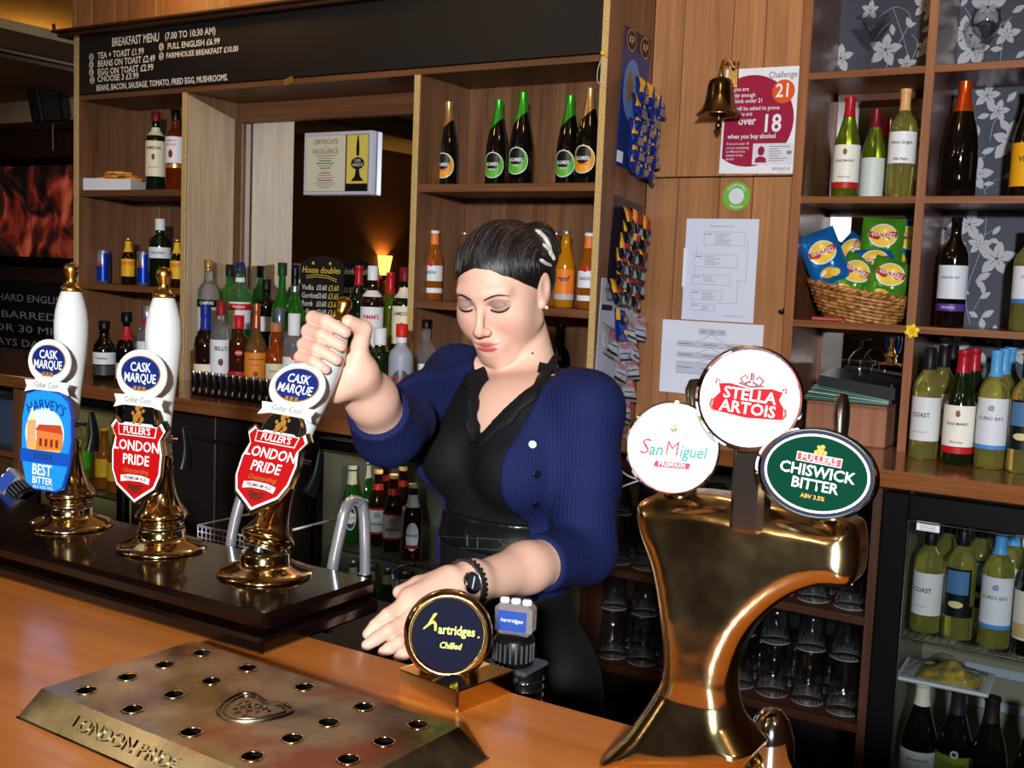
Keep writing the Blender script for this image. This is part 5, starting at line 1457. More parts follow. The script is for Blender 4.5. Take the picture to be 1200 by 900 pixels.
xc = -cw * .17
lettering('CERTIFICATE', .024, pm(120, 40, 50), ce, FC @ T((xc, ch * .34, .001)), .005, sx=.84)
lettering('of', .012, pm(120, 40, 50), ce, FC @ T((xc, ch * .265, .001)), shear=.3)
lettering('EXCELLENCE', .024, pm(120, 40, 50), ce, FC @ T((xc, ch * .19, .001)), .005, sx=.86)
for k, (w_, m_) in enumerate(((.10, GREYINK), (.07, GREYINK), (.06, INK), (.09, INK), (.07, GREYINK), (.05, INK), (.02, GREYINK), (.05, INK), (.065, pm(190, 90, 80)), (.085, pm(190, 90, 80)), (.07, INK), (.1, GREYINK), (.085, GREYINK), (.05, GREYINK))):
    pl(xc - w_ / 2, ch * (.115 - .039 * k), xc + w_ / 2, ch * (.115 - .039 * k) + .0028, m_, 'print_line', ce, FC, .0008)
sil = [(-.006, .03), (.006, .03), (.0075, .055), (.005, .085), (.0015, .105), (-.0015, .105), (-.005, .085), (-.0075, .055)]
gx = cw * .31
link('print_handle', MB().prism(S(sil, 1.0, gx, -.005), .0008, .0012).mesh('print_handle'), BLK, ce, M=FC)
link('print_oval', MB().prism(circle(.031, 28, gx, -.002, .022), .0008, .0014).mesh('print_oval'), pm(20, 24, 40), ce, M=FC)
link('print_base', MB().prism([(gx - .03, -.066), (gx + .03, -.066), (gx + .012, -.048), (gx + .007, -.02), (gx - .007, -.02), (gx - .012, -.048)], .0008, .0012).mesh('print_base'), BLK, ce, M=FC)
lettering('CASK', .016, pm(200, 196, 180), ce, FC @ T((gx, .007, .0016)), .02, sx=.8)
lettering('MARQUE', .016, pm(200, 196, 180), ce, FC @ T((gx, -.008, .0016)), .02, sx=.75)

# ================================================================== wine bottles, right
def wine_coast(P, lab, group=None, hi=.30):
    bottle(P, 'wine', hi, .0372, 'straw', lab, 'wine bottle', cap=(BLK, .80, 1.0, .42), labels=((.17, .56, 190, pm(206, 206, 206)),), texts=(('COAST', .0165, .40, INKP, dict(align='CENTER', sx=.9)), ('SAUVIGNON BLANC', .004, .25, GREYINK)), rot=-.35, group=group)
def wine_red(P, lab, group=None, glass='dkgreen'):
    bottle(P, 'burg', .30, .039, glass, lab, 'wine bottle', foil=(pm(160, 20, 34, .3), .80), labels=((.16, .52, 200, pm(226, 222, 210)), (.10, .155, 200, pm(180, 24, 34))), texts=(('SOLE MARIO', .010, .36, INKP), ('Pinot Noir', .008, .20, pm(150, 40, 40), dict(shear=.3))), ovals=((.45, .006, .009, pm(120, 90, 40)),), rot=-.1, group=group)
def wine_curio(P, lab, group=None):
    bottle(P, 'wine', .305, .0375, 'straw', lab, 'wine bottle', foil=(pm(80, 150, 206, .35), .78), labels=((.20, .60, 200, pm(206, 208, 214)), (.17, .205, 200, pm(60, 130, 200))), texts=(('CURIO BAY', .0125, .43, pm(90, 100, 130)), ('@', .016, .52, pm(30, 80, 150), {})), rot=-.1, group=group)
def wine_dark_label(P, lab, group=None):
    bottle(P, 'wine', .30, .0375, 'straw', lab, 'wine bottle', cap=(BLK, .80, 1.0, .42), labels=((.20, .62, 110, BLK), (.40, .60, 90, pm(70, 110, 150)), (.20, .30, 150, BLK)), ovals=((.31, .019, .009, pm(200, 190, 140)),), rot=-.2, group=group)
WR = 1.763
bottle(on(989, 3.24, WR), 'burg', .285, .037, 'leaf', 'lit green wine bottle with red capsule, left in the upper wine pigeonhole', 'wine bottle', foil=(pm(160, 20, 34, .3), .80), labels=((.15, .52, 180, pm(226, 222, 210)), (.09, .145, 180, pm(180, 24, 34))), texts=(('SOLE MARIO', .010, .36, INKP), ('Pinot Noir', .008, .20, pm(150, 40, 40), dict(shear=.3))), ovals=((.45, .006, .009, pm(120, 90, 40)),), rot=-.15)
bottle(on(1020, 3.33, WR), 'burg', .262, .035, 'leaf', 'green wine bottle with plain pale label in the middle of the upper pigeonhole', 'wine bottle', foil=(pm(110, 16, 30, .3), .80), labels=((.02, .46, 170, pm(196, 204, 196)),))
bottle(on(1053, 3.24, WR), 'wine', .30, .037, 'straw', 'white wine bottle with gold top and white label in the upper pigeonhole', 'wine bottle', foil=(pm(206, 160, 100, .35), .80), labels=((.31, .60, 190, pm(222, 222, 226)),), texts=(('Pinot Grigio', .0125, .50, INKP, dict(shear=.25)), ('Villa Regio', .010, .35, INKP, dict(shear=.25))), rot=-.1)
bottle(on(1076, 3.34, WR), 'wine', .285, .037, 'straw', 'white wine bottle half hidden behind the middle post of the wine unit', 'wine bottle', foil=(SILV, .80), labels=((.2, .5, 190, pm(206, 212, 214)),))
bottle(on(1121, 3.26, WR), 'champ', .315, .047, 'black', 'tall black champagne bottle with orange foil in the wine unit', 'wine bottle', foil=(pm(206, 76, 20, .25, .6), .74))
bottle(on(1203, 3.26, WR), 'champ', .31, .046, 'black', 'champagne bottle with yellow label at the right edge, upper row', 'wine bottle', foil=(pm(220, 150, 40, .3, .5), .74), labels=((.09, .46, 200, pm(226, 160, 20)),), texts=(('VEUVE', .02, .32, INKP),))
bottle(on(1112, 3.25, 1.407), 'wine', .305, .0385, 'black', 'red wine bottle with white and purple labels in the middle row', 'wine bottle', labels=((.26, .56, 190, pm(206, 210, 218)), (.15, .215, 190, PURP)), texts=(('CASA DEL RIO', .008, .45, INKP), ('DENARA', .0095, .182, pm(200, 190, 220))), rot=-.2)
bottle(on(1200, 3.25, 1.407), 'wine', .29, .039, 'straw', 'white wine bottle with white and blue label at the right edge, middle row', 'wine bottle', cap=(BLK, .8, 1.0, .42), labels=((.28, .60, 190, pm(212, 214, 220)), (.26, .30, 190, pm(60, 110, 180))), texts=(('VIVIAN', .012, .50, GREYINK),))
# bottom row on the counter
wine_coast(on(1081, 3.10, ZC), 'black capped white wine bottle with grey label beside the middle post on the counter')
wine_coast(on(1098, 3.24, ZC), 'second black capped white wine bottle behind the one beside the middle post')
wine_red(on(1120, 3.08, ZC), 'dark wine bottle with red capsule and red banded label on the counter')
wine_red(on(1133, 3.21, ZC), 'red capsule wine bottle behind the front red banded one on the counter')
wine_curio(on(1158, 3.07, ZC), 'frontmost blue topped wine bottle on the counter')
wine_curio(on(1167, 3.19, ZC), 'second blue topped wine bottle in the row on the counter')
wine_curio(on(1174, 3.31, ZC), 'rearmost blue topped wine bottle in the row on the counter')
wine_dark_label(on(1196, 3.06, ZC), 'white wine bottle with black landscape label at the right edge of the counter')
bottle(on(1108, 3.36, ZC), 'wine', .30, .037, 'black', 'black topped bottle at the back behind the grey label wine bottles', 'wine bottle', cap=(BLK, .8, 1.0, .42))
# in the wine fridge
FS = .618
wine_coast(on(1083, 2.99, FS), 'white wine bottle with pale grey label at the left on the fridge shelf', hi=.285)
wine_dark_label(on(1120, 2.985, FS), 'white wine bottle with black landscape label on the fridge shelf')
wine_curio(on(1163, 2.97, FS), 'blue topped wine bottle at the front of the fridge shelf')
bottle(on(1204, 2.96, FS), 'burg', .29, .040, 'black', 'dark bottle with cream label at the right edge of the fridge shelf', 'wine bottle', labels=((.14, .56, 190, pm(210, 206, 190)), (.16, .28, 150, pm(190, 160, 110))), texts=(('Chablis', .012, .42, INKP, dict(shear=.3)),))
for k, (px, Y_, f) in enumerate(((1105, 3.12, wine_coast), (1142, 3.12, wine_dark_label), (1178, 3.10, wine_curio), (1190, 3.22, wine_curio))):
    f(on(px, Y_, FS), ('pale grey label bottle in the second row inside the fridge', 'black label bottle in the second row inside the fridge', 'blue topped bottle in the second row inside the fridge', 'blue topped bottle in the third row inside the fridge')[k])
FL = .163
for (px, Y_, lab, cap_, lb) in ((1072, 2.99, 'dark wine bottle with cream capsule and white label, lower left in the fridge', pm(200, 196, 176), (.18, .44, pm(212, 216, 218))), (1113, 2.985, 'dark wine bottle with green label, second on the lower fridge shelf', pm(30, 30, 30), (.14, .48, pm(120, 140, 40))), (1152, 2.98, 'brown wine bottle with white label, third on the lower fridge shelf', pm(30, 22, 20), (.12, .36, pm(206, 206, 200))), (1203, 2.97, 'dark wine bottle with round white seal at the lower right edge', pm(160, 70, 30), (.12, .30, pm(206, 206, 200)))):
    bottle(on(px, Y_, FL), 'burg', .32, .047, 'black', lab, 'wine bottle', foil=(cap_, .80), labels=((lb[0], lb[1], 180, lb[2]),), texts=(('BOURGOGNE', .009, lb[1] - .07, INKP), ('CHARDONNAY', .006, lb[1] - .15, INKP)), ovals=((.50, .010, .010, pm(206, 206, 206)), (.50, .006, .006, pm(40, 60, 90))) if px in (1113, 1203) else ())
# platter resting on the bottles
pp = at_y(1106, 782, 3.0)
pt = thing('food_platter', 'white platter of wrapped food resting on the bottle tops in the fridge', 'platter', (pp.x, 3.03, FL + .3215), .05)
MB().box((-.115, -.085, 0), (.115, .10, .010), .004).build('platter_tray', pm(190, 194, 200, .3), pt)
fb = MB()
fb.sheet(lambda u, v: (-.07 + .16 * u, -.06 + .13 * v, .010 + .034 * math.sin(PI * u) * math.sin(PI * v) * (1 + .3 * math.sin(9 * u + 5 * v))), 14, 12)
fb.build('food', two_tone('yellow_food', rgb(120, 110, 70), rgb(190, 160, 60), 40, .4), pt)
fb = MB(); fb.sheet(lambda u, v: (-.10 + .2 * u, -.075 + .16 * v, .014 + .040 * math.sin(PI * u) * math.sin(PI * v) * (1 + .35 * math.sin(13 * u - 7 * v)) + .003 * math.sin(31 * u + 23 * v)), 20, 16)
fb.build('cling_film', thin_glass('cling_film', (.95, .95, .95, 1), .6), pt)

# ================================================================== beers in the left fridge
BS = .618
def peroni(px, Y, lab):
    bottle(on(px, Y, BS), 'beer', .25, .0305, gl_solid('bottle_lager_green', rgb(30, 110, 24), .6, .04), lab, 'beer bottle', cap=(pm(226, 220, 196), .95, 1.0, .5), neck=(pm(226, 214, 176), .76, .93), ovals=((.33, .019, .040, pm(226, 224, 214)), (.33, .016, .036, pm(40, 56, 100)), (.33, .0175, .019, pm(226, 224, 214))), texts=(('PERONI', .0115, .33, REDP, dict(bold=.03, sx=.85)),), rot=-.1, group='green lager bottles in the beer fridge')
peroni(393, 2.80, 'leftmost green lager bottle in the beer fridge'); peroni(411, 2.74, 'green lager bottle behind the chrome spout in the beer fridge')
peroni(410, 2.92, 'green lager bottle in the back row left in the beer fridge'); peroni(428, 2.86, 'green lager bottle at the back left of the red label beers')
def bud(px, Y, lab):
    bottle(on(px, Y, BS), 'beer', .245, .0305, 'brown', lab, 'beer bottle', cap=(pm(220, 176, 120), .95, 1.0, .5), neck=(pm(196, 40, 34), .74, .82), labels=((.16, .50, 230, WLAB), (.48, .51, 230, REDP), (.16, .19, 230, REDP)), texts=(('Budweiser', .0125, .30, INKP, dict(shear=.3, sx=.85)),), ovals=((.42, .012, .010, pm(170, 170, 180)),), group='brown red label beer bottles in the beer fridge')
bud(441, 2.76, 'brown beer bottle with red and white label right of the chrome spout'); bud(459, 2.73, 'brown beer bottle with red and white label, middle of the front row'); bud(470, 2.86, 'brown beer bottle in the second row near the barmaid'); bud(449, 2.90, 'brown beer bottle in the second row behind the front pair')
bottle(on(482, 2.69, BS), 'beer', .235, .030, 'brown', 'brown beer bottle with oval white label next to the barmaid cardigan', 'beer bottle', cap=(pm(226, 196, 120), .95, 1.0, .5), neck=(pm(206, 206, 210), .70, .86), ovals=((.32, .021, .044, WLAB),), texts=(('Bitburger', .012, .34, INKP, dict(bold=.02, sx=.9)),), labels=((.16, .21, 90, pm(150, 30, 30)),))
for k, px in enumerate((393, 412, 432, 452, 472)):
    bottle(on(px, 2.76, .303), 'beer', .25, .0305, 'green' if k < 4 else 'brown', 'beer bottle on the lower shelf of the beer fridge', 'beer bottle', cap=(SILV, .95, 1.0, .5), neck=(pm(200, 200, 180), .78, .9), group='beer bottles on the lower fridge shelf')
# soft drinks in the far left fridge
for k, (px, Y_) in enumerate(((78, 2.75), (96, 2.78), (122, 2.74), (136, 2.72))):
    bottle(on(px, Y_, .625), 'beer', .235, .033, 'orange' if k > 1 else 'straw', ('pale juice bottle left in the fridge behind the leftmost pump', 'second pale juice bottle in the fridge behind the leftmost pump', 'orange juice bottle seen between the first two pumps', 'yellow orange juice bottle right of the others between the pumps')[k], cap=(YELP, .95, 1.0, .5), labels=((.2, .5, 200, YELP if k > 1 else GRNP),))
for k, (px, Y_) in enumerate(((56, 2.75), (88, 2.75), (126, 2.73))):
    P = on(px, Y_, .16)
    t = thing('glass_tumbler', 'clear tumbler low in the fridge behind the leftmost pump', 'glass', P, group='tumblers low in the left fridge')
    MB().lathe([(0, .004), (.030, .0), (.034, .12), (.0325, .12), (.0285, .006), (0, .008)], 20, cap=False).build('glass_wall', thin_glass('clear_glassware', (.9, .92, .93, 1), 1.0), t)

# ================================================================== beer glasses under the right counter
GLS = thin_glass('clear_glassware', (.9, .92, .93, 1), 1.0)
gme = MB().lathe([(.0, .145), (.030, .148), (.033, .140), (.038, .09), (.044, .0), (.0425, .0), (.0365, .09), (.0315, .138), (0, .140)], 20, cap=False).mesh('pint_glass')
gme.materials.append(thin_glass('pint_glass', (.86, .88, .9, 1), 1.6, .03))
gri = MB().tube([(.0432 * math.cos(2 * PI * k / 20), .0432 * math.sin(2 * PI * k / 20), .001) for k in range(20)], .0012, 5, closed=True).mesh('glass_rim')
gri.materials.append(mat('glass_rim_shine', rgb(200, 206, 212), .1, trans=.6))
for zi, (z, nm) in enumerate(((.655, 'upper'), (.365, 'middle'), (.06, 'bottom'))):
    for row in range(2):
        for k in range(8):
            if zi == 2 and row == 1: continue
            x_ = -1.43 + k * .100 + row * .02
            if x_ > -.72: continue
            t = thing('pint_glass', 'upturned pint glass on the %s open shelf under the right counter' % nm, 'glass', (x_, 2.955 + row * .13 + random.uniform(-.008, .008), z), 0, 'upturned glasses on the %s shelf' % nm)
            link('glass_wall', gme, None, t); link('glass_rim', gri, None, t)
            if zi < 2 and row == 0:
                t2 = thing('pint_glass', 'second layer upturned pint glass stacked on the %s open shelf' % nm, 'glass', (x_ , t.location.y, z + .1495), 0, 'stacked glasses on the %s shelf' % nm)
                if zi == 1 or True:
                    link('glass_wall', gme, None, t2).scale = (.92, .92, .86); link('glass_rim', gri, None, t2).scale = (.92, .92, 1)
rb2 = thing('crumpled_bag', 'crumpled red and black bag on the bottom shelf under the counter', 'bag', on(955, 2.93, .06))
rb2.location.z = .06
MB().sheet(lambda u, v: (-.09 + .18 * u, -.06 + .10 * v, .002 + .10 * (math.sin(PI * u) ** .7) * math.sin(PI * min(v * 1.1, 1)) * (1 + .3 * math.sin(11 * u + 6 * v))), 14, 10).build('bag_cloth', pm(150, 20, 26, .5), rb2)
MB().sheet(lambda u, v: (-.02 + .14 * u, -.075 + .08 * v, .002 + .07 * math.sin(PI * u) * math.sin(PI * v) * (1 + .3 * math.sin(9 * u - 6 * v))), 12, 8).build('bag_lining', BLK, rb2)
# loose pale cable over the glasses
cp = thing('power_cable', 'loose pale cable hanging above the glasses right of the barmaid', 'cable', at_y(735, 555, 2.9))
cpath = smooth_path([at_y(722, 545, 2.9), at_y(735, 557, 2.9), at_y(752, 562, 2.92), at_y(770, 560, 2.95)], 5)
cpath2 = smooth_path([at_y(718, 575, 2.9), at_y(735, 568, 2.9), at_y(752, 562, 2.92)], 5)
for q_ in (cpath, cpath2):
    part_w(MB().tube(q_, .0028, 6), 'cable_run', pm(190, 192, 198), cp)
# ================================================================== menu board over the unit
def fit_text(s, px0, px1, py, Y, m, parent, cap_px=9, bold=.0, shear=0.0, name='chalk_line', root=None):
    a, b = at_y(px0, py, Y), at_y(px1, py, Y)
    pmid = at_y((px0 + px1) / 2, py, Y)
    t = (pmid - CAM).dot(FWD)
    size = cap_px * t / F_PX / .70
    me = text_mesh(s, size, bold, 0, 'CENTER', 1.0, shear)
    xs_ = [v.co.x for v in me.vertices]
    w = max(xs_) - min(xs_); c = (max(xs_) + min(xs_)) / 2
    k = (b.x - a.x) / w
    for v in me.vertices:
        v.co.x = (v.co.x - c) * k
    o = link(name, me, m, parent, M=Matrix.Translation(-Vector(root)) @ facing_front((pmid.x, Y, pmid.z)))
    o['kind'] = 'stuff'
    return o
mb_ = thing('menu_board', 'long black menu board chalked with the breakfast menu above the shelves', 'menu board', (-2.71, 2.9, 2.15))
R0 = (-2.71, 2.9, 2.15)
part_w(MB().box((-3.885, 2.896, 2.152), (-1.537, 2.912, 2.377), .002), 'board_panel', SLATE, mb_)
YB2 = 2.8945
for (s, a, b, y, c) in (('BREAKFAST MENU', 131, 186, 47, 10), ('(7.00 TO 10:30 AM)', 193, 252, 39.5, 8), ('TEA + TOAST £1.99', 114, 168, 63, 7.5), ('BEANS ON TOAST £2.49', 114, 181, 72, 7.5),
                        ('EGG ON TOAST £2.99', 114, 179, 82, 7.5), ('CHOOSE 3 £3.99', 114, 162, 91, 7), ('BEANS, BACON, SAUSAGE, TOMATO, FRIED EGG, MUSHROOMS.', 110, 263, 97.5, 7),
                        ('FULL ENGLISH £6.99', 196, 257, 51.5, 7), ('FARMHOUSE BREAKFAST £10.00', 194, 278, 61.5, 6.5)):
    fit_text(s, a, b, y, YB2, CHALK, mb_, c * .98, .018, root=R0)
for k, (px, py) in enumerate(((107, 67), (107, 76), (107, 85), (108, 94), (189, 55), (189, 66))):
    p = at_y(px, py, YB2) - Vector(R0)
    rg = MB().tube([(p.x + .0105 * math.cos(2 * PI * j / 20), p.y, p.z + .0135 * math.sin(2 * PI * j / 20)) for j in range(20)], .0016, 5, closed=True)
    rg.build('number_ring', CHALK, mb_)
    lettering(str(k + 1), .022, CHALK, mb_, facing_front((p.x, p.y, p.z)), .01)
tp = at_y(337, 95, 2.88)
tag(MB().sheet(lambda u, v: (tp.x - .03 + .05 * u, 2.893 - .012 * u * v, tp.z - .012 + .02 * v + .01 * u), 4, 3).build('gold_tape_scrap', pm(206, 150, 60, .3, .6)), 'scrap of gold tape stuck under the menu board edge', 'tape')
pin = thing('drawing_pin', 'yellow drawing pin with white string on the gold taped corner post', 'pin', at_y(707, 62, 2.89))
MB().lathe([(0, 0), (.008, .001), (.0085, .004), (.004, .007), (0, .0075)], 14, M=Matrix.Rotation(PI / 2, 4, 'X'), cap=False).build('pin_head', pm(226, 190, 40), pin)
sp = [at_y(706, 66, 2.89), at_y(701, 80, 2.89), at_y(700, 94, 2.89), at_y(704, 98, 2.89), at_y(706, 88, 2.89), at_y(707, 68, 2.89)]
part_w(MB().tube(smooth_path(sp, 5), .0012, 5), 'string_loop', pm(200, 196, 190), pin)

# ================================================================== bell
be = thing('brass_bell', 'small brass hanging bell on a bracket beside the maroon poster', 'bell', (-1.243, 3.10, 1.99))
BELLM = two_tone('aged_bell_brass', rgb(104, 84, 52), rgb(150, 122, 76), 14, .16, 1.0, r2=.28)
MB().lathe([(.0, .108), (.022, .108), (.034, .100), (.038, .085), (.040, .060), (.044, .038), (.053, .018), (.064, .006), (.068, .001), (.066, .0), (.060, .006), (.045, .03), (.036, .06), (.033, .09), (0, .095)], 36, cap=False).build('bell_body', BELLM, be)
MB().lathe([(0, .106), (.010, .108), (.011, .116), (.007, .122), (.008, .132), (.0, .134)], 16, cap=False).build('bell_crown', BRASS, be)
MB().tube([(0, 0, .08), (0, 0, -.020)], .003, 8).lathe([(0, -.046), (.004, -.044), (.010, -.032), (.011, -.026), (.007, -.018), (.005, -.012), (0, -.010)], 16, cap=False).build('clapper', BELLM, be)
br = MB(); br.box((-.016, .094, .095), (.016, .100, .175), .002); br.tube(smooth_path([(0, .098, .150), (0, .05, .168), (0, .015, .160), (0, .0, .136)], 6), .006, 10); br.lathe([(0, 0), (.009, .001), (.009, .008), (0, .012)], 12, M=T((0, .096, .165)) @ Matrix.Rotation(PI / 2, 4, 'X'))
br.build('bracket', BRASS, be)

# ================================================================== notices on the panelled wall
YW = 3.199
def paper(name, label, cat, x0, x1, z0, z1, tilt=0.0, th=.0008, m=WHITE):
    t = thing(name, label, cat, ((x0 + x1) / 2, YW, (z0 + z1) / 2), rot=(0, tilt, 0))
    w, h = (x1 - x0) / 2, (z1 - z0) / 2
    MB().box((-w, -th, -h), (w, 0, h)).build('sheet', m, t)
    return t, w, h
MAR = pm(150, 24, 60)
ps, w, h = paper('age_poster', 'white and maroon age check poster beside the bell', 'poster', -1.270, -1.030, 1.832, 2.140, math.radians(.8))
FP = facing_front((0, -.001, 0))
cx, cy, r = -.035, .0, .134
out = [(max(-w + .006, cx + r * math.cos(2 * PI * k / 60)), cy + r * math.sin(2 * PI * k / 60)) for k in range(60)]
link('maroon_disc', MB().prism(out, 0, .0003).mesh('maroon_disc'), MAR, ps, M=FP)
link('orange_disc', MB().prism(circle(.034, 36, .062, .083), .0003, .0006).mesh('orange_disc'), pm(214, 84, 24), ps, M=FP)
lettering('Challenge', .026, pm(110, 30, 50), ps, FP @ T((.057, .131, .0004)), .0, sx=.84)
lettering('21', .055, WHITE, ps, FP @ T((.062, .084, .0008)), .045, sx=.85)
for (s, x_, y_, sz, b_) in (('If you are', -.102, .094, .0175, .01), ('lucky enough', -.102, .076, .0175, .01), ('to look under 21', -.102, .059, .0175, .01), ('you will be asked to prove', -.108, .037, .0175, .01), ('that you are', -.102, .021, .0175, .01), ('over', -.070, .0, .034, .03), ('18', .002, -.010, .072, .05), ('when you buy alcohol', -.100, -.045, .0195, .02),
                            ('If you are under 18', -.102, -.066, .0105, .0), ('you are committing', -.102, -.078, .0105, .0), ('an offence if you', -.102, -.089, .0105, .0), ('attempt to buy', -.102, -.100, .0105, .0), ('alcohol', -.102, -.111, .0105, .0), ('www.beerandpub.com', -.102, -.134, .0075, .01), ('drinkaware.co.uk', -.035, -.136, .0075, 0)):
    lettering(s, sz, WHITE, ps, FP @ T((x_, y_, .0006)), b_, 'LEFT', sx=.86)
cd = [(-.018, -.128), (.105, -.128), (.105, -.066), (-.018, -.066)]
link('card_panel', MB().prism(cd, .0004, .0008).mesh('card_panel'), pm(212, 212, 222), ps, M=FP)
link('portrait', MB().prism(circle(.0105, 20, .008, -.088, .014), .0008, .0011).mesh('portrait'), MAR, ps, M=FP)
link('portrait_shoulders', MB().prism([(-.010, -.122), (.026, -.122), (.024, -.110), (.014, -.104), (.002, -.104), (-.008, -.110)], .0008, .0011).mesh('portrait_shoulders'), MAR, ps, M=FP)
for k, wd in enumerate((.062, .03, .035, .04, .03, .058, .045)):
    pl(.032, -.076 - k * .0068, .032 + wd, -.0745 - k * .0068, INK, 'card_line', ps, FP, .0008, .0002)
pl(.086, -.098, .100, -.088, GREYINK, 'card_stamp', ps, FP, .0008, .0002)
lettering('BEER&PUB', .012, GREYINK, ps, FP @ T((.072, -.140, .0006)), .01)
lettering('association', .005, GREYINK, ps, FP @ T((.076, -.148, .0006)))

p1, w, h = paper('notice_sheet', 'white notice sheet with a flow chart pinned on the oak wall', 'notice', -1.368, -1.136, 1.388, 1.698, 0, m=mat('laminated_paper', rgb(206, 214, 232), .45))
FP = facing_front((0, -.001, 0))
lettering('Company Hierarchy', .0095, GREYINK, p1, FP @ T((.0, h - .022, 0)))
def boxlines(t, x0, y0, x1, y1):
    m = MB()
    for (a, b, c, d) in ((x0, y0, x1, y0 + .0008), (x0, y1, x1, y1 + .0008), (x0, y0, x0 + .0008, y1), (x1, y0, x1 + .0008, y1)):
        m.box((a, b, 0), (c, d, .0003))
    link('chart_box', m.mesh('chart_box'), GREYINK, t, M=FP)
for (x0, y0, x1, y1, n) in ((-.055, .075, .075, .115, 6), (-.085, .008, .055, .046, 5), (-.088, -.045, .035, -.016, 3), (-.088, -.092, .012, -.064, 4), (-.088, -.125, -.01, -.104, 3)):
    boxlines(p1, x0, y0, x1, y1)
    for k in range(n):
        ll = random.uniform(.03, .055) if n > 3 else random.uniform(.02, .04)
        pl(x0 + .035, y1 - .007 - k * .0058, x0 + .035 + ll, y1 - .0056 - k * .0058, GREYINK, 'chart_text', p1, FP, 0, .0003)
    pl(x0 + .003, y1 - .007, x0 + .026, y1 - .0055, INK, 'chart_text', p1, FP, 0, .0003)
for (a, b, c, d) in ((.085, -.03, .0858, .10), (.055, -.03, .0858, -.0292), (.06, -.10, .0608, -.03), (.0, -.1, .06, -.0992), (-.078, .046, -.0772, .075), (-.08, -.016, -.0792, .008), (-.08, -.064, -.0792, -.045), (-.08, -.104, -.0792, -.092)):
    pl(a, b, c, d, GREYINK, 'chart_rule', p1, FP, 0, .0003)
pl(.02, -.138, .085, -.1368, GREYINK, 'chart_text', p1, FP, 0, .0003)
MB().box((-w - .004, -.0016, -.055), (-w + .008, -.0012, .065)).build('tape_strip', mat('clear_tape', rgb(226, 232, 244), .15), p1)

p2, w, h = paper('notice_sheet', 'white landscape organisation chart below the flow chart sheet', 'notice', -1.430, -1.102, 1.157, 1.384, 0, m=mat('laminated_paper_two', rgb(212, 218, 232), .45))
for (x0, x1, y) in ((-.04, .045, .075), (-.11, .115, .034), (-.11, .115, .0), (-.11, .115, -.05)):
    hh_ = .015 if y > -.04 else .036
    pl(x0, y, x1, y + hh_, pm(184, 190, 206), 'chart_bar', p2, FP, 0, .0003)
    boxlines(p2, x0, y, x1, y + hh_)
    for k in range(3):
        pl(x0 + .005 + (x1 - x0) * .35 * k, y + hh_ * .5, x0 + .005 + (x1 - x0) * (.35 * k + .2), y + hh_ * .5 + .0016, INK, 'chart_text', p2, FP, .0004, .0003)
for (y0, y1) in ((.049, .075), (.015, .034), (-.014, .0)):
    for s_ in (-1, 1):
        m = MB().tube([(0, y1, .0002), (s_ * .045, y0, .0002)], .0006, 4); link('chart_rule', m.mesh('chart_rule'), GREYINK, p2, M=FP)

st = thing('round_sticker', 'round green and white sticker under the poster', 'sticker', (-1.212, YW, 1.766))
link('green_disc', MB().prism(circle(.043, 40), 0, .0008).mesh('green_disc'), pm(110, 176, 60), st, M=facing_front((0, 0, 0)))
link('white_centre', MB().prism(circle(.024, 32), .0008, .0012).mesh('white_centre'), pm(206, 214, 222), st, M=facing_front((0, 0, 0)))
lettering('Thank you for helping', .0125, WHITE, st, facing_front((0, -.001, .034)), .0, arc=.030, sx=.62)
lettering('Thank you', .0125, WHITE, st, facing_front((0, -.001, 0)) @ Matrix.Rotation(PI, 4, 'Z') @ T((0, .034, 0)), .0, arc=.030, sx=.8)
hk = thing('wall_hook', 'small black hook on the edge of the oak wall beside the crisps', 'hook', at_y(920, 365, 3.19))
MB().box((-.008, -.004, -.008), (.008, .010, .010), .002).tube([(0, -.004, 0), (-.004, -.018, -.004), (-.012, -.020, .004)], .004, 8).build('hook_body', BLACK, hk)

# ================================================================== hanging nut and scratchings cards
XS = -1.5115
def side_frame(Y, z, out=0.0):      # faces +X
    return frame((XS + out, Y, z), (0, 1, 0), (0, 0, 1))
def pillow(w, h, th):
    def f(u, v):
        x_, y_ = (u - .5) * w, (v - .5) * h
        e = max(0.0, 1 - (2 * u - 1) ** 2) ** .55 * max(0.0, 1 - (2 * v - 1) ** 4) ** .6
        wr = 1 + .17 * math.sin(9 * u + 4 * v) + .12 * math.sin(15 * v - 6 * u)
        return (x_, y_, th * e * wr)
    return f
def packet(t, w, h, th, body, stripes, M=None, zig=True):
    f = pillow(w, h, th)
    mb = MB(); mb.sheet(f, 12, 12); mb.sheet(lambda u, v: (lambda p: (p[0], p[1], -p[2] * .6))(f(1 - u, v)), 8, 8)
    o = mb.mesh('wrapper'); link('wrapper', o, body, t, M=M)
    for (fn, m) in stripes:
        sb = MB(); sb.sheet(lambda u, v: (lambda q: (lambda p: (p[0], p[1], p[2] + .0006))(f(*q)))(fn(u, v)), 8, 8)
        link('printed_stripe', sb.mesh('printed_stripe'), m, t, M=M)
NAVYF = mat('navy_foil', rgb(20, 36, 96), .25, .45); BLUEF = mat('blue_foil', rgb(20, 50, 140), .22, .45); SILVF = mat('silver_foil', rgb(176, 180, 190), .28, .6); BLKF = mat('dark_foil', rgb(22, 22, 36), .22, .4); YELF = mat('yellow_foil', rgb(226, 168, 30), .3, .2); REDF = mat('red_foil', rgb(170, 26, 30), .3, .2); GRYF = mat('grey_foil', rgb(150, 148, 144), .25, .7)
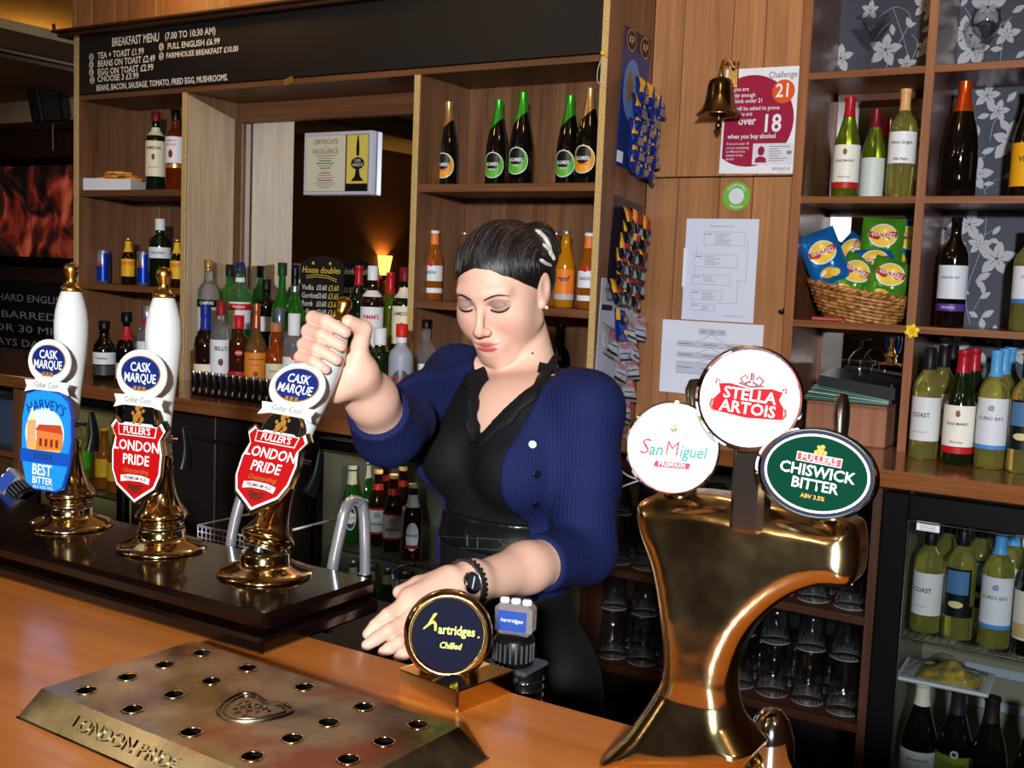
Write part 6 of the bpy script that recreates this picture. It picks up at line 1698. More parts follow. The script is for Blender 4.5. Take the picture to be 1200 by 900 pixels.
def card(name, label, Y0, Y1, z0, z1, m, tilt=0.0):
    t = thing(name, label, 'display card', (XS, (Y0 + Y1) / 2, (z0 + z1) / 2), rot=(tilt, 0, 0))
    w, h = (Y1 - Y0) / 2, (z1 - z0) / 2
    link('card', MB().box((-w, -h, 0), (w, h, .0018)).mesh('card'), m, t, M=frame((0, 0, 0), (0, 1, 0), (0, 0, 1)))
    return t, w, h, frame((0.002, 0, 0), (0, 1, 0), (0, 0, 1))
c1, w, h, F1 = card('nut_card', 'blue nut display card with packets, upper on the cabinet side', 2.985, 3.165, 1.835, 2.245, mat('card_blue', rgb(34, 52, 110), .35, .1), -.06)
link('card_header', MB().box((-w, h * .72, 0), (w, h, .0006)).mesh('card_header'), pm(58, 34, 40), c1, M=F1)
for s_ in (-.045, .05):
    link('card_logo_ring', MB().prism(circle(.033, 26, s_, h * .84), .0006, .001).mesh('card_logo_ring'), pm(150, 120, 70), c1, M=F1)
    link('card_logo', MB().prism(circle(.028, 26, s_, h * .84), .001, .0014).mesh('card_logo'), pm(50, 24, 26), c1, M=F1)
    lettering('KP', .030, pm(190, 170, 120), c1, F1 @ T((s_, h * .84, .0016)), .03)
link('card_glow', MB().prism(circle(.055, 30, -.02, .03, .09), .0, .0005).mesh('card_glow'), pm(96, 124, 180), c1, M=F1)
link('card_peanut', MB().prism(circle(.022, 20, -.035, .035, .05), .0005, .001).mesh('card_peanut'), pm(130, 104, 60), c1, M=F1)
link('card_barcode', MB().box((-w + .006, -h + .012, 0), (-w + .045, -h + .045, .0006)).mesh('card_barcode'), WHITE, c1, M=F1)
def diag(u0, u1, v0, v1, sl=.3):
    return lambda u, v: (min(max(u0 + (u1 - u0) * u + sl * (v - .5), .02), .98), v0 + (v1 - v0) * v)
rng = random.Random(3)
def hang(kind, Y, z, out, label, group, w=.062, h=.085):
    t = thing('nut_packet' if kind < 2 else 'scratchings_packet', label, 'snack packet', (XS + out, Y + rng.uniform(-.007, .007), z + rng.uniform(-.006, .006)), group=group)
    M = frame((0, 0, 0), (rng.uniform(-.25, .25), 1, -.1 + rng.uniform(-.3, .15)), (-.35 + rng.uniform(-.2, .2), .12, 1))
    if kind == 0:
        packet(t, w, h, .016, BLUEF, ((diag(.10, .42, .35, .97, .2), YELF), (diag(.55, .64, .3, .97, .2), SILVF), (diag(.35, .9, .02, .25, 0), GRYF)), M)
    elif kind == 1:
        packet(t, w, h, .016, BLKF, ((diag(.05, .25, .4, .97, .15), YELF), (diag(.30, .62, .4, .97, .15), REDF), (diag(.25, .30, .2, .97, .15), SILVF), (diag(.5, .95, .02, .25, 0), GRYF)), M)
    else:
        packet(t, w, h, .014, SILVF, ((diag(.12, .9, .06, .14, 0), BLK), (diag(.2, .7, .30, .34, 0), BLK)), M)
        lettering('MR', .017, pm(190, 24, 34), t, M @ T((-.012, .024, .0165)), .03)
        lettering('PORKY', .022, pm(190, 24, 34), t, M @ T((0, .006, .0175)), .04, sx=.85)
for c in range(3):
    for k in range(6):
        hang(0, 3.055 + c * .042, 2.065 - k * .041 - c * .012, .022 + c * .006 + .003 * (5 - k), 'small blue packet of nuts with yellow stripe on the upper card', 'blue nut packets on the upper card')
c2, w, h, F2 = card('nut_card', 'navy nut display card with red and yellow striped packets, middle of the cabinet side', 2.965, 3.165, 1.43, 1.745, mat('card_dark', rgb(44, 30, 44), .35, .1), -.10)
for c in range(3):
    for k in range(6):
        hang(1, 3.03 + c * .048 - k * .010, 1.685 - k * .043 - c * .010, .022 + c * .006, 'small navy packet of nuts with red and yellow stripes', 'striped nut packets on the middle card')
c3, w, h, F3 = card('scratchings_card', 'pale grey pork scratchings card with silver packets, lowest on the cabinet side', 2.915, 3.165, 1.10, 1.50, mat('card_grey', rgb(176, 180, 190), .4), -.05)
lettering('PUB CLASSICS', .019, INK, c3, F3 @ T((-.055, h - .035, .0006)), .03, sx=.8); lettering('Scratchings', .018, INK, c3, F3 @ T((-.055, h - .062, .0006)), .04, sx=.8); lettering('MR PORKY', .020, pm(190, 40, 50), c3, F3 @ T((.045, h - .075, .0006)), .03, sx=.8)
link('card_black_strip', MB().box((-w + .01, h - .095, 0), (-w + .08, h - .078, .0005)).mesh('card_black_strip'), BLK, c3, M=F3)
for k in range(5):
    for c in range(2):
        hang(2, 3.045 + c * .065 - .012 * k + (.0 if k else .02), 1.355 - k * .062, .022 + c * .004, 'silver packet of pork scratchings with red lettering', 'silver scratchings packets on the lowest card', .085, .085)
hang(2, 2.945, 1.315, .024, 'silver scratchings packet hanging apart beside the barmaid shoulder', 'silver scratchings packets on the lowest card', .08, .10)
t = thing('nut_packet', 'single blue nut packet with gold roundel on the scratchings card', 'snack packet', (XS + .040, 2.985, 1.368))
M = frame((0, 0, 0), (0, 1, -.15), (-.2, .1, 1))
packet(t, .075, .095, .014, BLUEF, ((diag(.02, .25, .6, .98, .1), YELF),), M)
link('roundel', MB().prism(circle(.019, 24, 0, .012, .014), .0165, .018).mesh('roundel'), pm(20, 24, 40), t, M=M); lettering('KP', .018, pm(220, 190, 100), t, M @ T((0, .012, .0185)), .04)
link('peanuts', MB().prism(circle(.014, 16, .002, -.026, .008), .0145, .0165).mesh('peanuts'), pm(200, 170, 90), t, M=M)

# ================================================================== basket of crisps
bk_ = thing('wicker_basket', 'oval wicker basket full of crisp packets tilted on the shelf', 'basket', (-.853, 3.285, 1.409), rot=(.06, .15, 0))
WICK = two_tone('wicker', rgb(120, 74, 34), rgb(190, 132, 72), 60, .4, 0, bump=.4)
for k in range(8):
    f = k / 7
    a_, b_ = .095 + .055 * f ** .7, .062 + .038 * f ** .7
    ring = []
    for j in range(72):
        an = 2 * PI * j / 72
        wv = .0022 * math.sin(an * 18 + k * PI)
        ring.append(((a_ + wv) * math.cos(an), (b_ + wv) * math.sin(an), .006 + k * .0105))
    MB().tube(ring, .0058, 6, closed=True).build('wicker_coil', WICK, bk_)
for s_ in range(2):
    ring = []
    for j in range(120):
        an = 2 * PI * j / 120
        ring.append(((.154 + .006 * math.cos(an * 22 + s_ * PI)) * math.cos(an), (.103 + .006 * math.cos(an * 22 + s_ * PI)) * math.sin(an), .094 + .006 * math.sin(an * 22 + s_ * PI)))
    MB().tube(ring, .0062, 6, closed=True).build('braided_rim', WICK, bk_)
MB().prism(circle(.09, 32, ry=.06), 0, .006).build('basket_base', WICK, bk_)
CBLUE = mat('crisp_blue', rgb(22, 104, 176), .22, .35); CGREEN = mat('crisp_green', rgb(74, 146, 38), .22, .35); CYEL = mat('crisp_yellow', rgb(236, 196, 70), .35); CRED = mat('crisp_red', rgb(180, 26, 30), .35); CGOLD = mat('crisp_gold', rgb(214, 160, 50), .35); CWHITE = mat('crisp_white', rgb(216, 222, 226), .35)
def crisps(px, py, Y, rz, body, label, w=.098, h=.145, pitch=0.0, yaw=0.0, flavour=''):
    w *= 1.14; h *= 1.14
    P = at_y(px, py, Y)
    t = thing('crisp_packet', label, 'crisp packet', P, group='crisp packets in the basket')
    M = Matrix.Rotation(face_cam(P, yaw), 4, 'Z') @ facing_front((0, 0, 0)) @ Matrix.Rotation(pitch, 4, 'X') @ Matrix.Rotation(rz, 4, 'Z')
    f = pillow(w, h, .026)
    packet(t, w, h, .026, body, (), M)
    def zf(x_, y_): return f(min(max(x_ / w + .5, 0), 1), min(max(y_ / h + .5, 0), 1))[2]
    def patch(pts, m, e, name):
        n = len(pts); vs = [(0, 0)]; c = (sum(p[0] for p in pts) / n, sum(p[1] for p in pts) / n)
        V_ = [(c[0], c[1], zf(*c) + e)]; F_ = []
        for r_ in (.2, .4, .6, .8, 1.0):
            for p in pts:
                q = (c[0] + (p[0] - c[0]) * r_, c[1] + (p[1] - c[1]) * r_); V_.append((q[0], q[1], zf(*q) + e))
        for j in range(n):
            F_.append((0, 1 + j, 1 + (j + 1) % n))
            for r_ in (0, 1, 2, 3):
                a = 1 + r_ * n + j; b = 1 + r_ * n + (j + 1) % n
                F_.append((a, a + n, b + n, b))
        link(name, MB().add(V_, F_, True).mesh(name), m, t, M=M)
    patch(circle(.040, 28, 0, .016, .034), CWHITE, .0007, 'logo_halo')
    patch(circle(.036, 28, 0, .016, .030), CYEL, .0012, 'logo_sun')
    ban = [(-.039, .010), (-.02, .004), (.02, .006), (.039, .014), (.039, .030), (.02, .028), (-.02, .024), (-.039, .028)]
    patch(ban, CRED, .0018, 'logo_ribbon')
    me = text_mesh('WALKERS', .0185, .035, 0, 'CENTER', 1.0, .15, .80)
    for v in me.vertices:
        y_ = v.co.y + .0175
        v.co = Vector((v.co.x, y_, zf(v.co.x, y_) + .0032))
    link('lettering', me, CWHITE, t, M=M)
    if flavour:
        me = text_mesh(flavour, .0125, .0, 0, 'CENTER', 1.0, 0, .8)
        for v in me.vertices:
            y_ = v.co.y - .026
            v.co = Vector((v.co.x, y_, zf(v.co.x, y_) + .0015))
        link('lettering', me, pm(30, 70, 30), t, M=M)
    patch(circle(.022, 22, -.004, -.045, .015), CGOLD, .0009, 'crisp_picture'); patch(circle(.014, 18, .014, -.050, .011), CYEL, .0014, 'crisp_picture')
crisps(966, 303, 3.235, .42, CBLUE, 'blue crisp packet sticking out at the left of the basket', pitch=-.1)
crisps(1000, 326, 3.265, -.45, CGREEN, 'green crisp packet slumped in the middle of the basket', w=.09, h=.12, pitch=-.25)
crisps(1034, 283, 3.33, -.04, CGREEN, 'upright green crisp packet at the top of the heap', w=.105, h=.12, flavour='Salt & Vinegar')
crisps(1041, 330, 3.255, -.28, CGREEN, 'green crisp packet at the front right of the basket', w=.098, h=.115, pitch=-.2, flavour='Salt & Vinegar')
crisps(1025, 314, 3.30, .1, CBLUE, 'blue crisp packet wedged between the green ones', w=.095, h=.1, pitch=-.2)
crisps(1004, 300, 3.34, .9, CBLUE, 'blue crisp packet lying behind at the left of the upright green one', w=.09, h=.11, pitch=-.3)
crisps(1064, 285, 3.37, -.5, CBLUE, 'blue and green crisp packet at the back right against the post', w=.085, h=.10)
tag(MB().box((-.045, -.02, 0), (.045, .02, .012), .003).build('chocolate_bar', pm(150, 30, 26), None, on(965, 3.22, 1.407) + Vector((.01, 0, 0)), (0, 0, .3)), 'red wrapped bar under the left side of the wicker basket', 'snack bar')
# daffodil brooch on the post
df = thing('daffodil', 'yellow artificial daffodil stuck on the wine unit post', 'flower', at_y(1069, 388, 3.165))
for k in range(6):
    a = 2 * PI * k / 6 + .3
    MB().sheet(lambda u, v, a=a: (lambda r_, s_: (r_ * math.cos(a) - s_ * math.sin(a), -.003 - .004 * math.sin(PI * u), r_ * math.sin(a) + s_ * math.cos(a)))(.003 + .018 * u, (v - .5) * .014 * math.sin(PI * (.12 + .86 * u)) ** .7), 5, 4).build('petal', pm(230, 204, 40), df)
MB().lathe([(0, .002), (.004, 0), (.0045, .006), (.0065, .010), (.0055, .010), (.003, .004), (0, .003)], 16, M=Matrix.Rotation(PI / 2, 4, 'X'), cap=False).build('trumpet', pm(226, 160, 20), df)

# ================================================================== brown box, binder, glasses
a_, b_ = on(942, 3.19, ZC), on(1036, 3.19, ZC)
bb = thing('brown_box', 'brown wooden box on the counter under the black binder', 'box', ((a_.x + b_.x) / 2, 3.19, ZC))
hw = (b_.x - a_.x) / 2
BOXM = wood('box_veneer', rgb(130, 84, 62), rgb(160, 108, 82), grain='z', vary=0)
MB().box((-hw, 0, 0), (hw, .19, .112), .004).build('box_body', BOXM, bb)
MB().box((-hw, 0, .112), (hw, .19, .120), .003).build('box_lid', BOXM, bb)
bi = thing('ring_binder', 'black binder with green dividers lying open on the brown box', 'binder', ((a_.x + b_.x) / 2 - .005, 3.285, ZC + .121), .06)
def sheet_slab(x0, x1, y0, y1, z0l, z0r, th, m, n, zf=0.0):
    MB().add([(x0, y0, z0l - zf), (x1, y0, z0r - zf), (x1, y1, z0r), (x0, y1, z0l), (x0, y0, z0l + th - zf), (x1, y0, z0r + th - zf), (x1, y1, z0r + th), (x0, y1, z0l + th)], [(0, 3, 2, 1), (4, 5, 6, 7), (0, 1, 5, 4), (1, 2, 6, 5), (2, 3, 7, 6), (3, 0, 4, 7)]).build(n, m, bi)
BIN = mat('binder_black', rgb(16, 17, 22), .4)
DIVG = mat('divider_green', rgb(66, 140, 104), .5); DIVP = mat('divider_pale', rgb(150, 176, 180), .5)
sheet_slab(-.125, .120, -.10, .12, .000, .000, .004, BIN, 'back_cover')
for k in range(7):
    sheet_slab(-.122 + .004 * k, .116, -.104 + .002 * k, .115, .004 + .0065 * k, .004 + .002 * k, .0014, (DIVG, DIVP, DIVG, WHITE, DIVG, DIVP, DIVG)[k], 'divider')
sheet_slab(-.085, .130, -.085, .12, .052, .030, .034, BIN, 'front_cover', .012)
sheet_slab(.116, .124, -.09, .12, .004, .004, .058, BIN, 'spine')
ggl = thin_glass('clear_glassware', (.9, .92, .93, 1), 1.0)
mg = thing('martini_glass', 'martini glass on the top shelf of the wine unit', 'glass', on(1020, 3.30, 2.113))
MB().lathe([(0, .003), (.036, 0), (.036, .0015), (.006, .006), (.0035, .02), (.0035, .095), (.005, .102), (.052, .168), (.051, .168), (.004, .106), (0, .105)], 26, cap=False).build('glass_wall', ggl, mg)
wg = thing('wine_glass', 'round wine glass on the top right shelf of the wine unit', 'glass', on(1151, 3.30, 2.113))
MB().lathe([(0, .003), (.036, 0), (.036, .0015), (.006, .006), (.004, .02), (.004, .075), (.012, .084), (.033, .105), (.040, .13), (.036, .165), (.035, .165), (.039, .13), (.032, .107), (.010, .086), (0, .084)], 26, cap=False).build('glass_wall', ggl, wg)
sg = thing('brandy_glass', 'upturned dark stemmed glass behind the binder', 'glass', on(1002, 3.36, ZC))
sg.location.z = 1.245
MB().lathe([(.030, 0), (.036, .03), (.034, .05), (.02, .07), (.004, .078), (.004, .105), (.03, .112), (.03, .114), (0, .114)], 22, cap=False).build('glass_wall', ggl, sg)
MB().box((-.05, -.05, -.19), (.05, .04, -.001)).build('glass_stand', BLACKM, sg)

# ================================================================== far left: speaker, screen, chalkboard
sp_ = thing('wall_speaker', 'black wall speaker tilted down at far left', 'speaker', at_y(56, 112, 3.9), rot=(math.radians(14), math.radians(-6), math.radians(38)))
MB().box((-.085, -.09, -.135), (.085, .09, .135), .012).build('cabinet', BLACK, sp_)
MB().box((-.030, -.096, -.13), (-.020, -.089, .13), .002).build('front_strip', pm(70, 78, 100, .3), sp_)
MB().box((-.015, -.095, -.125), (.08, -.0895, .125), .003).build('grille', BLACKM, sp_)
MB().tube([(0, .05, 0), (0, .16, .06)], .015, 8).build('wall_bracket', BLACK, sp_)
a = at_y(62, 142, 3.95)
tag(MB().tube([a, a + Vector((0, 0, -.16))], .004, 6).build('speaker_cable', pm(150, 146, 140)), 'pale cable hanging below the wall speaker', 'cable')
a_, b_ = at_y(-40, 200, 4.15), at_y(110, 300, 4.15)
tv = thing('wall_screen', 'dark framed screen showing a red and black picture at far left', 'screen', ((a_.x + b_.x) / 2, 4.2, (a_.z + b_.z) / 2))
w, h = (b_.x - a_.x) / 2, (a_.z - b_.z) / 2 + .02
MB().box((-w - .04, -.03, -h - .05), (w + .04, .04, h + .05), .005).build('screen_frame', BLACK, tv)
m = bpy.data.materials.new('screen_picture'); m.use_nodes = True; MATS['screen_picture'] = m
nt = m.node_tree; N = nt.nodes; L = nt.links; p = N['Principled BSDF']
tc = N.new('ShaderNodeTexCoord'); n = N.new('ShaderNodeTexNoise'); n.inputs['Scale'].default_value = 4.2; n.inputs['Detail'].default_value = 6; n.inputs['Distortion'].default_value = 1.2
L.new(tc.outputs['Object'], n.inputs['Vector'])
cr_ = N.new('ShaderNodeValToRGB'); cr_.color_ramp.elements[0].position = .40; cr_.color_ramp.elements[0].color = rgb(14, 8, 8); cr_.color_ramp.elements[1].position = .70; cr_.color_ramp.elements[1].color = rgb(190, 90, 60)
e = cr_.color_ramp.elements.new(.54); e.color = rgb(110, 30, 20); e = cr_.color_ramp.elements.new(.48); e.color = rgb(50, 22, 20)
L.new(n.outputs['Fac'], cr_.inputs[0]); L.new(cr_.outputs[0], p.inputs['Emission Color']); p.inputs['Emission Strength'].default_value = .55; p.inputs['Base Color'].default_value = (.01, .01, .01, 1); p.inputs['Roughness'].default_value = .3
MB().box((-w, -.034, -h), (w, -.030, h)).build('display', m, tv)
a_, b_ = at_y(-60, 335, 4.15), at_y(95, 425, 4.15)
cb = thing('message_board', 'blackboard with chalked message below the screen at far left', 'blackboard', ((a_.x + b_.x) / 2, 4.2, (a_.z + b_.z) / 2))
RC = Vector(cb.location)
part_w(MB().box((a_.x, 4.18, b_.z - .25), (b_.x, 4.22, a_.z + .06), .004), 'slate', mat('dull_slate', rgb(20, 20, 24), .6), cb)
CH2 = mat('chalk_grey', rgb(170, 170, 174), .8)
for (s, x0, x1, y) in (('RICHARD ENGLISH', -22, 77, 350), ('IS BARRED :', -16, 74, 370), ('FOR 30 MIN', -16, 74, 386), ('DAYS DAD', -14, 55, 402)):
    fit_text(s, x0, x1, y, 4.175, CH2, cb, 8.5, root=RC)
# concealed lamp body on the ledge, and a wall lamp that shows only in the mirror
cl = thing('cove_lamp', 'small metal lamp cup glowing on the cream ledge at far left', 'lamp', (-5.6, 4.02, 2.49))
p = at_y(61, 40, 3.7)
MB().tube(smooth_path([p + Vector((-.05, 0, .005)), p + Vector((-.03, 0, -.025)), p + Vector((.0, 0, -.025)), p + Vector((.015, 0, .02)), p + Vector((.012, 0, .05))], 5), .009, 8).build('lamp_hook', BRASS, cl).matrix_parent_inverse = T(-Vector(cl.location))
sc = thing('wall_sconce', 'orange glowing wall lamp seen reflected in the back bar mirror', 'lamp', (-7.86, -3.5, 1.45))
MB().lathe([(.05, 0), (.09, .22), (.088, .22), (.048, .0)], 20, cap=False).build('lamp_shade', mat('glowing_shade', rgb(240, 170, 60), .6, emit=(1, .5, .1, 1), estr=3.0), sc)
MB().box((-.04, -.03, -.06), (0, .03, .04), .004).build('wall_plate', BRASS, sc)
lamp('sconce_bulb', 'POINT', (-7.86, -3.5, 1.58), 14, (1.0, .5, .12), .03)
# ================================================================== the barmaid
from mathutils.bvhtree import BVHTree
def nv(v): return np.array(v, float)
ZUP = Vector((0, 0, 1))
shR, shL = at_t(536, 448, 1.86), at_t(688, 482, 1.66)
elR, wrR = at_t(455, 506, 1.615), at_t(420, 437, 1.470)
elL, wrL = at_t(684, 646, 1.65), at_t(552, 684, 1.43)
bx = (shL - shR); bx.z = 0; bx.normalize()
bf = bx.cross(ZUP); bf.normalize()
nkB = at_t(620, 440, 1.825)
CC = at_t(608, 522, 1.765); WC = at_t(590, 650, 1.78); PC = at_t(606, 800, 1.82)
RB = np.array([nv(bx), nv(bf), [0, 0, 1]])
ROOT = Vector((PC.x, PC.y, 0.0))
person = thing('person', 'barmaid in navy cardigan and black top pulling a beer pump, looking down', 'person', ROOT)
def body_xyz(X, Y, Z):
    dx, dy = X - WC.x, Y - WC.y
    # the spine leans: follow it with height
    t = (Z - WC.z) / (CC.z - WC.z)
    ox = np.clip(t, -1.5, 1.6) * (CC.x - WC.x); oy = np.clip(t, -1.5, 1.6) * (CC.y - WC.y)
    dx = dx - ox; dy = dy - oy
    return dx * bx.x + dy * bx.y, dx * bf.x + dy * bf.y
# ---- head frame
HE = at_t(562.5, 359.5, 1.735)
toc = (CAM - HE); toc.z = 0; toc.normalize()
rgt_h = Vector((RGT.x, RGT.y, 0)).normalized()
yaw_h, pit_h, rol_h = math.radians(27), math.radians(22), math.radians(2.0)
f0 = (toc * math.cos(yaw_h) - rgt_h * math.sin(yaw_h)).normalized()
fc = (f0 * math.cos(pit_h) - ZUP * math.sin(pit_h)).normalized()
hu = (f0 * math.sin(pit_h) + ZUP * math.cos(pit_h)).normalized()
hx_ = hu.cross(fc).normalized()          # her left
Rr = Matrix.Rotation(rol_h, 3, fc)
hu = Rr @ hu; hx_ = Rr @ hx_
HC = HE - fc * .080
HM_ = Matrix((hx_, fc, hu)).transposed().to_4x4(); HM_.translation = HC
HSC = 0.955
def H(x, y, z): return nv(HM_ @ Vector((x * HSC, y * HSC, (z if z > 0 else z * .96) * HSC)))
RH = np.array([nv(hx_), nv(fc), nv(hu)])

def sk_col(V):
    """Skin, lips, eyelids: real colours of skin and make-up, per vertex."""
    L = (V - nv(HC)) @ RH.T / HSC
    L[:, 2] = np.where(L[:, 2] < 0, L[:, 2] / .96, L[:, 2])
    base = np.array([lin(216), lin(172), lin(150)])
    C = np.tile(base, (len(V), 1))
    def blob(c, r, col, a):
        d = (((L - np.array(c)) / np.array(r)) ** 2).sum(1)
        w = a * np.clip((1.2 - d) * (1.0 if r[0] > .022 else 2.5), 0, 1)
        return np.array([lin(v) for v in col]), w
    for s in (-1, 1):
        for c, r, col, a in (((s * .040, .060, -.040), (.026, .03, .022), (200, 132, 118), .5), ((s * .031, .086, .003), (.0190, .02, .0072), (90, 70, 78), .66)):
            k, w = blob(c, r, col, a)
            C = C * (1 - w[:, None]) + k * w[:, None]
    for c, r, col, a in (((0, .090, -.0685), (.0235, .022, .0050), (172, 70, 72), .9), ((0, .090, -.0780), (.0190, .022, .0062), (184, 80, 82), .9), ((0, .108, -.044), (.016, .012, .012), (200, 140, 124), .4)):
        k, w = blob(c, r, col, a)
        C = C * (1 - w[:, None]) + k * w[:, None]
    return C
parts_V = []; parts_Q = []; off = 0
def take(F, smooth=6):
    global off
    V, Q = F.surface(smooth, .5)
    parts_V.append(V); parts_Q.append(Q + off); off += len(V)

# ---- head, neck, chest
hp = [H(x, y, z) for x in (-.12, .12) for y in (-.13, .13) for z in (-.14, .13)] + [nv(nkB)]
lo_ = np.min(hp, 0) - .01; hi_ = np.max(hp, 0) + .01
lo_ = np.minimum(lo_, nv(CC) - [.16, .16, .02]); hi_ = np.maximum(hi_, nv(CC) + [.14, .14, 0])
F = Field(lo_, hi_, .0019)
F.ell(H(0, -.015, .026), np.array([.073, .092, .076]) * HSC, RH, 0)
F.ell(H(0, .018, -.030), np.array([.063, .061, .076]) * HSC, RH, .03)
F.ell(H(0, .055, -.101), np.array([.022, .021, .018]) * HSC, RH, .026)
for s in (-1, 1):
    F.cone(H(s * .049, .006, -.056), H(s * .017, .052, -.100), .020, .017, .022)
    F.ell(H(s * .036, .046, -.038), np.array([.027, .028, .032]) * HSC, RH, .025)
    F.cone(H(s * .010, .078, .019), H(s * .040, .065, .020), .0075, .0060, .018)
    F.ell(H(s * .0315, .099, .001), np.array([.019, .019, .0125]) * HSC, RH, .010, 'sub')
    F.ell(H(s * .0315, .0695, -.0005), np.array([.0160, .0140, .0115]) * HSC, RH, .004)
F.cone(H(0, .081, .004), H(0, .1010, -.039), .0056, .0072, .010)
F.ell(H(0, .1020, -.040), np.array([.0092, .0088, .0080]) * HSC, RH, .005)
for s in (-1, 1):
    F.ell(H(s * .0105, .0925, -.0440), np.array([.0062, .0090, .0060]) * HSC, RH, .006)
    F.ell(H(s * .0065, .0985, -.0520), np.array([.0042, .006, .0030]) * HSC, RH, .003, 'sub')
F.ell(H(0, .071, -.074), np.array([.028, .017, .022]) * HSC, RH, .016)
F.ell(H(0, .0822, -.0690), np.array([.0225, .0085, .0038]) * HSC, RH, .004)
F.ell(H(0, .0806, -.0770), np.array([.0180, .0088, .0044]) * HSC, RH, .004)
F.cone(H(-.0245, .0820, -.0702), H(.0, .0920, -.0736), .0012, .0014, .002, 'sub'); F.cone(H(.0245, .0820, -.0702), H(.0, .0920, -.0736), .0012, .0014, .002, 'sub')
F.ell(H(0, .0935, -.0875), np.array([.014, .006, .0045]) * HSC, RH, .006, 'sub')
for s in (-1, 1):
    ear = H(s * .0745, -.010, -.004)
    er = np.array([[1, s * .35, 0], [-s * .35, 1, .2], [0, -.2, 1]]) @ RH
    F.ell(ear, np.array([.0058, .0175, .0310]) * HSC, er, .004)
    F.ell(H(s * .0800, -.006, .000), np.array([.0042, .0085, .0170]) * HSC, er, .003, 'sub')
    F.ell(H(s * .0725, -.002, -.030), np.array([.0055, .008, .0085]) * HSC, RH, .004)
nk0 = H(0, -.036, -.052)
F.cone(nk0, nv(nkB + Vector((0, 0, .010))), .043, .046, .010)
sh_mid = (shR + shL) / 2
for s, p in ((-1, shR), (1, shL)):
    F.cone(nv(nkB + bx * (s * .02) + Vector((0, 0, -.022))), nv(p + Vector((0, 0, .016))), .038, .036, .025)
F.ell(nv(CC + Vector((0, 0, .020))), (.130, .086, .095), RB, .03)
F.cone(nv(nkB + bf * .030 + bx * -.012 + Vector((0, 0, -.046))), nv(nkB + bf * .048 - bx * .10 + Vector((0, 0, -.030))), .0075, .006, .014)
F.cone(nv(nkB + bf * .030 + bx * .012 + Vector((0, 0, -.046))), nv(nkB + bf * .048 + bx * .10 + Vector((0, 0, -.030))), .0075, .006, .014)
take(F, 4)

# ---- right hand round the pump handle
PB = Vector((-0.956, 0.982, ZS)); tl = math.radians(24.5)
ax = Vector((0, math.sin(tl), math.cos(tl)))
def on_handle(s): return PB + Vector((0, 0, .034)) + ax * (s - .034)
mid = on_handle(.30)
cdir = (CAM - mid); cdir = (cdir - ax * cdir.dot(ax)).normalized()
rdir = ax.cross(cdir).normalized() * -1.0
rdir = cdir.cross(ax).normalized() if cdir.cross(ax).dot(RGT) > 0 else ax.cross(cdir).normalized()
def HP(deg, r, s):
    a = math.radians(deg)
    return nv(on_handle(s) + rdir * (math.cos(a) * r) + cdir * (math.sin(a) * r))
wr = nv(wrR)
F = Field(np.minimum.reduce([HP(d, .06, s) for d in (0, 90, 180, 270) for s in (.22, .38)] + [wr, nv(elR)]) - .055,
          np.maximum.reduce([HP(d, .06, s) for d in (0, 90, 180, 270) for s in (.22, .38)] + [wr, nv(elR)]) + .055, .0018)
fing = ((.328, .0, 1.0), (.309, -.001, 1.06), (.290, -.003, 1.0), (.273, -.006, .86))
mcps = []
for k, (s, ds, L) in enumerate(fing):
    mcp = HP(240, .042, s + .004 - .004 * k); pip = HP(176, .0325 * (.97 + .03 * L), s + .004); dip = HP(118, .0315, s - .002); tip = HP(66 if k < 3 else 84, .0305, s - .008)
    r = (.0094, .0096, .0092, .0080)[k]
    F.cone(mcp, pip, r * 1.10, r * 1.02, .004); F.cone(pip, dip, r * 1.02, r * .93, .003); F.cone(dip, tip, r * .93, r * .80, .003)
    mcps.append(mcp)
heel = HP(300, .045, .262); heel2 = HP(322, .043, .285)
for k, m in enumerate(mcps):
    F.cone(m, heel * (1 - k / 3.5) * 0 + (heel2 * (1 - k / 3) + heel * (k / 3)), .0125, .0165, .014)
F.cone(heel, wr, .0165, .0200, .014); F.cone(heel2, wr, .0155, .0200, .014)
F.cone(mcps[1], heel, .013, .017, .012); F.cone(mcps[2], heel2, .013, .017, .012)
t0, t1, t2, t3 = HP(318, .046, .268), HP(340, .040, .305), HP(8, .0335, .338), HP(62, .0245, .337)
F.cone(t0, t1, .0145, .0130, .012); F.cone(t1, t2, .0128, .0112, .006); F.cone(t2, t3, .0112, .0090, .005)
el = nv(elR)
F.cone(wr, wr + (el - wr) * .4, .0225, .0335, .02); F.cone(wr + (el - wr) * .4, el, .0335, .039, .02)
take(F, 4)
nailsR = [(HP(66 if k < 3 else 84, .0305 + .006, fing[k][0] - .008), HP(66 if k < 3 else 84, 1, fing[k][0]) - HP(0, 0, fing[k][0])) for k in range(4)]

# ---- left hand holding the glass, and forearm
def q3(x, y, t): return nv(at_t(x, y, t))
fl_ = (((482, 703, 1.366), (454, 721, 1.338), (440, 733, 1.330), (431, 743, 1.327), .0083), ((487, 721, 1.352), (456, 739, 1.322), (440, 749, 1.314), (430, 756, 1.312), .0085),
       ((494, 738, 1.346), (467, 753, 1.318), (456, 760, 1.312), (449, 764, 1.310), .0081), ((502, 750, 1.346), (482, 762, 1.322), (472, 768, 1.316), (466, 771, 1.314), .0070))
wl = nv(wrL); ell_ = nv(elL)
allp = [q3(*p) for f in fl_ for p in f[:4]] + [wl, ell_]
F = Field(np.min(allp, 0) - .05, np.max(allp, 0) + .05, .0018)
mc = []
for (a, b, c, d, r) in fl_:
    a, b, c, d = q3(*a), q3(*b), q3(*c), q3(*d)
    F.cone(a, b, r * 1.12, r * 1.06, .002); F.cone(b, c, r * 1.06, r * .95, .0015); F.cone(c, d, r * .95, r * .80, .0015)
    mc.append(a)
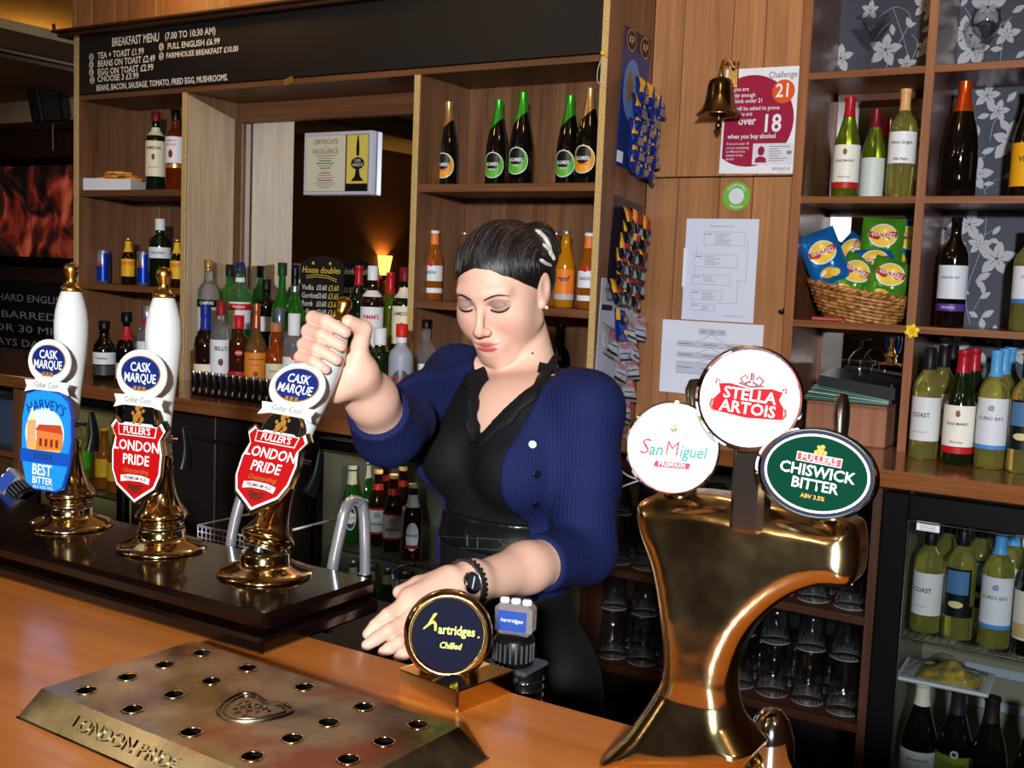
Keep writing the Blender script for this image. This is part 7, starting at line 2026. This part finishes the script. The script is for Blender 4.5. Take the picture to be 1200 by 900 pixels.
for k, m in enumerate(mc):
    w_ = wl + (nv(UPV) * (.012 - .009 * k)) * .9
    F.cone(m, w_, .0125, .0155, .014)
F.cone(mc[0], q3(528, 678, 1.402), .013, .017, .012)
F.cone(q3(520, 680, 1.408), q3(490, 686, 1.396), .0145, .0115, .012); F.cone(q3(490, 686, 1.396), q3(468, 694, 1.378), .0110, .0085, .006)
F.cone(wl, wl + (ell_ - wl) * .45, .0245, .033, .02); F.cone(wl + (ell_ - wl) * .45, ell_, .033, .039, .02)
F.cone(wl + nv(UPV) * .006, wl + (mc[1] - wl) * .3, .0205, .020, .015)
take(F, 4)
# ---- body under the clothes joins it all
lo_ = np.minimum.reduce([nv(shR), nv(shL), nv(elR), nv(elL), nv(PC)]) - .22; hi_ = np.maximum.reduce([nv(shR), nv(shL), nv(elR), nv(elL)]) + .2
lo_[2] = .80; hi_[2] = CC.z + .02
def torso(F, e=0.0, hips=True):
    F.ell(nv(CC + Vector((0, 0, .01))), (.140 + e, .092 + e, .125 + e), RB, 0)
    for s in (-1, 1):
        F.ell(nv(CC + bx * (s * .062) + bf * .062 + Vector((0, 0, -.022))), (.062 + e, .066 + e, .062 + e), RB, .03)
    F.ell(nv(WC), (.112 + e, .086 + e, .13 + e), RB, .05)
    if hips:
        F.ell(nv(PC), (.150 + e, .108 + e, .14 + e), RB, .05)
F = Field(lo_, hi_, .006)
torso(F, -.004)
for a, b, c in ((shR, elR, .030), (shL, elL, .030)):
    F.cone(nv(a), nv(b), c + .004, c, .02)
take(F, 2)
V = np.concatenate(parts_V); Q = np.concatenate(parts_Q)
me = np_mesh('body', V, Q)
ca = me.color_attributes.new('skin_tone', 'FLOAT_COLOR', 'POINT')
C = sk_col(V)
ca.data.foreach_set('color', np.concatenate([C, np.ones((len(C), 1))], 1).astype(np.float32).ravel())
SKIN = bpy.data.materials.new('skin'); SKIN.use_nodes = True; MATS['skin'] = SKIN
nt = SKIN.node_tree; p = nt.nodes['Principled BSDF']
at = nt.nodes.new('ShaderNodeVertexColor'); at.layer_name = 'skin_tone'
nt.links.new(at.outputs[0], p.inputs['Base Color'])
p.inputs['Roughness'].default_value = .48; p.inputs['Specular IOR Level'].default_value = .3
p.inputs['Subsurface Weight'].default_value = .12; p.inputs['Subsurface Radius'].default_value = (1, .35, .2); p.inputs['Subsurface Scale'].default_value = .006
def P6(name, me_, m, parent=person):
    o = link(name, me_, m, parent)
    if parent is person:
        o.matrix_parent_inverse = T(-ROOT)
    return o
P6('body', me, SKIN)
bvh_body = BVHTree.FromPolygons([Vector(v) for v in V], Q.tolist())
def hit(px, py, bvh):
    d = ray(px, py).normalized()
    h = bvh.ray_cast(CAM, d)
    return h[0], h[1]

# ---- black V-neck top
F = Field(np.minimum(lo_, nv(CC) - .25), np.array([hi_[0], hi_[1], nkB.z + .05]), .0045)
torso(F, .004)
for s, pnt in ((-1, shR), (1, shL)):
    F.cone(nv(nkB + bx * (s * .062) + Vector((0, 0, -.034))), nv(pnt + Vector((0, 0, .014))), .043, .041, .025)
F.ell(nv(CC + Vector((0, 0, .020))), (.136, .092, .101), RB, .03)
zV = at_t(557, 519, 1.66).z; zT = nkB.z
def vcut(X, Y, Z):
    xb_, yb_ = body_xyz(X, Y, Z)
    f = np.clip((Z - zV) / (zT - zV), -.2, 3.0)
    half = .056 * np.maximum(f, 0) ** .9
    half = np.where(f > 1.0, .056 + .05 * (f - 1), half)
    d = (np.abs(xb_ - .006) - half) * .8
    d = np.maximum(d, -(yb_ - .0) * 1.0)
    return np.maximum(d, (zV - Z))
F.func(F.lo, F.lo + F.h * F.n, vcut, .004, 'sub')
F.cone(nv(nkB + bf * .018 + Vector((0, 0, -.015))), nv(nkB + bf * .018 + Vector((0, 0, .1))), .068, .074, .006, 'sub')
V, Q = F.surface(4, .5)
TOPM = mat('black_jersey', rgb(13, 13, 16), .75, spec=.25, bump=(240, .25, .002))
P6('black_top', np_mesh('black_top', V, Q), TOPM)
bvh_top = BVHTree.FromPolygons([Vector(v) for v in V], Q.tolist())

# ---- navy cardigan
cfL = .30; cuffL = ell_ + (wl - ell_) * .42; cuffR = el + (wr - el) * .36
lo2 = np.minimum.reduce([nv(shR), nv(shL), nv(elR), nv(elL), nv(PC), nv(CC)]) - .22; hi2 = np.maximum.reduce([nv(shR), nv(shL), nv(elR), nv(elL), nv(PC)]) + .20
lo2[2] = PC.z - .03; hi2[2] = max(shL.z, shR.z) + .10
F = Field(lo2, hi2, .0042)
torso(F, .013)
F.ell(nv(CC + Vector((0, 0, .020))), (.145, .101, .110), RB, .03)
for s, pnt in ((-1, shR), (1, shL)):
    F.cone(nv(nkB + bx * (s * .03) + Vector((0, 0, -.022))), nv(pnt + Vector((0, 0, .012))), .050, .050, .025)
F.cone(nv(shR), nv(shR + (elR - shR) * .5), .054, .050, .03); F.cone(nv(shR + (elR - shR) * .5), nv(elR), .050, .047, .02)
F.cone(nv(shL + Vector((0, 0, -.005))), nv(shL + (elL - shL) * .5), .054, .051, .03); F.cone(nv(shL + (elL - shL) * .5), nv(elL), .051, .047, .02)
F.cone(el, cuffR, .050, .045, .02); F.cone(ell_, cuffL, .046, .041, .02)
def ccut(X, Y, Z):
    xb_, yb_ = body_xyz(X, Y, Z)
    half = np.interp(Z, [WC.z - .3, WC.z - .05, CC.z - .05, CC.z + .08, nkB.z, nkB.z + .1], [.110, .102, .094, .088, .086, .086])
    y0_ = np.interp(Z, [CC.z, nkB.z - .05, nkB.z + .01], [.01, -.02, -.075])
    # only the garment front, not the sleeve that reaches across it
    sl_ = np.sqrt((X - elR.x) ** 2 + (Y - elR.y) ** 2 + (Z - elR.z) ** 2) - .085
    return np.maximum(np.maximum(np.abs(xb_ + .002) - half, -(yb_ - y0_)), -sl_)
F.func(F.lo, F.lo + F.h * F.n, ccut, .006, 'sub')
F.cone(nv(nkB + bf * .015 + Vector((0, 0, -.02))), nv(nkB + bf * .015 + Vector((0, 0, .12))), .080, .088, .006, 'sub')
hem = at_t(655, 716, 1.74).z
F.func(F.lo, F.lo + F.h * F.n, lambda X, Y, Z: Z - hem, 0, 'sub')
def plane_cut(c, n, rad):
    c = nv(c); n = nv(n) / np.linalg.norm(nv(n))
    def f(X, Y, Z):
        d = -((X - c[0]) * n[0] + (Y - c[1]) * n[1] + (Z - c[2]) * n[2])
        r = np.sqrt((X - c[0]) ** 2 + (Y - c[1]) ** 2 + (Z - c[2]) ** 2) - rad
        return np.maximum(d, r)
    return f
F.func(cuffR - .12, cuffR + .12, plane_cut(cuffR, wr - el, .085), 0, 'sub')
F.func(cuffL - .12, cuffL + .12, plane_cut(cuffL, wl - ell_, .085), 0, 'sub')
V, Q = F.surface(4, .5)
KNIT = bpy.data.materials.new('navy_knit'); KNIT.use_nodes = True; MATS['navy_knit'] = KNIT
nt = KNIT.node_tree; N = nt.nodes; L = nt.links; p = N['Principled BSDF']
p.inputs['Base Color'].default_value = rgb(20, 28, 74); p.inputs['Roughness'].default_value = .8; p.inputs['Specular IOR Level'].default_value = .2
tc = N.new('ShaderNodeTexCoord'); w1 = N.new('ShaderNodeTexWave'); w1.wave_type = 'BANDS'; w1.bands_direction = 'X'; w1.inputs['Scale'].default_value = 62; w1.inputs['Distortion'].default_value = 2.0; w1.inputs['Detail'].default_value = 2; w1.inputs['Detail Scale'].default_value = 3
w2 = N.new('ShaderNodeTexWave'); w2.bands_direction = 'Z'; w2.inputs['Scale'].default_value = 70; w2.inputs['Distortion'].default_value = 1.5
mp = N.new('ShaderNodeMapping'); mp.inputs['Rotation'].default_value = (0, 0, -.75); L.new(tc.outputs['Object'], mp.inputs['Vector']); L.new(mp.outputs[0], w1.inputs['Vector']); L.new(tc.outputs['Object'], w2.inputs['Vector'])
ad = N.new('ShaderNodeMath'); ad.operation = 'ADD'; L.new(w1.outputs['Fac'], ad.inputs[0]); L.new(w2.outputs['Fac'], ad.inputs[1])
b = N.new('ShaderNodeBump'); b.inputs['Strength'].default_value = .2; b.inputs['Distance'].default_value = .002; L.new(ad.outputs[0], b.inputs['Height']); L.new(b.outputs[0], p.inputs['Normal'])
cm = N.new('ShaderNodeMix'); cm.data_type = 'RGBA'; cm.inputs[6].default_value = rgb(14, 20, 58); cm.inputs[7].default_value = rgb(20, 29, 76); L.new(w1.outputs['Fac'], cm.inputs[0]); L.new(cm.outputs[2], p.inputs['Base Color'])
card_o = P6('cardigan', np_mesh('cardigan', V, Q), KNIT)
bvh_card = BVHTree.FromPolygons([Vector(v) for v in V], Q.tolist())
for (px, py, m) in ((624, 521, pm(206, 214, 226, .2)), (629, 556, pm(14, 16, 34, .2)), (628, 591, pm(14, 16, 34, .2)), (618, 624, pm(14, 16, 34, .2)), (626, 700, pm(14, 16, 34, .2))):
    h, n = hit(px, py, bvh_card)
    if h is None or (h - CAM).length > 2.1: continue
    n = n if n.dot(CAM - h) > 0 else -n
    M = n.to_track_quat('Z', 'Y').to_matrix().to_4x4(); M.translation = h
    bt_ = MB().lathe([(0, .0), (.0058, .0), (.0062, .0012), (.0050, .0022), (.0030, .0016), (0, .0016)], 18, M=M, cap=False)
    P6('button', bt_.mesh('button'), m, card_o)

# ---- skirt and legs, belt
F = Field((PC.x - .26, PC.y - .26, .02), (PC.x + .26, PC.y + .26, WC.z + .02), .008)
F.ell(nv(PC), (.158, .116, .15), RB, 0); F.ell(nv(WC + Vector((0, 0, -.06))), (.124, .098, .09), RB, .05)
for s in (-1, 1):
    hipj = PC + bx * (s * .075) + Vector((0, 0, -.06)); kn = Vector((hipj.x, hipj.y, .50)) + bf * .02; an = Vector((hipj.x, hipj.y, .07))
    F.cone(nv(hipj), nv(kn), .085, .062, .03); F.cone(nv(kn), nv(an), .062, .050, .02)
V, Q = F.surface(3, .5)
P6('black_trousers', np_mesh('black_trousers', V, Q), mat('black_trouser_cloth', rgb(14, 14, 17), .6, spec=.3, bump=(120, .15, .002)))
for s in (-1, 1):
    hipj = PC + bx * (s * .075)
    F = Field((hipj.x - .2, hipj.y - .2, -.01), (hipj.x + .2, hipj.y + .2, .12), .006)
    F.ell((hipj.x + bf.x * .05, hipj.y + bf.y * .05, .035), (.042, .12, .035), RB, 0); F.cone((hipj.x, hipj.y, .05), (hipj.x, hipj.y, .10), .045, .045, .02)
    F.func(F.lo, F.lo + F.h * F.n, lambda X, Y, Z: Z - .002, 0, 'sub')
    V, Q = F.surface(2, .5); P6('shoe', np_mesh('shoe', V, Q), BLACK)
BELT = mat('black_leather', rgb(16, 15, 16), .3, coat=.3, bump=(300, .2, .001))
zb0, zb1 = at_t(560, 664, 1.62).z, at_t(560, 622, 1.62).z
F = Field((WC.x - .2, WC.y - .2, zb0 - .03), (WC.x + .2, WC.y + .2, zb1 + .03), .004)
torso(F, .0095)
F.func(F.lo, F.lo + F.h * F.n, lambda X, Y, Z: np.minimum(zb1 - Z, Z - zb0) * 1.0, .004, 'sub')
V, Q = F.surface(3, .5)
belt = P6('belt', np_mesh('belt', V, Q), BELT)
bvh_b = BVHTree.FromPolygons([Vector(v) for v in V], Q.tolist())
def strip_on(bvh, pts, r, name, m, parent, lift=.001, flat=.5):
    out = []
    for (px, py) in pts:
        h, n = hit(px, py, bvh)
        if h is None: continue
        n = n if n.dot(CAM - h) > 0 else -n
        out.append(h + n * lift)
    if len(out) > 1:
        P6(name, MB().tube(out, r, 6, flat=flat).mesh(name), m, parent)
STITCH = mat('belt_stitch', rgb(60, 58, 58), .4)
for yy in (628, 640, 652):
    strip_on(bvh_b, [(x_, yy + (x_ - 500) * .05) for x_ in range(500, 600, 8)], .0011, 'belt_seam', STITCH, belt)
strip_on(bvh_b, [(548, 627), (548, 640), (549, 662)], .0016, 'belt_strap_edge', STITCH, belt)
for (a, b_) in (((560, 630), (600, 633)), ((600, 633), (600, 646)), ((600, 646), (560, 643)), ((560, 643), (560, 630)), ((584, 632), (598, 645)), ((598, 632), (584, 645))):
    strip_on(bvh_b, [(a[0] + (b_[0] - a[0]) * k / 6, a[1] + (b_[1] - a[1]) * k / 6) for k in range(7)], .0010, 'belt_keeper', STITCH, belt)

# ---- collar bands of the top along the V
COLM = mat('black_collar', rgb(11, 11, 13), .7, spec=.25)
def ribbon(path, nrm, w, h, name, m):
    vs = []; fs = []; n = len(path); K = 10
    for i in range(n):
        t = (path[min(i + 1, n - 1)] - path[max(i - 1, 0)]).normalized(); nn = nrm[i].normalized(); sd = t.cross(nn).normalized(); nn = sd.cross(t)
        ww = w[i] if isinstance(w, list) else w
        for k in range(K):
            q = 2 * PI * k / K
            vs.append(path[i] + sd * (math.cos(q) * ww) + nn * (math.sin(q) * h))
    for i in range(n - 1):
        for k in range(K):
            fs.append((i * K + k, i * K + (k + 1) % K, (i + 1) * K + (k + 1) % K, (i + 1) * K + k))
    fs.append(tuple(range(K))[::-1]); fs.append(tuple(range((n - 1) * K, n * K)))
    P6(name, MB().add(vs, fs, True).mesh(name), m)
for pts in (((540, 436), (551, 447), (555, 462), (553, 482), (553, 500), (556, 518)), ((650, 400), (652, 414), (645, 430), (634, 447), (620, 466), (602, 484), (582, 502), (560, 520))):
    out = []; nr = []
    for q_ in smooth_path([(x_, y_, 0) for x_, y_ in pts], 5):
        cand = [c for c in (hit(q_.x, q_.y, bv) for bv in (bvh_top, bvh_body)) if c[0] is not None and (c[0] - CAM).length < 2.1]
        if cand:
            c = min(cand, key=lambda c: (c[0] - CAM).length)
            n_ = c[1] if c[1].dot(CAM - c[0]) > 0 else -c[1]
            out.append(c[0] + n_ * .002); nr.append(n_)
    sg_ = -1 if pts[0][0] < 600 else 1
    pre = [nkB - bf * .050 + bx * (sg_ * .012) + Vector((0, 0, .030)), nkB - bf * .030 + bx * (sg_ * .042) + Vector((0, 0, .024)), nkB + bf * .006 + bx * (sg_ * .054) + Vector((0, 0, .010))]
    out = pre + out; nr = [(p_ - nkB) * Vector((1, 1, 0)) for p_ in pre] + nr; nr = [n_.normalized() for n_ in nr]
    for it in range(5):
        out = [out[0]] + [(out[i - 1] + out[i] * 2 + out[i + 1]) / 4 for i in range(1, len(out) - 1)] + [out[-1]]
        nr = [nr[0]] + [(nr[i - 1] + nr[i] * 2 + nr[i + 1]) / 4 for i in range(1, len(nr) - 1)] + [nr[-1]]
    if len(out) > 3:
        ribbon(out, nr, [.010 + .003 * math.sin(i * .9) for i in range(len(out))], .0032, 'collar', COLM)

# ---- hair in head space
F = Field((-.13, -.17, -.12), (.13, .13, .15), .0022)
def hair_lim(X, Z):
    w = np.minimum((X / .06) ** 2, 1.5)
    wisp = .0010 * np.sin(X * 210) + .0006 * np.sin(X * 510 + 1)
    lim = .000 + Z * np.where(Z < 0, .5, 1.0) + .030 * w + wisp
    return lim
def hair_shell(X, Y, Z):
    def el(c, r):
        x, y, z = X - c[0], Y - c[1], Z - c[2]
        k0 = np.sqrt((x / r[0]) ** 2 + (y / r[1]) ** 2 + (z / r[2]) ** 2); k1 = np.sqrt((x / r[0] ** 2) ** 2 + (y / r[1] ** 2) ** 2 + (z / r[2] ** 2) ** 2)
        return k0 * (k0 - 1) / np.maximum(k1, 1e-9)
    d1 = el((0, -.015, .026), (.073, .092, .076)); d2 = el((0, -.045, .0), (.062, .060, .070))
    hh = np.clip(.5 + .5 * (d1 - d2) / .03, 0, 1); d = d1 * (1 - hh) + d2 * hh - .03 * hh * (1 - hh)
    th = np.clip(.0006 + .085 * (hair_lim(X, Z) - Y), -.004, .0085)
    th = th + .0012 * np.sin(X * 190 + Y * 30) * np.clip(th / .01, 0, 1)
    return d - th
F.func(F.lo, F.lo + F.h * F.n, hair_shell, 0)
F.func(F.lo, F.lo + F.h * F.n, lambda X, Y, Z: (Z + .062), .01, 'sub')
for s in (-1, 1):
    F.ell((s * .077, -.010, -.006), (.012, .0175, .030), None, .004, 'sub')
F.ell((.034, -.100, .050), (.034, .026, .034), None, .012)
F.ell((.022, -.112, .026), (.028, .020, .028), None, .010)
V, Q = F.surface(5, .5)
me = np_mesh('hair', V * HSC, Q)
HAIR = bpy.data.materials.new('dark_brown_hair'); HAIR.use_nodes = True; MATS['dark_brown_hair'] = HAIR
nt = HAIR.node_tree; N = nt.nodes; L = nt.links; p = N['Principled BSDF']
tc = N.new('ShaderNodeTexCoord'); mp = N.new('ShaderNodeMapping'); mp.inputs['Scale'].default_value = (520, 9, 40)
n = N.new('ShaderNodeTexNoise'); n.inputs['Scale'].default_value = 1; n.inputs['Detail'].default_value = 3
L.new(tc.outputs['Object'], mp.inputs['Vector']); L.new(mp.outputs[0], n.inputs['Vector'])
cm = N.new('ShaderNodeMix'); cm.data_type = 'RGBA'; cm.inputs[6].default_value = rgb(10, 8, 9); cm.inputs[7].default_value = rgb(30, 22, 22); L.new(n.outputs['Fac'], cm.inputs[0]); L.new(cm.outputs[2], p.inputs['Base Color'])
b = N.new('ShaderNodeBump'); b.inputs['Strength'].default_value = .7; b.inputs['Distance'].default_value = .0015; L.new(n.outputs['Fac'], b.inputs['Height']); L.new(b.outputs[0], p.inputs['Normal'])
p.inputs['Roughness'].default_value = .42; p.inputs['Specular IOR Level'].default_value = .45
HMW = HM_
def PH(name, me_, m, parent=None):
    o = link(name, me_, m, person)
    o.matrix_local = T(-ROOT) @ HMW
    return o
PH('hair', me, HAIR)
# combed strands swept back over the skull
rng = random.Random(5)
bvh_hair = BVHTree.FromPolygons([Vector(v) for v in V], Q.tolist())
sm_ = MB()
for k in range(320):
    x0 = rng.uniform(-.078, .078); pth = []
    a0_ = rng.uniform(.0, .9); n_ = rng.randint(7, 11)
    for j in range(n_):
        a = a0_ + j * .2
        d = Vector((x0 * (1 - .4 * (j / 11) ** 2) / .08, math.cos(a) * math.sqrt(max(.02, 1 - (x0 / .08) ** 2)), math.sin(a) * math.sqrt(max(.02, 1 - (x0 / .08) ** 2)))).normalized()
        c0_ = Vector((0, -.016, .026)); h_ = bvh_hair.ray_cast(c0_ + d * .2, -d)
        if h_[0] is None: continue
        hp_ = h_[0]
        if hp_.y > float(hair_lim(np.array(hp_.x), np.array(hp_.z))) - .003: continue
        lift = rng.uniform(-.0004, .0005)
        pth.append((hp_ + d * lift) * HSC)
    if len(pth) > 3:
        sm_.tube(pth, [.0003] + [.0008] * (len(pth) - 2) + [.0003], 4)
o = PH('hair_strands', sm_.mesh('hair_strands'), HAIR); o['kind'] = 'stuff'
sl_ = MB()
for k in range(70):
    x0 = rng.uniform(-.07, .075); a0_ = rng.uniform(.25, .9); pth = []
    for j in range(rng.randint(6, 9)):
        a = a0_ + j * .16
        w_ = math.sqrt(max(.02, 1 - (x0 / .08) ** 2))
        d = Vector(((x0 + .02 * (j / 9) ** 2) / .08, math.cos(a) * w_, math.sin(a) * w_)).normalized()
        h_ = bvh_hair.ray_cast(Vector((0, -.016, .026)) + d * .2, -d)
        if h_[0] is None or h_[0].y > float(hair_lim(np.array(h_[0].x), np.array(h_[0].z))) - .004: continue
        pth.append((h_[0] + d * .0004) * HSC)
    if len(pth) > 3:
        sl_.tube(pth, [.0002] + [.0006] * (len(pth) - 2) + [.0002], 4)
o = PH('hair_sheen_strands', sl_.mesh('hair_sheen_strands'), mat('painted_hair_sheen', rgb(70, 60, 58), .35)); o['kind'] = 'stuff'  # lighter colour paints the highlights along the combed strands
# striped scarf knot at the back of the head
for (pts, m_, r_) in ((((628, 270), (637, 278), (643, 289), (645, 299)), pm(196, 186, 174), .0066), (((640, 276), (648, 288), (651, 300), (648, 310)), BLACKM, .0085), (((636, 286), (645, 296), (649, 306)), pm(190, 180, 170), .0052),
                      (((634, 296), (642, 304), (647, 313)), BLACKM, .0075), (((633, 304), (640, 309), (648, 312)), pm(190, 180, 170), .0045), (((630, 268), (642, 272), (651, 284), (655, 298)), BLACKM, .0080)):
    wpts = []
    HI = HM_.inverted()
    for x_, y_ in pts:
        h_ = bvh_hair.ray_cast((HI @ CAM) / HSC, (HI.to_3x3() @ ray(x_, y_)).normalized())
        if h_[0] is not None:
            q_ = HM_ @ (h_[0] * HSC); wpts.append(q_ - ray(x_, y_).normalized() * (r_ * (.55 if m_ is not BLACKM else .2)))
        else:
            wpts.append(at_t(x_, y_, (wpts[-1] - CAM).dot(FWD) + .004 if wpts else 1.84))
    pth = smooth_path(wpts, 4)
    P6('hair_scarf_fold', MB().tube(pth, [r_ * .5] + [r_] * (len(pth) - 2) + [r_ * .5], 8, flat=.7).mesh('hair_scarf_fold'), m_)
# brows, lashes, earring, mole
BROW = mat('brow_hair', rgb(44, 30, 28), .7)
def on_face(x, z, lift=.0006):
    o_ = HM_ @ Vector((x * HSC, .25, (z if z > 0 else z * .96) * HSC)); d = -(fc)
    h = bvh_body.ray_cast(o_, d)
    if h[0] is None: return Vector((x, .08, z))
    return (HM_.inverted() @ h[0]) + Vector((0, lift, 0))
for s in (-1, 1):
    pts = [on_face(s * x_, z_) for x_, z_ in ((.012, .0135), (.022, .0172), (.032, .0190), (.041, .0175), (.049, .0130))]
    PH('eyebrow', MB().tube(smooth_path(pts, 4), [.002, .0022, .0024, .0026, .0027, .0027, .0026, .0025, .0024, .0023, .0022, .002, .0018, .0016, .0013, .001, .0008], 6, flat=.5).mesh('eyebrow'), BROW)
    pts = [on_face(s * x_, z_, .0010) for x_, z_ in ((.0165, -.0065), (.022, -.0095), (.031, -.0112), (.040, -.0098), (.047, -.0055))]
    PH('eyelashes', MB().tube(smooth_path(pts, 4), [.0008] + [.0019] * 15 + [.0010], 6, flat=.8).mesh('eyelashes'), mat('lash_black', rgb(16, 12, 14), .6))
    pts = [on_face(s * x_, z_, .0002) for x_, z_ in ((.017, .0065), (.024, .0098), (.032, .0106), (.041, .0085), (.047, .0045))]
    PH('lid_crease', MB().tube(smooth_path(pts, 4), .0007, 5).mesh('lid_crease'), mat('lid_shadow', rgb(120, 90, 92), .6))
# fine hairs along the hairline
bh = MB()
for k in range(150):
    x0 = rng.uniform(-.066, .068)
    zh = .070 - .030 / 1.0 * min((x0 / .06) ** 2, 1.5) * .8
    p0 = on_face(x0, zh - rng.uniform(.004, .012), .0003); p1_ = on_face(x0 * .98, zh - .001, .0006); p2_ = on_face(x0 * .95, zh + .006, .0016)
    bh.tube([p0, (p0 + p1_) / 2 + Vector((0, .0002, 0)), p1_, p2_], [.00012, .00025, .00035, .00035], 4)
o = PH('hairline_wisps', bh.mesh('hairline_wisps'), HAIR); o['kind'] = 'stuff'
ear_l = Vector((.0755, -.001, -.034)) * HSC
PH('earring', MB().lathe([(0, -.0032), (.0022, -.0024), (.0032, 0), (.0022, .0024), (0, .0032)], 12, M=T(ear_l + Vector((.004, .002, 0)))).mesh('earring'), mat('pearl', rgb(206, 214, 226), .15, .3))
h, n = hit(624, 414, bvh_body)
if h: P6('mole', MB().lathe([(0, 0), (.0018, .0003), (0, .0012)], 10, M=T(h) @ n.to_track_quat('Z', 'Y').to_matrix().to_4x4(), cap=False).mesh('mole'), BROW)
# nails
NAIL = mat('fingernail', rgb(214, 160, 150), .3, coat=.2)
for k in range(4):
    an = (66 if k < 3 else 84) + 2
    d = Vector(HP(an, 1, .3) - HP(an, 0, .3)).normalized(); td = ax.cross(d).normalized()
    c = Vector(HP(an, .0305, fing[k][0] - .008))
    h_ = bvh_body.ray_cast(c + d * .03, -d)
    if h_[0] is None: continue
    P6('fingernail', MB().lathe([(0, .0009), (.0028, .0007), (.0040, -.0003)], 14, M=frame(h_[0], td, ax), cap=False, sx=1.25, sy=.95).mesh('fingernail'), NAIL)
# ---- watch
wdir = Vector(ell_ - wl).normalized()
wc = Vector(wl) - wdir * .010
wa = frame(wc, wdir.cross(UPV).normalized(), wdir.cross(wdir.cross(UPV)).normalized())
ring = []
for j in range(28):
    a = 2 * PI * j / 28
    dd = (wa.to_3x3() @ Vector((math.cos(a), math.sin(a), 0)))
    hh_ = bvh_body.ray_cast(wc + dd * .06, -dd)
    ring.append((hh_[0] if hh_[0] is not None else wc + dd * .026) + dd * .0012)
watch = P6('wrist_watch', MB().tube(ring, .0075, 8, closed=True, flat=.28).mesh('wrist_watch'), mat('watch_steel', rgb(120, 118, 114), .25, .9))
lk = MB()
for j in range(28):
    a_, b_ = ring[j], ring[(j + 1) % 28]
    c_ = (a_ + b_) / 2; dd = (c_ - wc).normalized()
    lk.box((-.0022, -.0065, -.0008), (.0022, .0065, .0026), .0006, M=frame(c_, (b_ - a_), wdir))
tag(P6('watch_links', lk.mesh('watch_links'), MATS['watch_steel'], watch), kind='stuff')
h, n = hit(549, 684, bvh_body)
if h:
    n = (n if n.dot(CAM - h) > 0 else -n).normalized()
    M = frame(h + n * .003, wdir.cross(n), wdir)
    P6('watch_case', MB().lathe([(0, 0), (.0135, 0), (.0145, .003), (.0135, .0065), (.0115, .0070)], 28, M=M, cap=False).mesh('watch_case'), CHROME, watch)
    P6('watch_dial', MB().lathe([(0, .0062), (.0118, .0062)], 28, M=M, cap=False).mesh('watch_dial'), mat('watch_dial', rgb(40, 48, 60), .1, coat=1.0), watch)
    P6('watch_hand', MB().box((-.0008, -.009, .0064), (.0008, .008, .0068), M=M @ Matrix.Rotation(.9, 4, 'Z')).mesh('watch_hand'), WHITEG, watch)
# ---- the glass she is filling
gt = thing('pint_glass', 'empty pint glass held by the barmaid under the pump spout', 'glass', (-.832, 1.140, .972), rot=(.05, .08, 0))
MB().lathe([(0, .004), (.030, 0), (.033, .01), (.0395, .085), (.0405, .10), (.043, .140), (.0415, .140), (.0385, .10), (.0375, .085), (.031, .014), (0, .012)], 30, cap=False).build('glass_wall', thin_glass('held_glass', (.9, .9, .9, 1), 1.4), gt)
MB().tube([(.0423 * math.cos(2 * PI * k / 30), .0423 * math.sin(2 * PI * k / 30), .140) for k in range(30)], .0008, 6, closed=True).build('glass_rim', thin_glass('held_glass', (.9, .9, .9, 1), 1.4), gt)
